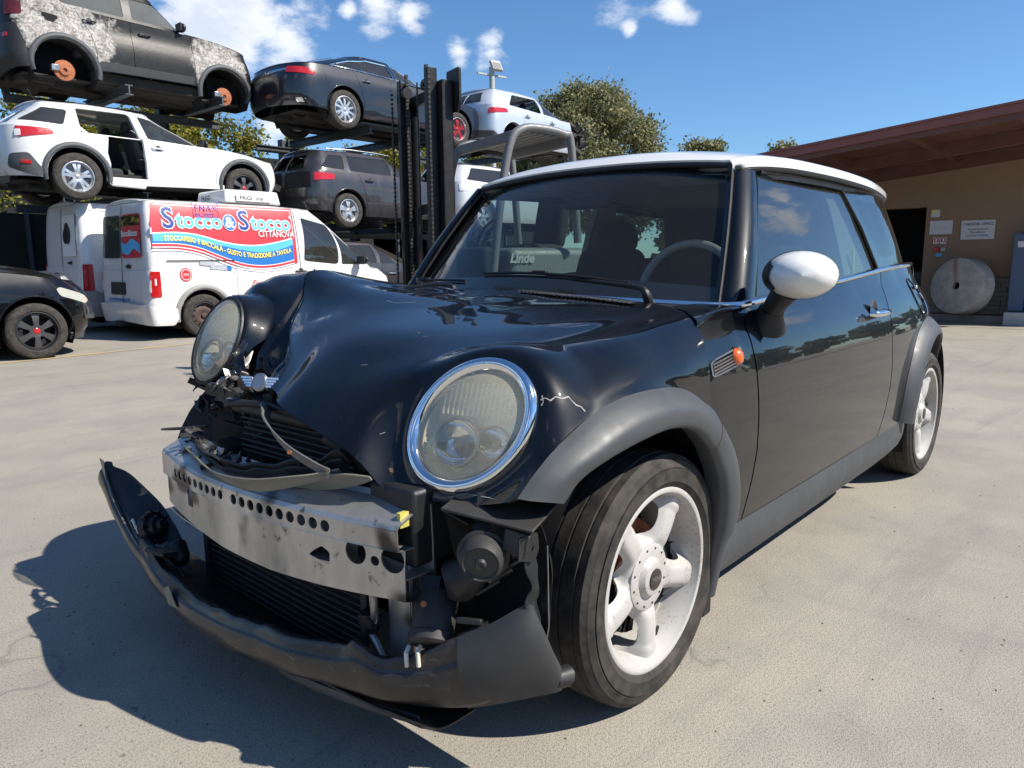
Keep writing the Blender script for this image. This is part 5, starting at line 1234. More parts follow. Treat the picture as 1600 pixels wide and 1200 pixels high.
    # mirrors and handles
    for side in (-1, 1):
        mx, mz = P('mirror', (wb - .72, 1.05))
        if mx: 
            p = up.P(mx, mz, side); mm = bpy.data.objects.new('door_mirror', None); link(mm, root)
            B().sphere(p + Vector((.03, side * .14, .03)), .1, 14, 10, (.55, 1.1, .75)).ob('mirror_cap', P('mirmat', paintm), mm)
            B().box(p + Vector((-.03, side * .14, .03)), (.03, .20, .13)).beam(p, p + Vector((.01, side * .12, -.01)), .05, .05).ob('mirror_housing', 'bumperblack', mm, bevel=.01)
        for hx, hz in P('handles', ()):
            p = lo.P(hx, hz, side); b = B(); b.tube([p + Vector((-.10, side * .005, 0)), p + Vector((-.08, side * .03, 0)), p + Vector((.06, side * .03, 0)), p + Vector((.09, side * .005, 0))], .013, 8); b.ob('door_handle', P('handlemat', paintm), root)
            b = B(); mm = frame(p + Vector((0, side * .002, 0)), (0, side, 0)); b.lathe([(0, .001), (.045, .001), (.05, -.004)], 16, mm); b.ob('handle_recess', 'bumperblack', root)
    return root, lo, up
M['underbody'] = plain('underbody', (.03, .027, .024), .8, .2, var=.7, sc=10)

def burnt():
    k = NT('burnt_paint'); a = k.noise(2.6, 7, .7, dist=.6); b = k.noise(9, 6, .7); c = k.noise(28, 5, .7)
    sep = k.n('ShaderNodeSeparateXYZ'); k.l(k.co(), sep.inputs[0])
    # ash and bare metal gather round the two wheel arches, the doors between keep dull black paint
    d0 = k.n('ShaderNodeVectorMath', operation='DISTANCE'); k.l(k.co(), d0.inputs[0]); d0.inputs[1].default_value = (.1, -.9, .85)
    d1 = k.n('ShaderNodeVectorMath', operation='DISTANCE'); k.l(k.co(), d1.inputs[0]); d1.inputs[1].default_value = (2.45, -.85, .85)
    near = k.ma('MAXIMUM', k.rng(d0.outputs['Value'], .45, .95, 1, 0), k.rng(d1.outputs['Value'], .30, .70, 1, 0))
    m = k.rng(k.ma('ADD', k.ma('MULTIPLY', near, .42), k.ma('MULTIPLY', a, 1.0)), .69, .80)
    m2 = k.ma('MULTIPLY', m, k.rng(b, .35, .6, .25, 1))
    base = k.mix(k.rng(b, .4, .7), (.004, .004, .005), (.015, .014, .0135)); ash = k.mix(k.rng(c, .42, .66), (.62, .61, .59), (.22, .17, .13))
    ash = k.mix(k.rng(b, .55, .7), ash, (.10, .06, .04)); k.set(col=k.mix(m2, base, ash), rough=k.rng(m2, 0, 1, .42, .9), spec=.35); k.bump(k.ma('ADD', a, c), .3, .006); return k.m
M['burnt'] = burnt(); M['sootglass'] = glassmat('sooty_glass', (.22, .25, .23), 1.6, dust=.75, dustcol=(.30, .31, .29))
M['bgwhite'] = paint('white_car_paint', (.72, .72, .71), dust=.14, flake=False, metal=0, rough=.4)
M['vanwhite'] = paint('white_van_paint', (.74, .74, .73), dust=.18, flake=False, metal=0, rough=.45, dustcol=(.38, .34, .30))
M['navy'] = paint('dark_navy_paint', (.006, .008, .016), dust=.03, metal=.1, rough=.35)
M['greybrown'] = paint('dusty_dark_grey_paint', (.035, .033, .038), dust=.12, metal=.3, rough=.35)
M['silver'] = paint('silver_blue_paint', (.56, .61, .68), dust=.05, metal=.35, rough=.35)
M['softwhite'] = paint('pale_car_paint', (.58, .60, .62), dust=.1, metal=.2, rough=.4)
M['plate'] = plain('number_plate', (.03, .03, .035), .4)

# widths by height (half widths), shared by similar bodies
Wl = lambda w: [(.15, w - .07), (.30, w - .012), (.50, w), (.70, w), (.85, w - .012), (.95, w - .035), (1.05, w - .07)]
def Wu(w, zb, zr, wt): return [(zb - .1, w - .045), (zb, w - .062), ((zb + zr) / 2, (w - .055 + wt) / 2 + .012), (zr, wt), (zr + .1, wt - .08)]

# 1  white crossover, rear door gone, second level of the rack
sp = dict(wb=2.60, R=.335, ar=.40, lower=(-.35, 3.0, Wl(.885), [(.25, -.78), (.5, -.88), (.75, -.87), (1.0, -.84)], [(.25, 3.2), (.5, 3.34), (.7, 3.30), (.9, 3.1)]),
    upper=(-.25, .95, Wu(.885, .94, 1.38, .62), [(.88, -.86), (.98, -.84), (1.15, -.66), (1.33, -.42), (1.42, -.40)], [(.86, 2.42), (.97, 2.16), (1.15, 1.74), (1.32, 1.32), (1.42, 1.2)]),
    sill=[(-1.6, .34), (-.5, .30), (.45, .29), (2.2, .29), (3.1, .30), (4.4, .32)], belt=[(-1.7, 1.0), (-.5, 1.0), (.2, .965), (1.2, .955), (2.1, .93), (2.6, .88), (3.1, .77), (3.4, .72)],
    roof=[(-1.5, 1.355), (-.3, 1.365), (.3, 1.395), (.75, 1.385), (1.0, 1.365), (2.6, 1.35)],
    cuts=[[(.36, .2), (.40, .45), (.43, .7), (.50, 1.1)], [(1.02, 0), (1.02, 1.1)], [(2.08, .2), (2.10, .6), (2.05, 1.1)]],
    names=['rear_quarter', None, 'front_door', 'front_wing'],
    wins=[('quarter_window', [(-.66, 1.08), (-.10, 1.05), (-.0, 1.29), (-.34, 1.29)], .05), (None, [(.10, .974), (.98, .962), (.86, 1.345), (.10, 1.335)], [.01, .01, .06, .06]), ('front_window', [(1.06, .975), (1.98, .95), (1.62, 1.12), (1.24, 1.29), (.98, 1.325)], .03), ('rear_window', (1.05, 1.27), 0, 'rear'), ('windscreen', (.985, 1.30))],
    lowpatch=[('tail_light', ([(-.72, .82), (-.26, .90), (-.28, .975), (-.76, .975)], .03), 'redlens', .008), ('tail_light_clear', ([(-.76, .84), (-.68, .845), (-.68, .93), (-.76, .93)], .01), 'whitelens', .012), ('rear_cladding', ([(-.92, .42), (-.56, .30), (-.40, .34), (-.52, .50), (-.60, .62), (-.86, .60)], .05), 'bgplastic', .012), ('fuel_flap', ([(-.30, .76), (-.10, .75), (-.10, .90), (-.28, .91)], .04), 'bgwhite', .003),
              ('sill_cladding', ([(.42, .25), (2.22, .29), (2.22, .36), (.42, .36)], .02), 'bgwhite', .01), ('number_plate', ([(-1.72, .72), (-1.15, .70), (-1.15, .90), (-1.72, .92)], .01), 'plate', .004), ('rear_reflector', ([(-.70, .47), (-.58, .46), (-.58, .51), (-.70, .52)], .01), 'redlens', .02)],
    clad=.075, cladmat='bgplastic', cladout=.012, wheels=('twin', 'twin', 'dark6', 'dark6'), rr=.215, handles=((1.18, .84),), hood=2.05, hoodlabel='white bonnet pushed up over the damaged nose', crown=.05, mirror=(1.80, .99), mirmat='bumperblack', seatz=-.04)
cross, lo_, up_ = bgcar('parked_crossover', (2.63, 11.3, 1.985), 'white crossover with its rear side door missing, on the rack below the burnt one', 'bgwhite', sp, 'scrap cars stored on the rack')
for sd in (-1, 1):
    edge = [(1.015, .30), (1.01, .6), (1.0, .95)] ; b = B(); b.tube([lo_.P(a, z, sd, .03) for a, z in edge] + [up_.P(a, z, sd, .03) for a, z in ((.96, .98), (.92, 1.2), (.89, 1.36))], .04, 8); b.ob('centre_pillar', 'bgwhite', cross)
    b = B(); b.tube([lo_.P(a, z, sd, .03) for a, z in ((.46, .28), (.95, .26))], .045, 8).tube([lo_.P(a, z, sd, .03) for a, z in ((.42, .30), (.44, .55), (.40, .78))] + [up_.P(a, z, sd, .035) for a, z in ((.20, .96), (.10, 1.05), (.10, 1.34))], .03, 8); b.ob('door_frame', 'bgwhite', cross)
B().tube([(-.25, -.25, 1.40), (-.36, -.25, 1.60)], .005, 6).ob('aerial', 'bumperblack', cross)
b = B()
for i in range(28): b.box((3.22 + rnd.uniform(-.15, .16), rnd.uniform(-.8, .6), rnd.uniform(.30, .72)), (rnd.uniform(.05, .2), rnd.uniform(.05, .25), rnd.uniform(.02, .12)), (rnd.uniform(-1, 1), rnd.uniform(-1, 1), rnd.uniform(-1, 1)))
b.ob('crushed_nose_debris', 'underbody', cross, kind='stuff')

# 2  burnt SUV without wheels, top of the rack
sp = dict(wb=2.60, R=.34, ar=.44, n=4.0, lower=(-.35, 2.9, Wl(.90), [(.20, -.66), (.5, -.78), (.8, -.77), (1.25, -.74)], [(.25, 3.14), (.5, 3.26), (.8, 3.22), (1.15, 3.10)]),
    upper=(-.25, 1.30, Wu(.90, 1.28, 1.70, .70), [(1.15, -.74), (1.3, -.70), (1.65, -.56), (1.75, -.54)], [(1.2, 2.30), (1.3, 2.12), (1.5, 1.86), (1.68, 1.62), (1.75, 1.55)]),
    sill=[(-1.6, .22), (-.5, .30), (.45, .40), (2.1, .42), (3.0, .38), (4.3, .36)], belt=[(-1.7, 1.30), (.1, 1.29), (.9, 1.27), (2.0, 1.25), (2.5, 1.22), (3.0, 1.13), (3.3, 1.05)],
    roof=[(-1.5, 1.72), (0, 1.735), (.8, 1.74), (1.3, 1.715), (2.9, 1.68)],
    cuts=[[(.42, .2), (.48, .6), (.42, .95), (.18, 1.35)], [(1.04, 0), (1.04, 1.4)], [(2.06, .2), (2.06, .6), (2.05, 1.4)]], names=['rear_quarter|black rear quarter burnt to bare ashy metal', 'rear_door', 'front_door', 'front_wing|front wing with ash-white burnt patches'],
    wins=[('quarter_window', [(-.62, 1.36), (-.20, 1.36), (-.20, 1.64), (-.52, 1.64)], .05), ('rear_window', [(.02, 1.33), (.95, 1.31), (.95, 1.66), (.02, 1.66)], .04), ('front_window', [(1.08, 1.31), (2.0, 1.30), (1.64, 1.58), (1.5, 1.64), (1.08, 1.66)], .04), ('windscreen', (1.32, 1.64))],
    lowpatch=[('tail_light', ([(-.80, 1.02), (-.52, 1.04), (-.52, 1.22), (-.80, 1.22)], .04), 'darkred', .01), ('sill_cladding', ([(.50, .41), (2.02, .43), (2.02, .56), (.50, .55)], .03), 'bumperblack', .016), ('rear_bumper', ([(-1.6, .22), (-.50, .30), (-.52, .62), (-.62, .90), (-1.6, .92)], .04), 'bumperblack', .02), ('fuel_flap_opening', ([(-.25, 1.02), (-.03, 1.0), (-.03, 1.12), (-.25, 1.14)], .03), 'dark', .003), ('reflector', ([(-.86, .70), (-.76, .70), (-.76, .76), (-.86, .76)], .02), 'redlens', .03)],
    clad=.085, cladmat='bgplastic', cladout=.02, wheels=('disc', 'disc', 'disc', 'disc'), handles=((.42, 1.14), (1.26, 1.10)), handlemat='bumperblack', hood=1.95, mirror=(1.78, 1.32), mirmat='bumperblack', framemat='burnt', glassmat='sootglass', seatz=.25)
M['darkred'] = plain('sooty_lens', (.10, .01, .015), .3, var=.6)
burntsuv, lo_, up_ = bgcar('burnt_suv', (2.98, 12.4, 3.70), 'burnt black SUV without wheels, on top of the rack at the left', 'burnt', sp, 'scrap cars stored on the rack')
B().box((-.45, .1, .28), (.35, .5, .2)).sphere((-.30, -.1, .20), .17, 14, 10, (1, .5, 1)).ob('spare_part', 'underbody', burntsuv, bevel=.03)

# 3  dark saloon, top level
sp = dict(wb=2.909, R=.345, ar=.40, lower=(-.45, 3.3, Wl(.925), [(.25, -.98), (.5, -1.12), (.75, -1.12), (.95, -1.06), (1.1, -.98)], [(.25, 3.66), (.5, 3.80), (.7, 3.76), (.9, 3.6)]),
    upper=(.72, 1.10, Wu(.925, 1.05, 1.42, .60), [(.98, -1.10), (1.08, -.86), (1.25, -.32), (1.38, .20), (1.46, .55)], [(.9, 2.75), (1.0, 2.50), (1.2, 2.05), (1.38, 1.58), (1.46, 1.35)]), nu=2.8,
    sill=[(-1.8, .36), (-.6, .30), (.45, .24), (2.5, .22), (3.4, .24), (4.6, .28)], belt=[(-1.9, 1.0), (-1.0, 1.04), (-.1, 1.075), (.8, 1.05), (1.5, 1.02), (2.4, .95), (3.2, .85), (4.0, .76)],
    roof=[(-1.2, 1.40), (.3, 1.40), (.75, 1.425), (1.15, 1.42), (2.6, 1.40)],
    cuts=[[(.38, .2), (.44, .5), (.36, .8), (.22, 1.2)], [(1.30, 0), (1.28, 1.2)], [(2.36, .2), (2.38, .6), (2.30, 1.1)]], names=['rear_quarter', 'rear_door', 'front_door', 'front_wing'],
    wins=[('rear_side_window', [(-.22, 1.12), (.1, 1.10), (1.20, 1.07), (1.18, 1.36), (.68, 1.36), (.22, 1.27)], .04), ('front_side_window', [(1.27, 1.07), (2.15, 1.02), (1.75, 1.22), (1.50, 1.33), (1.25, 1.36)], .04), ('rear_window', (1.14, 1.33), 0, 'rear'), ('windscreen', (1.05, 1.35))],
    lowpatch=[('tail_light', ([(-1.20, .88), (-.66, .84), (-.62, .89), (-.72, .96), (-1.20, .985)], .02), 'redlens', .006), ('chrome_strip', ([(-2.1, .90), (-1.20, .92), (-1.20, .96), (-2.1, .95)], .01), 'chrome', .008), ('exhaust_tip', ([(-1.02, .36), (-.84, .36), (-.84, .43), (-1.02, .43)], .02), 'chrome', .03), ('fuel_flap', ([(-.42, .78), (-.24, .77), (-.24, .93), (-.42, .94)], .04), 'navy', .003)],
    wheels=('ten', 'five', 'red5', 'red5'), rr=.235, tw=.22, handles=((.52, .92), (1.52, .90)), handlemat='chrome', wintrim='chrome', wintrimw=.014, hood=2.3, trunk=-.2, mirror=(1.95, 1.08), crown=.05)
saloon, _, _ = bgcar('parked_saloon', (7.22, 11.10, 3.51), 'glossy dark navy saloon with chrome window line on the top rack', 'navy', sp, 'scrap cars stored on the rack')

# 4  dark grey-brown five-door under the saloon
sp = dict(wb=2.578, R=.315, ar=.375, lower=(-.45, 3.0, Wl(.88), [(.25, -.72), (.5, -.84), (.75, -.83), (1.05, -.79)], [(.25, 3.28), (.5, 3.42), (.7, 3.38), (.9, 3.2)]),
    upper=(-.35, .95, Wu(.88, 1.0, 1.38, .60), [(.9, -.80), (1.0, -.78), (1.2, -.68), (1.36, -.53), (1.42, -.50)], [(.9, 2.40), (1.0, 2.18), (1.2, 1.66), (1.36, 1.25), (1.42, 1.15)]),
    sill=[(-1.6, .34), (-.5, .28), (.45, .22), (2.1, .22), (3.0, .24), (4.3, .26)], belt=[(-1.7, 1.03), (0, 1.0), (1.2, .985), (2.2, .95), (2.9, .86), (4.3, .76)],
    roof=[(-1.5, 1.35), (-.2, 1.38), (.4, 1.405), (.95, 1.385), (2.5, 1.36)],
    cuts=[[(.36, .2), (.42, .5), (.34, .8), (.22, 1.1)], [(1.16, 0), (1.14, 1.1)], [(2.10, .2), (2.10, .6), (2.05, 1.1)]], names=['rear_quarter', 'rear_door', 'front_door', 'front_wing'],
    wins=[('quarter_window', [(-.52, 1.07), (-.02, 1.05), (.04, 1.32), (-.28, 1.31)], .05), ('rear_side_window', [(.10, 1.04), (1.06, 1.02), (1.04, 1.34), (.14, 1.33)], .04), ('front_side_window', [(1.13, 1.02), (2.0, .99), (1.62, 1.17), (1.35, 1.30), (1.12, 1.33)], .04), (None, (1.05, 1.31), 0, 'rear'), ('windscreen', (1.0, 1.33))],
    lowpatch=[('tail_light', ([(-.72, .82), (-.30, .86), (-.28, .96), (-.70, .97)], .03), 'redlens', .008), ('rear_bumper', ([(-1.5, .34), (-.42, .30), (-.42, .50), (-.55, .66), (-1.5, .68)], .03), 'greybrown', .014), ('tailgate_opening', ([(-1.5, .70), (-.78, .70), (-.78, .98), (-1.5, .99)], .02), 'dark', .004), ('side_moulding', ([(.46, .50), (2.05, .50), (2.05, .55), (.46, .55)], .01), 'greybrown', .008)],
    wheels=('five', 'five', 'five', 'five'), rr=.205, handles=((.50, .88), (1.40, .86)), hood=2.2, mirror=(2.0, 1.02), crown=.05)
estate, _, _ = bgcar('parked_estate', tuple(np.array((7.05, 10.85, 1.69))), 'dusty dark grey five-door car with its tailgate gone, under the navy saloon', 'greybrown', sp, 'scrap cars stored on the rack')
for sd in (-1, 1): B().tube([(-.25, sd * .57, 1.43), (.3, sd * .585, 1.455), (.9, sd * .58, 1.45), (1.2, sd * .57, 1.43)], .013, 8).ob('roof_rail', 'steel', estate)

# 5  silver hatchback, top level right of the mast
sp = dict(wb=2.62, R=.315, ar=.375, lower=(-.45, 3.0, Wl(.90), [(.25, -.70), (.5, -.80), (.75, -.78), (1.05, -.74)], [(.25, 3.0), (.5, 3.1), (.7, 3.1), (.9, 3.0)]),
    upper=(-.25, .95, Wu(.90, 1.0, 1.42, .60), [(.95, -.76), (1.05, -.74), (1.25, -.62), (1.40, -.46), (1.46, -.44)], [(.9, 2.60), (1.0, 2.34), (1.2, 1.86), (1.40, 1.32), (1.46, 1.2)]),
    sill=[(-1.6, .34), (-.5, .28), (.45, .22), (2.1, .22), (3.0, .24), (4.3, .26)], belt=[(-1.7, 1.04), (0, 1.02), (1.2, .98), (2.2, .95), (2.9, .90), (4.3, .84)],
    roof=[(-1.5, 1.395), (-.2, 1.41), (.4, 1.43), (.95, 1.41), (2.6, 1.38)],
    cuts=[[(.36, .2), (.42, .5), (.36, .8), (.24, 1.1)], [(1.16, 0), (1.14, 1.1)], [(2.16, .2), (2.16, .6), (2.10, 1.1)]], names=['rear_quarter', 'rear_door', 'front_door', None],
    wins=[(None, [(-.05, 1.08), (1.06, 1.03), (1.04, 1.37), (.22, 1.36)], .05), ('front_side_window', [(1.13, 1.03), (2.12, 1.0), (1.75, 1.18), (1.42, 1.32), (1.12, 1.36)], .04), ('rear_window', (1.10, 1.34), 0, 'rear'), ('windscreen', (1.03, 1.36))],
    lowpatch=[('tail_light', ([(-.78, .82), (-.16, .90), (-.20, .98), (-.74, .95)], .03), 'redlens', .008), ('number_plate', ([(-1.4, .68), (-1.02, .68), (-1.02, .80), (-1.4, .80)], .01), 'plate', .006), ('lower_bumper', ([(-1.5, .34), (-.45, .30), (-.62, .45), (-1.5, .50)], .03), 'bgplastic', .012), ('sill_strip', ([(.44, .23), (2.1, .23), (2.1, .29), (.44, .29)], .01), 'silver', .006)],
    wheels=('disc', 'disc', None, None), handles=((.50, .88), (1.40, .84)), handlemat='chrome', mirror=(None, 0), crown=.05, nofrontarch=True)
silver, _, _ = bgcar('parked_hatchback', (11.55, 10.75, 3.43), 'silver-blue hatchback with its nose cut away, on the top rack right of the mast', 'silver', sp, 'scrap cars stored on the rack')
b = B()
for i in range(34): b.box((2.45 + rnd.uniform(-.2, .45), rnd.uniform(-.85, .7), rnd.uniform(.25, 1.0)), (rnd.uniform(.05, .35), rnd.uniform(.05, .3), rnd.uniform(.03, .2)), (rnd.uniform(-1, 1), rnd.uniform(-1, 1), rnd.uniform(-1, 1)))
b.ob('exposed_engine_parts', 'underbody', silver, kind='stuff')
b = B(); b.tube([(2.2, -.72, .98), (2.6, -.68, .92), (2.85, -.62, .75), (2.9, -.60, .45)], .05, 8); b.ob('inner_wing_rail', 'rust_steel', silver)

# 6  pale hatchback below it
sp = dict(sp); sp.update(names=['rear_quarter', 'rear_door', 'front_door', 'front_wing'], nofrontarch=False, wheels=('five', 'five', 'five', 'five'), hood=2.3, mirror=(2.1, 1.03),
    wins=[('rear_side_window', [(-.45, 1.08), (1.06, 1.03), (1.04, 1.37), (-.15, 1.36)], .05), ('front_side_window', [(1.13, 1.03), (2.12, 1.0), (1.75, 1.18), (1.42, 1.32), (1.12, 1.36)], .04), ('rear_window', (1.08, 1.34), 0, 'rear'), ('windscreen', (1.03, 1.36))],
    lowpatch=[('tail_light', ([(-.70, .84), (-.45, .84), (-.45, 1.0), (-.70, 1.0)], .04), 'whitelens', .008)])
pale, _, _ = bgcar('pale_hatchback', (10.4, 10.6, 1.68), 'pale silver hatchback on the lower rack right of the mast', 'softwhite', sp, 'scrap cars stored on the rack')

# 7  dark car low behind the mast
sp2 = dict(sp); sp2.update(wheels=('five', 'five', 'five', 'five'), lowpatch=[])
low_, _, _ = bgcar('dark_hatchback', (6.5, 10.7, 0), 'dark dusty hatchback at ground level behind the white van and mast', 'greybrown', sp2)

# 8  black compact car at the left edge, only its nose in view
sp = dict(wb=2.70, R=.315, ar=.375, lower=(-.45, 2.75, [(.15, .83), (.30, .89), (.50, .895), (.70, .885), (.82, .86), (.92, .82), (1.05, .76)], [(.25, -.70), (.5, -.80), (1.0, -.76)], [(.25, 3.35), (.42, 3.49), (.62, 3.47), (.80, 3.36), (.95, 3.1)]), n=2.5,
    upper=(-.3, 1.2, Wu(.88, 1.0, 1.55, .62), [(.95, -.76), (1.5, -.5)], [(.98, 2.75), (1.1, 2.45), (1.3, 2.05), (1.5, 1.6)]),
    sill=[(-1.6, .34), (-.5, .28), (.45, .22), (2.3, .22), (3.1, .19), (4.5, .20)], belt=[(-1.7, 1.04), (0, 1.02), (1.2, 1.0), (2.2, .99), (2.6, .95), (2.95, .88), (3.3, .80), (3.7, .74), (4.5, .72)],
    roof=[(-1.5, 1.54), (.7, 1.56), (1.2, 1.54)], cuts=[[(.4, .2), (.4, 1.1)], [(1.2, 0), (1.2, 1.1)], [(2.26, .2), (2.26, .6), (2.10, 1.1)]], names=['rear_quarter', 'rear_door', 'front_door', 'front_wing'],
    wins=[('side_window', [(.0, 1.06), (2.2, 1.04), (1.6, 1.48), (.1, 1.5)], .05), ('windscreen', (1.05, 1.5))],
    lowpatch=[('headlight', ([(2.98, .70), (3.30, .60), (3.42, .63), (3.35, .70), (3.02, .80), (2.96, .78)], .03), 'headlens', .006), ('bumper_moulding', ([(3.25, .42), (3.75, .40), (3.75, .46), (3.25, .47)], .01), 'greyrim', .012), ('bumper_lip', ([(3.1, .19), (4.2, .19), (4.2, .26), (3.12, .27)], .02), 'greyrim', .012)],
    wheels=('five', 'five', 'dark6', 'dark6'), rr=.215, tw=.205, hood=2.3, hoodcrown=.10, mirror=(2.05, 1.06))
M['headlens'] = plain('headlight_lens', (.52, .50, .40), .12, .2, var=.2, coat=1)
bclass, _, _ = bgcar('black_compact_car', (-1.52, 8.75, 0), 'black compact car at the left edge with dark multi-spoke wheel', 'black_paint', sp)
# ------------------------------------------------------------------ vans
M['banner_red'] = plain('banner_red', (.62, .035, .05), .4, var=.08, bump=.02); M['banner_blue'] = plain('banner_blue', (.02, .16, .50), .4, var=.1, bump=.02)
M['banner_light'] = plain('banner_light_blue', (.10, .46, .80), .4, var=.05, bump=0); M['navyprint'] = plain('navy_print', (.02, .05, .26), .4, var=.05, bump=0)
M['silverprint'] = plain('silver_print', (.40, .43, .48), .4, var=.2); M['whiteprint'] = plain('white_print', (.8, .8, .8), .4, var=.03, bump=0); M['yellowprint'] = plain('yellow_print', (.85, .72, .12), .4, var=.03, bump=0)
M['purpleprint'] = plain('purple_print', (.16, .07, .32), .5, var=.05, bump=0); M['redprint'] = plain('red_print', (.6, .03, .04), .4, var=.05, bump=0); M['blackprint'] = plain('black_print', (.03, .03, .035), .5, bump=0)
sp = dict(wb=2.725, R=.31, ar=.365, n=7, nu=7, lower=(-.60, 3.0, [(.15, .80), (.30, .84), (.50, .85), (.80, .85), (.95, .845), (1.1, .84)], [(.2, -.74), (.5, -.78), (1.1, -.75)], [(.2, 3.35), (.5, 3.52), (.8, 3.46), (.95, 3.2)]),
    upper=(-.60, 1.58, [(.9, .846), (1.1, .838), (1.5, .80), (1.8, .745), (1.9, .71), (1.95, .66)], [(.95, -.75), (1.2, -.745), (1.6, -.72), (1.85, -.69), (1.95, -.64)], [(.92, 3.22), (1.1, 3.0), (1.4, 2.62), (1.8, 2.08), (1.9, 1.92)]),
    sill=[(-1.7, .24), (-.5, .24), (.45, .22), (2.3, .22), (3.1, .22), (4.6, .22)], belt=[(-1.9, .96), (1.4, .96), (2.4, .96), (3.1, .93), (3.6, .86), (4.6, .82)],
    roof=[(-1.6, 1.885), (1.1, 1.905), (1.58, 1.885), (3.2, 1.84)], tap=[(-9, 1), (1.8, 1), (2.6, .97), (3.3, .92)], tapu=[(-9, 1), (1.4, 1), (2.2, .95)],
    cuts=[[(-.80, 0), (-.80, 2)], [(.52, 0), (.52, 1.1)], [(1.60, 0), (1.60, 1.1)], [(2.38, .2), (2.36, .6), (2.42, 1.1)]], names=['rear_door_lower', 'side_panel', 'sliding_door', 'front_door', 'front_wing'],
    wins=[('front_side_window', [(1.68, 1.08), (2.33, 1.02), (2.18, 1.66), (1.70, 1.76)], .05), ('quarter_light', [(2.40, 1.02), (2.95, 1.01), (2.66, 1.28), (2.24, 1.60)], .03), ('windscreen', (1.02, 1.76))],
    lowpatch=[('tail_light', ([(-.74, .60), (-.60, .60), (-.60, .95), (-.74, .95)], .02), 'redlens', .010), ('tail_light_clear', ([(-.755, .68), (-.73, .66), (-.73, .84), (-.755, .80)], .005), 'whitelens', .014), ('rear_bumper', ([(-1.65, .25), (-.46, .20), (-.40, .30), (-.42, .44), (-.60, .48), (-1.65, .52)], .03), 'vanwhite', .05)],
    clad=.075, cladmat='greycladding', cladout=.012, wheels=('steelwheel', 'steelwheel', 'steelwheel', 'steelwheel'), rr=.19, tw=.18, handles=((1.26 + .35, .92),), handlemat='bumperblack', hood=2.85, mirror=(2.35, 1.06), mirmat='bumperblack', seatz=.15, crown=.05, rearseat=False)
M['greycladding'] = plain('dirty_grey_cladding', (.26, .26, .25), .6, var=.25)
VX, VY = 3.56, 9.60
van, vlo, vup = bgcar('delivery_van', (VX, VY, 0), 'white delivery van with a red and blue stockfish advertisement on its side', 'vanwhite', sp, 'white vans parked together', category='van')
def vside(off):
    return lambda a, z: (vlo.P(a, z, -1, -off) if z < .95 else vup.P(a, z, -1, -off))
red = rpoly([(-.60, 1.885), (.5, 1.895), (1.56, 1.885), (1.56, 1.05), (1.2, .99), (.85, .98), (.45, 1.03), (.05, 1.19), (-.35, 1.26), (-.66, 1.27), (-.655, 1.6)], [.04] + [0] * 9 + [0])
pan = lambda nm, poly, mt, off, **k: panel(nm, poly, vside(off), mt, van, step=.09, **k)
pan('advert_panel', red, 'banner_red', .008, label='red advertisement panel on the van side')
wtop = [(-.64, 1.475), (-.3, 1.49), (0, 1.46), (.3, 1.38), (.6, 1.33), (.9, 1.325), (1.2, 1.37), (1.50, 1.44)]; wbot = [(1.50, 1.09), (1.2, 1.03), (.9, 1.01), (.6, 1.05), (.3, 1.15), (0, 1.265), (-.3, 1.32), (-.655, 1.32)]
g = lambda P_, n: [tuple(q) for q in crom(P_, n)]
band = g(wtop, 24) + g(wbot, 24); pan('white_wave_border', band, 'whiteprint', .011)
ins = lambda P_, d: [(x, z + d) for x, z in P_]
pan('blue_wave', g(ins(wtop, -.018), 24) + g(ins(wbot, .014), 24), 'banner_blue', .014)
pan('light_blue_wave', g(ins(wtop, -.02), 24) + [(x, z - .10 + .03 * math.sin(x * 4)) for x, z in g(wtop, 24)][::-1], 'banner_light', .017)
for o_, w_ in ((-.035, .014), (-.075, .014)):
    L_ = [(x, z + o_) for x, z in g(wbot, 24)]; pan('white_stripe', L_ + [(x, z - w_) for x, z in L_[::-1]], 'whiteprint', .011)
for o_, w_ in ((.035, .016), ):
    pan('border_line', resample([(-.575, 1.86), (1.53, 1.862)], .2, False) + resample([(1.53, 1.852), (-.575, 1.85)], .2, False), 'whiteprint', .011)
pan('border_line', resample([(1.53, 1.86), (1.53, 1.47)], .2, False) + resample([(1.52, 1.47), (1.52, 1.86)], .2, False), 'whiteprint', .011)
def vtext(nm, txt, size, x, z, mat, off, sx=1., **k):
    f = vside(off); return letter(nm, txt, size, lambda u, v: f(x + u * sx, z + v), mat, van, align='LEFT', **k)
def bigword(x, S_, rest):
    for b_, mt, off in ((.020, 'whiteprint', .019), (.006, 'navyprint', .022)): vtext('advert_letters', S_, .40, x, 1.545, mt, off, bold=b_, sx=.95)
    for b_, mt, off in ((.018, 'whiteprint', .019), (.005, 'banner_light', .022)): vtext('advert_letters', rest, .30, x + .200, 1.555, mt, off, bold=b_, sx=.96, spacing=1.0)
bigword(-.50, 'S', 'tocco'); bigword(.62, 'S', 'tocco')
pan('ampersand_disc', circ(.485, 1.64, .105, .12, 24), 'whiteprint', .020); pan('ampersand_disc_blue', circ(.485, 1.64, .095, .11, 24), 'banner_blue', .023)
vtext('advert_letters', '&', .21, .415, 1.575, 'whiteprint', .027, bold=.008)
vtext('advert_letters', '®', .06, 1.475, 1.73, 'whiteprint', .02)
vtext('advert_letters', 'CITTANOVA', .13, .92, 1.445, 'whiteprint', .022, sx=.82, bold=.001)
slog = 'STOCCAFISSO E BACCALÀ - GUSTO E TRADIZIONE A TAVOLA'
vs, fs = text_mesh(slog, .095, .0028, 0, 'LEFT', 1.03); L_ = max(v[0] for v in vs); f = vside(.024); wave = lambda x: sint(x, [(a, (b + c[1]) / 2 - .045) for (a, b), c in zip(wtop, wbot[::-1])]) + .01
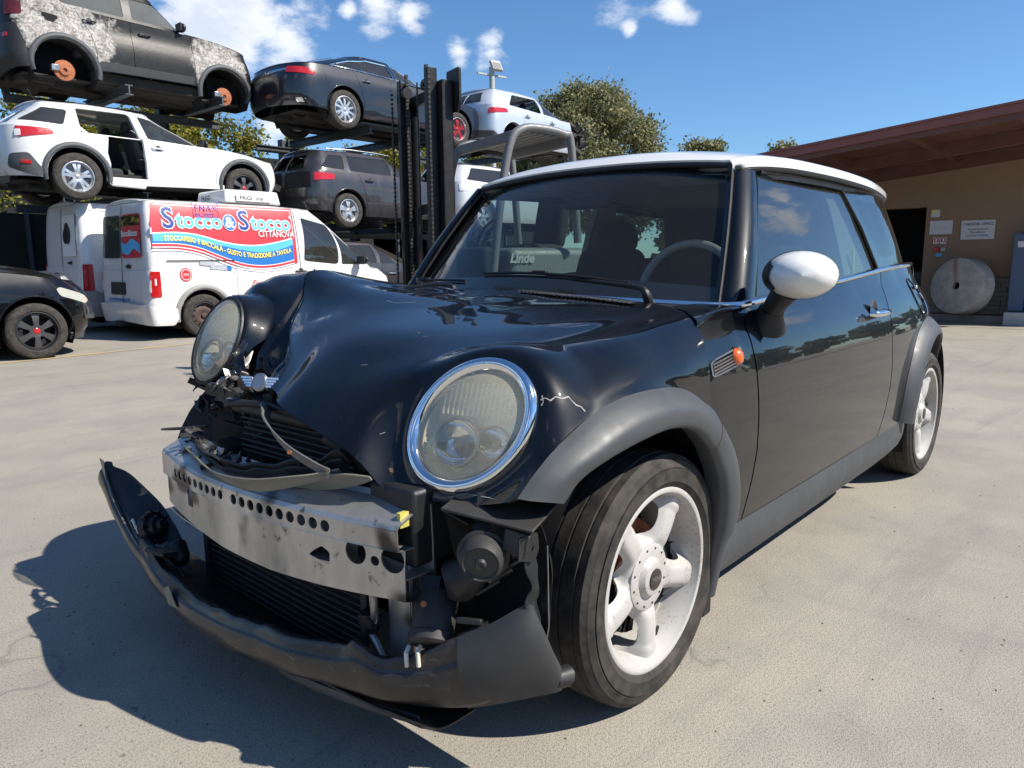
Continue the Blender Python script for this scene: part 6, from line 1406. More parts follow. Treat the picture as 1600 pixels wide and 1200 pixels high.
mesh('advert_letters', [f(-.50 + v[0] / L_ * 1.95, wave(-.50 + v[0] / L_ * 1.95) - .0 + v[1]) for v in vs], fs, 'yellowprint', van, False)
vtext('stamp_letters', 'FNAX', .12, .0, 1.80, 'purpleprint', .026, bold=.001, spacing=1.15); vtext('stamp_letters', '01-2027', .085, -.005, 1.715, 'purpleprint', .026, bold=.001)
for a, b_ in (((-.03, 1.70), (.35, 1.70)), ((-.03, 1.70), (-.03, 1.93)), ((.35, 1.70), (.35, 1.93))): pan('stamp_frame', [a, b_, (b_[0] + .008, b_[1] + .008), (a[0] + .008, a[1] + .008)], 'purpleprint', .026)
pan('round_seal', circ(-.245, .90, .085, .095, 24), 'redprint', .008); pan('round_seal_inner', circ(-.245, .90, .07, .078, 24), 'whiteprint', .011); pan('round_seal_core', circ(-.245, .90, .062, .068, 24), 'redprint', .013)
vtext('seal_letters', '100%', .045, -.30, .885, 'whiteprint', .016)
for (a, z, w_, mt) in ((-.03, 1.03, .22, 'silverprint'), (.12, .97, .25, 'silverprint'), (.34, .96, .10, 'banner_blue')): pan('faded_sticker', [(a, z), (a + w_, z - .02), (a + w_, z + .055), (a, z + .07)], mt, .009)

vtext('script_letters', 'Firma', .12, .74, .72, 'redprint', .008, shear=.4)
pan('door_rail', [(-.50, 1.085), (.50, 1.085), (.50, 1.10), (-.50, 1.10)], 'dark', .012)
for xx in (.52, 1.60): B().tube([vup.P(xx, z, -1, -.006) for z in (.97, 1.3, 1.6, 1.86)], .0035, 5).ob('door_gap', 'dark', van)
# rear doors: window with the same print, plate, handle, web address
def vrear(off, lo=False):
    return lambda y, z: Vector(((vlo if z < .95 else vup).P(-.60 - vlo.Lr * .5, z, -1, -off).x, y, z))
rp = lambda nm, poly, mt, off, **k: panel(nm, poly, vrear(off), mt, van, step=.12, flip=True, **k)
rp('rear_window', rpoly([(-.68, 1.14), (-.03, 1.14), (-.03, 1.74), (-.64, 1.74)], .06), 'banner_red', .014)
rp('rear_print_wave', g([(-.66, 1.32), (-.4, 1.40), (-.2, 1.33), (-.04, 1.37)], 12) + g([(-.04, 1.22), (-.25, 1.18), (-.45, 1.26), (-.67, 1.19)], 12), 'banner_light', .018)
rp('rear_print_top', [(-.66, 1.58), (-.03, 1.58), (-.03, 1.72), (-.64, 1.72)], 'bgglass', .018)
rp('rear_window', rpoly([(.03, 1.14), (.68, 1.14), (.64, 1.74), (.03, 1.74)], .06), 'bgglass', .014)
letter('rear_letters', 'Stocco&Stocco', .115, lambda u, v: vrear(.022)(-.05 - (1 - u) * 0 - .0 - .60 * 0 + (-u * .80 + .0) * 1.0, 1.44 + v) if False else vrear(.022)(-.04 - .62 + .62 - (u * .78), 1.44 + v), 'whiteprint', van, align='LEFT', bold=.004)
rp('plate_recess', rpoly([(-.10, .62), (.42, .62), (.42, .80), (-.10, .80)], .02), 'plate', .012)
letter('web_letters', 'www.stoccoestocco.com', .075, lambda u, v: vrear(.012)(.52 - u, .535 + v), 'banner_blue', van, align='LEFT', bold=.002)
B().lathe([(0, .03), (.03, .03), (.05, .015), (.055, 0)], 20, frame(vrear(.01)(-.22, 1.02), (-1, 0, 0)) @ Matrix.Diagonal((.6, 1.2, 1, 1))).ob('rear_handle', 'bumperblack', van)
B().tube([vrear(.012)(0, z) for z in (.5, .9)] + [vup.P(-.60 - vup.Lr * .5, z, -1, -.012) * 1 for z in ()] + [vrear(.012)(0, z) for z in (1.1, 1.5, 1.85)], .004, 5).ob('door_gap', 'dark', van)
for z in (.75, 1.45): B().tube([vup.P(-.66, z if z > .95 else .96, -1, -.01) - Vector((0, 0, 0 if z > .95 else .2)), vup.P(-.66, z if z > .95 else .96, -1, -.01) - Vector((0, 0, -.09 if z > .95 else .11))], .016, 8).ob('door_hinge', 'vanwhite', van)
# refrigeration unit on the roof
fr_ = empty('refrigeration_unit', (VX, VY, 0), label='small white refrigeration box on the van roof', category='cooling unit')
b = B(); b.box((.93, -.28, 2.03), (.92, .9, .20), taper=.93); b.ob('unit_casing', 'vanwhite', fr_, bevel=.025)
B().box((.93, -.740, 2.015), (.56, .02, .10)).ob('name_plate', 'whiteprint', fr_)
letter('name_letters', 'FRIGI', .085, lambda u, v: Vector((.70 + u, -.754, 1.985 + v)), 'blackprint', fr_, align='LEFT'); letter('name_letters', 'line', .085, lambda u, v: Vector((.95 + u, -.754, 1.985 + v)), 'blackprint', fr_, align='LEFT', shear=.4)
letter('name_letters', 'FRIGO', .10, lambda u, v: Vector((.452, -.05 - u, 1.99 + v)), 'blackprint', fr_, align='LEFT', bold=.002)
# plain white van standing behind it
sp3 = dict(sp); sp3.update(lowpatch=[('tail_light', ([(-.755, .50), (-.60, .50), (-.60, 1.0), (-.755, 1.0)], .02), 'redlens', .008), ('rear_bumper', ([(-1.65, .25), (-.46, .20), (-.42, .50), (-.60, .60), (-1.65, .60)], .03), 'greycladding', .05), ('lower_side', ([(-.42, .22), (-.36, .45), (.5, .46), (.5, .22)], .02), 'bgplastic', .02)],
    uppatch=[('roof_gutter', ([(-.55, 1.80), (1.6, 1.82), (1.6, 1.835), (-.55, 1.815)], .0), 'vanwhite', .008), ('door_rail', ([(-.4, 1.12), (1.0, 1.12), (1.0, 1.145), (-.4, 1.145)], 0), 'dark', .004)], clad=.03, cladmat='bgplastic')
van2, v2lo, v2up = bgcar('panel_van', (3.36, 11.46, .06), 'plain white panel van with a roof rack, standing behind the printed van', 'vanwhite', sp3, 'white vans parked together', category='van')
v2r = lambda off: (lambda y, z: Vector((v2up.P(-.60 - v2up.Lr * .5, max(z, .96), -1, -off).x, y, z)))
pw = panel('rear_window', rpoly([(-.70, 1.12), (-.12, 1.12), (-.12, 1.74), (-.66, 1.74)], .06), v2r(.014), 'whiteprint', van2, step=.12, flip=True)
for q in range(5): 
    cx, cz = -.45 + .2 * rnd.random(), 1.25 + .38 * rnd.random(); panel('faded_portrait_print', circ(cx, cz, .05 + .07 * rnd.random(), .10 + .05 * rnd.random(), 14), v2r(.018 + q * .0015), ('dark', 'greyrim')[q % 2], van2, step=.1, flip=True)
B().tube([v2r(.012)(-.06, z) for z in (.5, 1.1, 1.5, 1.85)], .004, 5).ob('door_gap', 'dark', van2)
B().lathe([(0, .03), (.03, .03), (.05, 0)], 16, frame(v2r(.01)(-.40, 1.02), (-1, 0, 0)) @ Matrix.Diagonal((.5, 1.2, 1, 1))).ob('rear_handle', 'bumperblack', van2)
b = B()
for xx in (.1, 1.2): b.beam((xx, -.72, 1.99), (xx, .72, 1.99), .035, .03).beam((xx, -.70, 1.88), (xx, -.70, 1.99), .04, .05)
b.beam((-.3, -.70, 2.01), (1.6, -.70, 2.01), .03, .02); b.ob('roof_rack', 'rust_steel', van2)

# ------------------------------------------------------------------ forklift behind the wreck
FK = empty('forklift', (2.949, 3.33, 0), (0, 0, math.atan2(-.28, .96)), label='grey and orange forklift truck with a tall black mast behind the wreck', category='forklift')
M['mastblack'] = plain('mast_black', (.022, .021, .021), .42, .3, var=.4, sc=8); M['forkgrey'] = plain('guard_grey', (.17, .175, .18), .5, .2, var=.2); M['forkorange'] = plain('fork_orange', (.50, .07, .03), .4, var=.2); M['chain'] = plain('greasy_chain', (.05, .045, .04), .5, .5, var=.6, sc=60)
M['noticegrey'] = plain('letter_grey', (.45, .46, .46), .5, var=.05); M['hoodgrey'] = plain('hood_grey', (.16, .17, .17), .5, var=.1)
for s_ in (-1, 1):
    for nm, dx, w_, d_, h_ in (('outer_channel', .08, .10, .10, 2.50), ('inner_channel', -.02, .06, .09, 2.60)):
        b = B(); y = s_ * (.33 if nm == 'outer_channel' else .275)
        b.box((dx, y + s_ * w_ * .42, h_ / 2), (d_, w_ * .16, h_)).box((dx + d_ * .42, y, h_ / 2), (d_ * .16, w_, h_)).box((dx - d_ * .42, y, h_ / 2), (d_ * .16, w_, h_)); b.ob(nm, 'mastblack', FK, bevel=.003)
    # chain: link after link
    b = B()
    for k in range(64): b.box((-.02 + .0, s_ * .20, .55 + k * .033), (.022, .034 if k % 2 else .022, .026))
    b.ob('lift_chain', 'chain', FK, kind='stuff')
    b = B(); b.tube([(-.09, s_ * .20 + .035, .4), (-.09, s_ * .20 + .035, 2.50)], .007, 6).tube([(-.09, s_ * .36, .4), (-.09, s_ * .36, 2.4)], .007, 6); b.ob('hydraulic_hose', 'blackplastic', FK)
    B().tube([(.06, s_ * .20, .3), (.06, s_ * .20, 2.3)], .03, 12).ob('lift_cylinder', 'mastblack', FK)
    b = B()
    for k in range(52): b.box((-.085, s_ * .375, .6 + k * .038), (.018, .02, .018))
    b.ob('hose_guard', 'chain', FK, kind='stuff')
    B().beam((-.12, s_ * .20, .05), (-1.05, s_ * .20, .05), .10, .035).ob('fork_tine', 'mastblack', FK)
    B().box((-.12, s_ * .20, .28), (.04, .10, .5)).ob('fork_shank', 'mastblack', FK)
for z in (2.44, 1.5, .5): B().box((.09, 0, z), (.05, .66, .09)).ob('mast_crossbar', 'mastblack', FK, bevel=.006)
B().box((-.09, 0, .42), (.03, .95, .08)).box((-.09, 0, .14), (.03, .95, .08)).ob('fork_carriage', 'mastblack', FK, bevel=.005)
panel('mast_top_plate', rpoly([(-.44, 2.32), (-.40, 2.25), (-.26, 2.28), (-.22, 2.35), (-.22, 2.59), (-.44, 2.59)], .015), lambda u, v: Vector((.16, u - .03, v)), 'mastblack', FK, step=.1, thick=.02)
for s_ in (-1, 1): B().lathe([(.0, .02), (.045, .02), (.045, -.02), (0, -.02)], 20, frame((-.02, s_ * .20, 2.49), (0, 1, 0))).ob('chain_wheel', 'mastblack', FK)
# overhead guard
for s_ in (-1, 1):
    y = s_ * .50; b = B(); P_ = crom([(.42, y, .95), (.50, y, 1.55), (.60, y, 2.02), (.72, y, 2.15), (.92, y, 2.17), (1.16, y, 2.14), (1.24, y, 2.05), (1.32, y, 1.2)], 30)
    b.tube(P_, .036, 14); b.ob('guard_post', 'forkgrey', FK)
for k in range(7): B().box((.74 + k * .068, 0, 2.145 - k * .004), (.052, .98, .02)).ob('guard_slat', 'forkgrey', FK)
for gx, gz in ((.64, 2.09), (1.20, 2.08)): B().box((gx, 0, gz), (.05, 1.0, .09)).ob('guard_crossbeam', 'forkgrey', FK, bevel=.01)
b = B(); b.box((.95, 0, .55), (1.1, 1.0, .55), taper=.97); b.ob('chassis', 'forkorange', FK, bevel=.06)
b = B(); b.box((1.12, 0, .98), (1.0, .88, .36), taper=.96); b.ob('engine_cover', 'hoodgrey', FK, bevel=.07, seg=4)
letter('maker_letters', 'Linde', .115, lambda u, v: Vector((.62 + u, -.447, 1.03 + v)), 'noticegrey', FK, align='LEFT', bold=.004, shear=.25)
b = B(); b.box((1.75, 0, .62), (.55, 1.05, .75), taper=.85); b.ob('counterweight', 'hoodgrey', FK, bevel=.10, seg=4)
fs_ = bpy.data.objects.new('driver_seat', None); link(fs_, FK)
B().box((1.15, 0, 1.14), (.45, .46, .12)).ob('seat_cushion', 'interior', fs_, bevel=.05); B().box((1.38, 0, 1.42), (.13, .44, .52), (0, .2, 0)).ob('seat_backrest', 'interior', fs_, bevel=.05)
B().box((.50, 0, 1.02), (.14, .6, .30)).ob('dashboard', 'interior', FK, bevel=.04)
B().tube([(.66 + .07 * math.sin(a), .17 * math.cos(a), 1.26 + .15 * math.sin(a)) for a in np.linspace(0, 2 * PI, 24, endpoint=False)], .014, 8, closed=True).tube([(.52, 0, 1.1), (.66, 0, 1.26)], .025, 8).ob('steering_wheel', 'interior', FK)
for x, y, r in ((.35, .47, .31), (.35, -.47, .31), (1.62, .45, .26), (1.62, -.45, .26)): bg_wheel(FK, x, y, 1 if y > 0 else -1, r, r * .55, 'steelwheel', .18)
B().box((1.0, .05, 2.20), (.08, .08, .06)).ob('beacon', 'orange', FK, bevel=.02)

# ------------------------------------------------------------------ storage rack
M['racksteel'] = plain('rack_blue_grey', (.075, .09, .105), .5, .3, var=.3, sc=10)
RK = empty('car_rack', (0, 12.6, 0), label='tall blue-grey steel cantilever rack that carries the stacked cars', category='rack')
def ibeam(b, a, c, w=.12, h=.14):
    a, c = Vector(a), Vector(c); b.beam(a, c, .02, h - .02).beam(a + Vector((0, 0, h / 2)), c + Vector((0, 0, h / 2)), w, .016).beam(a - Vector((0, 0, h / 2)), c - Vector((0, 0, h / 2)), w, .016)
for x, zt in ((3.35, 4.0), (5.15, 4.0), (7.75, 3.7), (9.55, 3.7), (12.0, 3.75), (13.5, 3.75)):
    b = B(); b.box((x, .62, zt / 2), (.16, .02, zt)).box((x - .08, .62, zt / 2), (.02, .18, zt)).box((x + .08, .62, zt / 2), (.02, .18, zt)); b.ob('rack_post', 'racksteel', RK, bevel=.003)
for x, z, y0 in ((3.85, 3.86, -1.2), (5.45, 3.92, -1.2), (3.7, 2.1, -1.9), (4.9, 2.1, -1.9), (7.95, 3.62, -2.2), (9.45, 3.62, -2.2), (7.95, 1.78, -2.4), (9.5, 1.78, -2.4), (12.2, 3.72, -2.3), (13.5, 3.72, -2.3), (11.2, 1.9, -2.4), (12.6, 1.9, -2.4)):
    b = B(); ibeam(b, (x, .7, z), (x, y0, z)); b.ob('cantilever_arm', 'racksteel', RK)
for x0, x1, z in ((2.5, 6.2, 3.78), (7.0, 10.4, 3.45), (11.2, 14.8, 3.6), (2.5, 6.2, 2.0), (7.0, 14.4, 1.68)):
    b = B(); ibeam(b, (x0, .45, z), (x1, .45, z), .1, .12); b.ob('longitudinal_beam', 'racksteel', RK)
for x0, x1, z0, z1 in ((3.35, 5.15, 3.0, 3.8), (7.75, 9.55, 2.6, 3.5), (7.75, 9.55, 3.5, 2.6), (12, 13.5, 2.6, 3.5), (12, 13.5, 3.5, 2.6)): B().beam((x0, .6, z0), (x1, .6, z1), .04, .05).ob('diagonal_brace', 'racksteel', RK)
for (sx0, sx1, sz) in ((7.0, 10.6, 3.70),): 
    for yy in (-2.05, -.75): B().box(((sx0 + sx1) / 2, yy, sz), (sx1 - sx0, .42, .03)).ob('wheel_channel', 'racksteel', RK)
# near-black sheet on posts, added to supply the darkness behind the rack
M['darkback'] = plain('dark_backing', (.012, .016, .013), .95, var=.4)
FN = empty('dark_fence', (0, 0, 0), label='dark fence added behind the car rack to supply the darkness there', category='fence')
b = B(); b.box((2, 14.4, 1.0), (22, .04, 2.0)).box((15, 14.4, 1.0), (8, .04, 2.0)); b.ob('dark_sheet', 'darkback', FN)
for k in range(13): B().box((-8 + k * 2.2, 14.34, 1.05), (.06, .06, 2.1)).ob('fence_post', 'racksteel', FN)
# flood light on its pole
M['palegrey'] = plain('pale_grey', (.42, .43, .42), .5)
LP = empty('floodlight_pole', (15.5, 14.2, 0), (0, 0, .3), label='grey yard lamp post with two square floodlights', category='lamp post')
B().tube([(0, 0, 0), (0, 0, 6.75)], [.11, .08], 14).ob('pole', 'palegrey', LP)
B().beam((-.45, .25, 6.52), (.45, -.25, 6.52), .06, .05).ob('cross_arm', 'palegrey', LP)
fl1 = bpy.data.objects.new('floodlight', None); link(fl1, LP)
B().box((.05, -.12, 6.78), (.36, .10, .34), (-.5, 0, -.5)).ob('lamp_housing', 'palegrey', fl1, bevel=.02); B().box((.02, -.17, 6.765), (.29, .02, .26), (-.5, 0, -.5)).ob('lamp_glass', 'greyrim', fl1)

# ------------------------------------------------------------------ office building on the right
M['render_wall'] = plain('brown_render', (.29, .195, .125), .9, var=.08, sc=4, bump=.3); M['wood'] = plain('dark_stained_wood', (.13, .055, .040), .6, var=.35, sc=3); M['redfascia'] = plain('red_brown_fascia', (.22, .075, .06), .5, var=.2, sc=5)
BD = empty('office_building', (12.5, 0, 0), label='low brown office building with a wide dark wooden roof overhang', category='building')
slope = lambda y: 2.84 - .0925 * y
panel('wall', [(-1.2, 0), (-1.2, 2.82), (4.6, 2.29), (4.6, 0)], lambda y, z: Vector((0, y, z)), 'render_wall', BD, holes=[[(1.56, .01), (1.56, 1.86), (2.5, 1.86), (2.5, .01)]], step=.8, thick=.3, off=-1, flip=True)
B().box((2.5, -2, 1.2), (4.6, 13.0, 2.4)).ob('inner_room', 'dark', BD) if False else None
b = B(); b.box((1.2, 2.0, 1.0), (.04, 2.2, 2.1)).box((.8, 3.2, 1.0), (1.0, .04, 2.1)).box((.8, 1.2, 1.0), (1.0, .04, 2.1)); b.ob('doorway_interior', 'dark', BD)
B().box((.35, 1.70, .55), (.3, .25, .5)).ob('desk', 'darkmetal', BD, bevel=.01)
# roof deck, fascia, soffit boards, beams
def sl(name, x0, x1, y0, y1, dz, th, mat, **k):
    v = []
    for x in (x0, x1):
        for y in (y0, y1):
            for t in (0, 1): v.append((x, y, slope(y) + dz - .018 * (x + 3) - th * t))
    return mesh(name, v, [(0, 2, 3, 1), (4, 5, 7, 6), (0, 1, 5, 4), (2, 6, 7, 3), (0, 4, 6, 2), (1, 3, 7, 5)], mat, BD, False, **k)
sl('roof_deck', -2.97, 6, -1.5, 5.6, .01, .04, 'redfascia'); sl('fascia_board', -3.03, -2.98, -1.5, 5.6, .0, .10, 'redfascia'); sl('fascia_cap', -3.05, -2.9, -1.5, 5.6, .032, .03, 'redfascia'); sl('fascia_lower_board', -2.99, -2.95, -1.5, 5.6, -.10, .07, 'wood')
for k in range(18): sl('soffit_board', -2.9 + k * .165, -2.9 + k * .165 + .158, -1.5, 5.6, -.04, .02, 'wood')
for x, w_ in ((-1.55, .18), (-.18, .19)): sl('roof_beam', x, x + .14, -1.5, 5.4, -.062, w_, 'wood')
for k in range(6): sl('rafter', -2.9, -.05, -1.3 + k * 1.2, -1.22 + k * 1.2, -.062, .10, 'wood')
sl('wall_plate', -.04, .0, -1.2, 4.6, -.10, .05, 'redfascia')
# split-face stone plinth, stone by stone
M['stone'] = plain('split_stone', (.24, .21, .185), .85, var=.45, sc=6, bump=.6)
me0 = None; r2 = random.Random(8)
for j in range(8):
    y = -.95
    while y < 4.5:
        L_ = r2.uniform(.16, .42)
        if not (1.55 < y + L_ / 2 < 2.51) and y + L_ < 1.56 or y > 2.5:
            if me0 is None: me0 = B().box((0, 0, 0), (1, 1, 1)).ob('stone', 'stone', BD, bevel=0); o = me0
            else: o = me0.copy(); COL.objects.link(o)
            dp = r2.uniform(.03, .055); o.location = (-dp / 2 - .001, y + L_ / 2, .165 + j * .072); o.scale = (dp, L_ - .008, .066)
        y += L_
B().box((-.12, .2, .06), (.26, 2.7, .12)).ob('plinth_ledge', 'stone', BD, bevel=.01)
# notices on the wall
def notice(nm, y0, y1, z0, z1, mat, lab, cat='sign'):
    return mesh(nm, B().box((12.488, (y0 + y1) / 2, (z0 + z1) / 2), (.012, abs(y1 - y0), z1 - z0)).v, B().box((0, 0, 0), (1, 1, 1)).f, mat, None, False, label=lab, category=cat)
M['noticewhite'] = plain('notice_white', (.62, .62, .64), .5, var=.04, bump=0)
n1 = notice('office_sign', .57, 1.035, 1.315, 1.616, 'noticewhite', 'white wall sign reading I NOSTRI UFFICI')
wl_ = lambda yc, z: (lambda u, v: Vector((12.480, yc - u, z + v)))
for t_, s_, z in (('I NOSTRI UFFICI', .058, 1.535), ('Amministrazione', .042, 1.465), ('Demolizioni', .042, 1.415), ('Acquisto Rottami', .042, 1.365)):
    letter('sign_letters', t_, s_, wl_(.80, z), 'blackprint', n1, align='CENTER', bold=.0012 if s_ > .05 else .0004)
n2 = notice('map_sign', 1.16, 1.49, 1.41, 1.63, 'noticewhite', 'pale wall plate with a faint drawing beside the doorway')
for k in range(3): letter('plate_letters', ('~ ~', 'RECEPTION', '~~~~')[k], .04, wl_(1.33, 1.55 - k * .045), 'silverprint', n2, align='CENTER')
n3 = notice('yellow_sticker', 1.36, 1.485, 1.69, 1.81, 'noticewhite', 'small white sticker with a yellow mark above the wall plate'); mesh('yellow_mark', [(12.479, 1.47, 1.75), (12.479, 1.41, 1.75), (12.479, 1.41, 1.80), (12.479, 1.47, 1.80)], [(0, 1, 2, 3)], 'yellowprint', n3, False)
for y in (1.23, 1.335):
    n4 = notice('fire_sign', y, y + .09, 1.255, 1.36, 'noticewhite', ('red fire hose pictogram, nearer the doorway', 'red fire extinguisher pictogram, further from the doorway')[y < 1.3])
    mesh('red_pictogram', [(12.479, y + .012, 1.285), (12.479, y + .078, 1.285), (12.479, y + .078, 1.35), (12.479, y + .012, 1.35)], [(0, 3, 2, 1)], 'redprint', n4, False); mesh('white_pictogram', [(12.477, y + .03, 1.30), (12.477, y + .06, 1.295), (12.477, y + .055, 1.335), (12.477, y + .03, 1.34)], [(0, 3, 2, 1)], 'whiteprint', n4, False)
B().box((12.47, 1.36, 1.165), (.05, .075, .06)).ob('alarm_button', 'redprint', None, bevel=.006, label='small red alarm push-button box under the pictograms', category='alarm button')
B().box((12.47, 1.265, 1.165), (.05, .075, .06)).ob('wall_socket', 'palegrey', None, bevel=.006, label='small grey wall box next to the red alarm button', category='wall box')
notice('small_blue_label', 1.28, 1.37, 1.05, 1.10, 'banner_light', 'tiny blue and white label just above the millstone', 'label')
# old millstone leaning on the plinth
def mstone():
    k = NT('millstone'); a = k.noise(7, 6, .7); v = k.vor(26); sep = k.n('ShaderNodeSeparateXYZ'); k.l(k.co(), sep.inputs[0])
    c = k.mix(k.rng(a, .35, .7), (.50, .47, .42), (.30, .28, .25)); c = k.mix(k.ma('MULTIPLY', k.rng(v, .0, .28, 1, 0), k.rng(k.noise(9, 3), .52, .58)), c, (.07, .05, .04))
    st = k.ma('MULTIPLY', k.rng(k.ma('ABSOLUTE', k.ma('SUBTRACT', sep.outputs[1], k.ma('MULTIPLY', sep.outputs[0], .14))), .0, .055, 1, 0), k.rng(sep.outputs[0], -.05, .2, 0, 1)); c = k.mix(k.ma('MULTIPLY', st, .8), c, (.30, .13, .03))
    k.set(col=c, rough=.9); k.bump(a, .6, .01); return k.m
M['millstone'] = mstone()
mstn = B(); mstn.lathe([(.06, -.10), (.06, .17), (.07, .18), (.41, .18), (.435, .165), (.44, .14), (.44, -.10), (.42, -.12), (.07, -.12), (.06, -.10)], 64)
o = mstn.ob('millstone', 'millstone', None, bevel=0, label='big grey round millstone with a central hole and rust streak, leaning on the wall', category='millstone')
o.matrix_world = frame((12.12, .87, .575), (-.93, .42, .10), (.05, 0, 1))
ms_ = mesh('hole_core', B().lathe([(.0, .10), (.062, .10)], 20).v, B().lathe([(.0, .10), (.062, .10)], 20).f, 'dark', o)
# blue-grey cabinet and step at the right edge
cb = empty('metal_cabinet', (12.25, 0, 0), label='blue-grey metal cabinet beside a brown door at the right edge', category='cabinet')
B().box((.05, .17, .80), (.35, .20, 1.18)).ob('cabinet_body', 'cabinetblue', cb, bevel=.01) if False else None
M['cabinetblue'] = plain('cabinet_blue', (.07, .11, .19), .5, var=.1)
B().box((.05, .155, .80), (.35, .20, 1.18)).ob('cabinet_body', 'cabinetblue', cb, bevel=.01); B().box((-.128, .155, 1.22), (.01, .08, .09)).ob('cabinet_label', 'noticewhite', cb)
B().box((.10, -.45, .80), (.25, .98, 1.18)).ob('brown_door', 'wood', cb, bevel=.01); B().box((-.05, -.28, .10), (.5, 1.1, .20)).ob('step', 'palegrey', cb, bevel=.01)
mesh('paved_apron', [(11.3, -9, .004), (14, -9, .004), (14, 6, .004), (11.3, 6, .004)], [(0, 1, 2, 3)], 'asphalt', None, False, kind='structure')
# faded yellow line on the ground at the left
def yl():
    k = NT('faded_yellow_line'); n_ = k.rng(k.noise(6, 6, .7), .42, .60); k.set(col=k.mix(n_, (.52, .36, .12), (.33, .30, .25)), rough=.85); return k.m
M['yline'] = yl()
mesh('yellow_ground_line', [(-.5, 7.55, .004), (4.2, 8.18, .004), (4.2, 8.27, .004), (-.5, 7.64, .004)], [(0, 1, 2, 3)], 'yline', None, False, kind='structure')
# ------------------------------------------------------------------ vegetation
def leafmat(name, a, b, c):
    k = NT(name); k.set(col=k.mix(k.rng(k.noise(1.6, 3), .35, .65), a, b), rough=.6, spec=.3)
    c2 = k.mix(k.rng(k.noise(9, 2), .4, .65), k.b.inputs['Base Color'].links[0].from_socket, c); k.set(col=c2)
    tr = k.n('ShaderNodeBsdfTranslucent'); k.l(c2, tr.inputs[0]); m = k.n('ShaderNodeMixShader'); m.inputs[0].default_value = .3; k.l(k.b.outputs[0], m.inputs[1]); k.l(tr.outputs[0], m.inputs[2]); k.l(m.outputs[0], k.out.inputs['Surface']); return k.m
M['olive'] = leafmat('olive_foliage', (.15, .165, .065), (.21, .215, .10), (.30, .28, .15)); M['hedge'] = leafmat('hedge_foliage', (.09, .12, .02), (.17, .17, .025), (.30, .25, .03)); M['bark'] = plain('bark', (.10, .08, .06), .9, var=.4, sc=20)
def leaves(cent, rad, n, size, seed, flat=1.):
    """n leaf quads spread in clumps around the given centres (numpy)"""
    r = np.random.RandomState(seed); cent = np.array(cent, float); rad = np.array(rad, float); w = rad ** 2; idx = r.choice(len(cent), n, p=w / w.sum())
    d = r.normal(size=(n, 3)); d /= np.linalg.norm(d, axis=1)[:, None]; rr = rad[idx] * (.25 + 1.0 * r.rand(n) ** .7) * (1 + .25 * r.randn(n))
    c = cent[idx] + d * rr[:, None] * np.array([1, 1, flat]); a = r.normal(size=(n, 3)); a /= np.linalg.norm(a, axis=1)[:, None]; b = np.cross(a, r.normal(size=(n, 3))); b /= np.linalg.norm(b, axis=1)[:, None]
    s = size * (.6 + .8 * r.rand(n))[:, None]; V = np.stack([c - a * s, c - b * s * .5, c + a * s, c + b * s * .5], 1).reshape(-1, 3)
    F = np.arange(4 * n).reshape(-1, 4); return V, F
def leafobj(name, V, F, mat, parent=None, **t):
    me = bpy.data.meshes.new(name); me.vertices.add(len(V)); me.vertices.foreach_set('co', V.astype('f').ravel()); me.loops.add(F.size); me.loops.foreach_set('vertex_index', F.astype('i').ravel()); me.polygons.add(len(F)); me.polygons.foreach_set('loop_start', np.arange(0, F.size, 4, dtype='i')); me.update(calc_edges=True); me.validate(); me.materials.append(M[mat])
    return link(bpy.data.objects.new(name, me), parent, **t)
def tree(pos, h, spread, seed, label, n=9000, mat='olive', size=.16, trunk=.35, low=.28):
    r = random.Random(seed); root = empty('tree', pos, label=label, category='tree', group='trees beyond the yard'); b = B(); b.tube([(0, 0, 0), (.1, .05, h * .25), (.0, .1, h * .55), (.1, 0, h * .8)], [trunk * .5, trunk * .4, trunk * .25, .05], 10); cs = []; rs = []
    for k in range(120):
        t = r.random(); z = h * (low + (1 - low) * t); a = r.uniform(0, 2 * PI); prof = math.sin(PI * min(1, .15 + t * .82)) ** .7; R0 = spread * prof * (.35 + .65 * math.sqrt(r.random())); c = (R0 * math.cos(a), R0 * math.sin(a), z); cs.append(c); rs.append(spread * r.uniform(.08, .22))
        if k % 8 == 0: b.tube([(0, 0, z * .55), (c[0] * .5, c[1] * .5, z * .8), c], [.09, .06, .02], 6)
    b.ob('trunk', 'bark', root); V, F = leaves(cs, rs, n, size, seed, .8); leafobj('crown', V, F, mat, root); return root
tree((25, 17.5, 0), 8.1, 3.3, 3, 'tall olive-green tree behind the silver hatchback and the white car roof', n=60000, size=.075)
tree((28.0, 13.6, 0), 5.8, 2.2, 5, 'low olive-green tree showing just over the white roof', n=20000, size=.085)
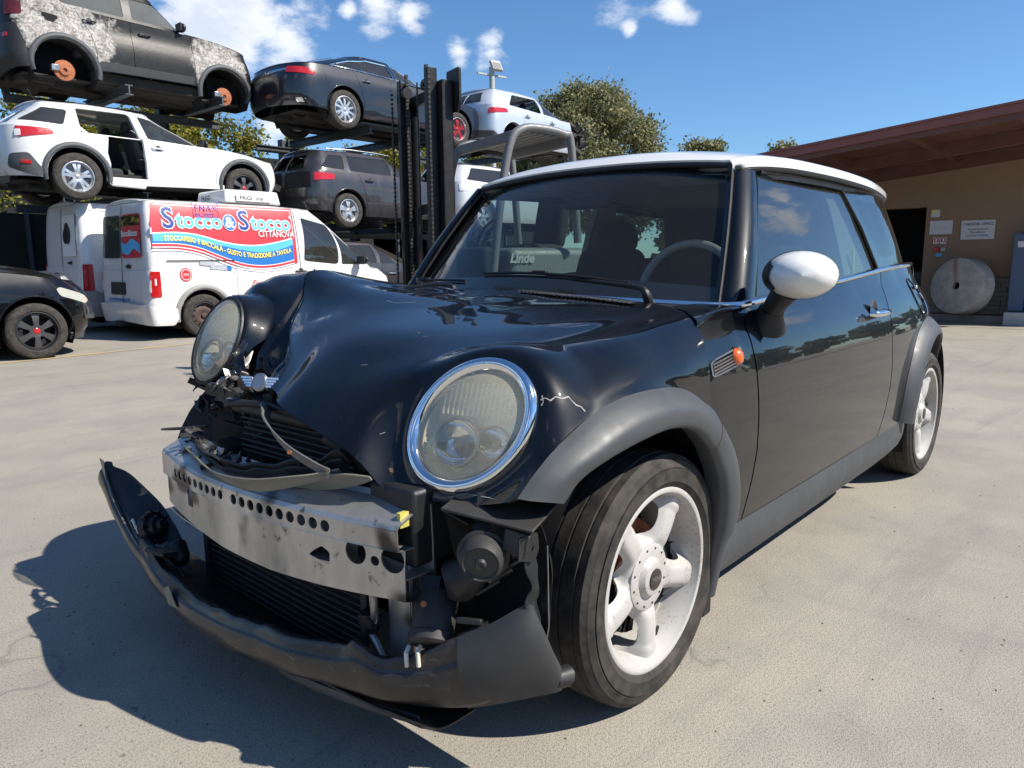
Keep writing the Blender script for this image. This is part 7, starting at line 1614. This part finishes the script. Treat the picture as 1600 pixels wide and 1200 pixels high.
tree((29.5, 10.9, 0), 5.6, 1.5, 7, 'small tree top between the white roof and the office roof', n=9000, size=.08)
tree((23.5, 20.5, 0), 5.0, 2.4, 9, 'dark low tree seen below the silver hatchback', n=6000)
tree((11.2, 25.5, 0), 6.1, 1.6, 11, 'slim yellow-green tree rising above the hedge behind the white crossover', n=3500, mat='hedge', low=.45)
tree((1.0, 26.5, 0), 6.4, 2.8, 12, 'tree at the far left behind the rack', n=6000)
def hedge(p0, p1, h, w, seed, n, name='hedge', mat='hedge', lab=None, size=.10):
    r = random.Random(seed); L = (Vector(p1) - Vector(p0)).length; cs = []; rs = []; k = int(L * h * 1.1)
    for i in range(k):
        t = r.random(); z = h * (r.random() ** .6); c = Vector(p0).lerp(Vector(p1), t); cs.append((c.x + r.uniform(-w, w), c.y + r.uniform(-w, w), z * (.90 + .12 * math.sin(t * 31) + .05 * math.sin(t * 87)))); rs.append(r.uniform(.35, .7))
    V, F = leaves(cs, rs, n, size, seed); leafobj(name, V, F, mat, None, kind='stuff')
hedge((4, 22, 0), (24, 19.5, 0), 5.7, .7, 21, 110000, size=.07)
hedge((-14, 21, 0), (4, 22, 0), 5.4, .7, 22, 30000, size=.11)
mesh('hedge_core', B().box((4, 21.3, 2.2), (38, .5, 4.4), (0, 0, -.06)).v, B().box((0, 0, 0), (1, 1, 1)).f, 'darkback', None, False, kind='structure')
# far tree line on the other sides of the yard (mirrored in the bodywork)
hedge((-34, -26, 0), (46, -30, 0), 6.0, 2.2, 31, 26000, 'treeline', 'olive', size=.45)
hedge((-34, -26, 0), (-30, 24, 0), 5.5, 2.2, 32, 14000, 'treeline', 'olive', size=.45)
hedge((40, -30, 0), (44, 24, 0), 4.2, 2.2, 33, 12000, 'treeline', 'olive', size=.45)
for i, (a, c) in enumerate((((6, -30.5), (84, .6)), )): mesh('treeline_core', B().box((6, -28.6, 2.2), (82, .6, 4.4), (0, 0, -.05)).v, B().box((0, 0, 0), (1, 1, 1)).f, 'darkback', None, False, kind='structure')
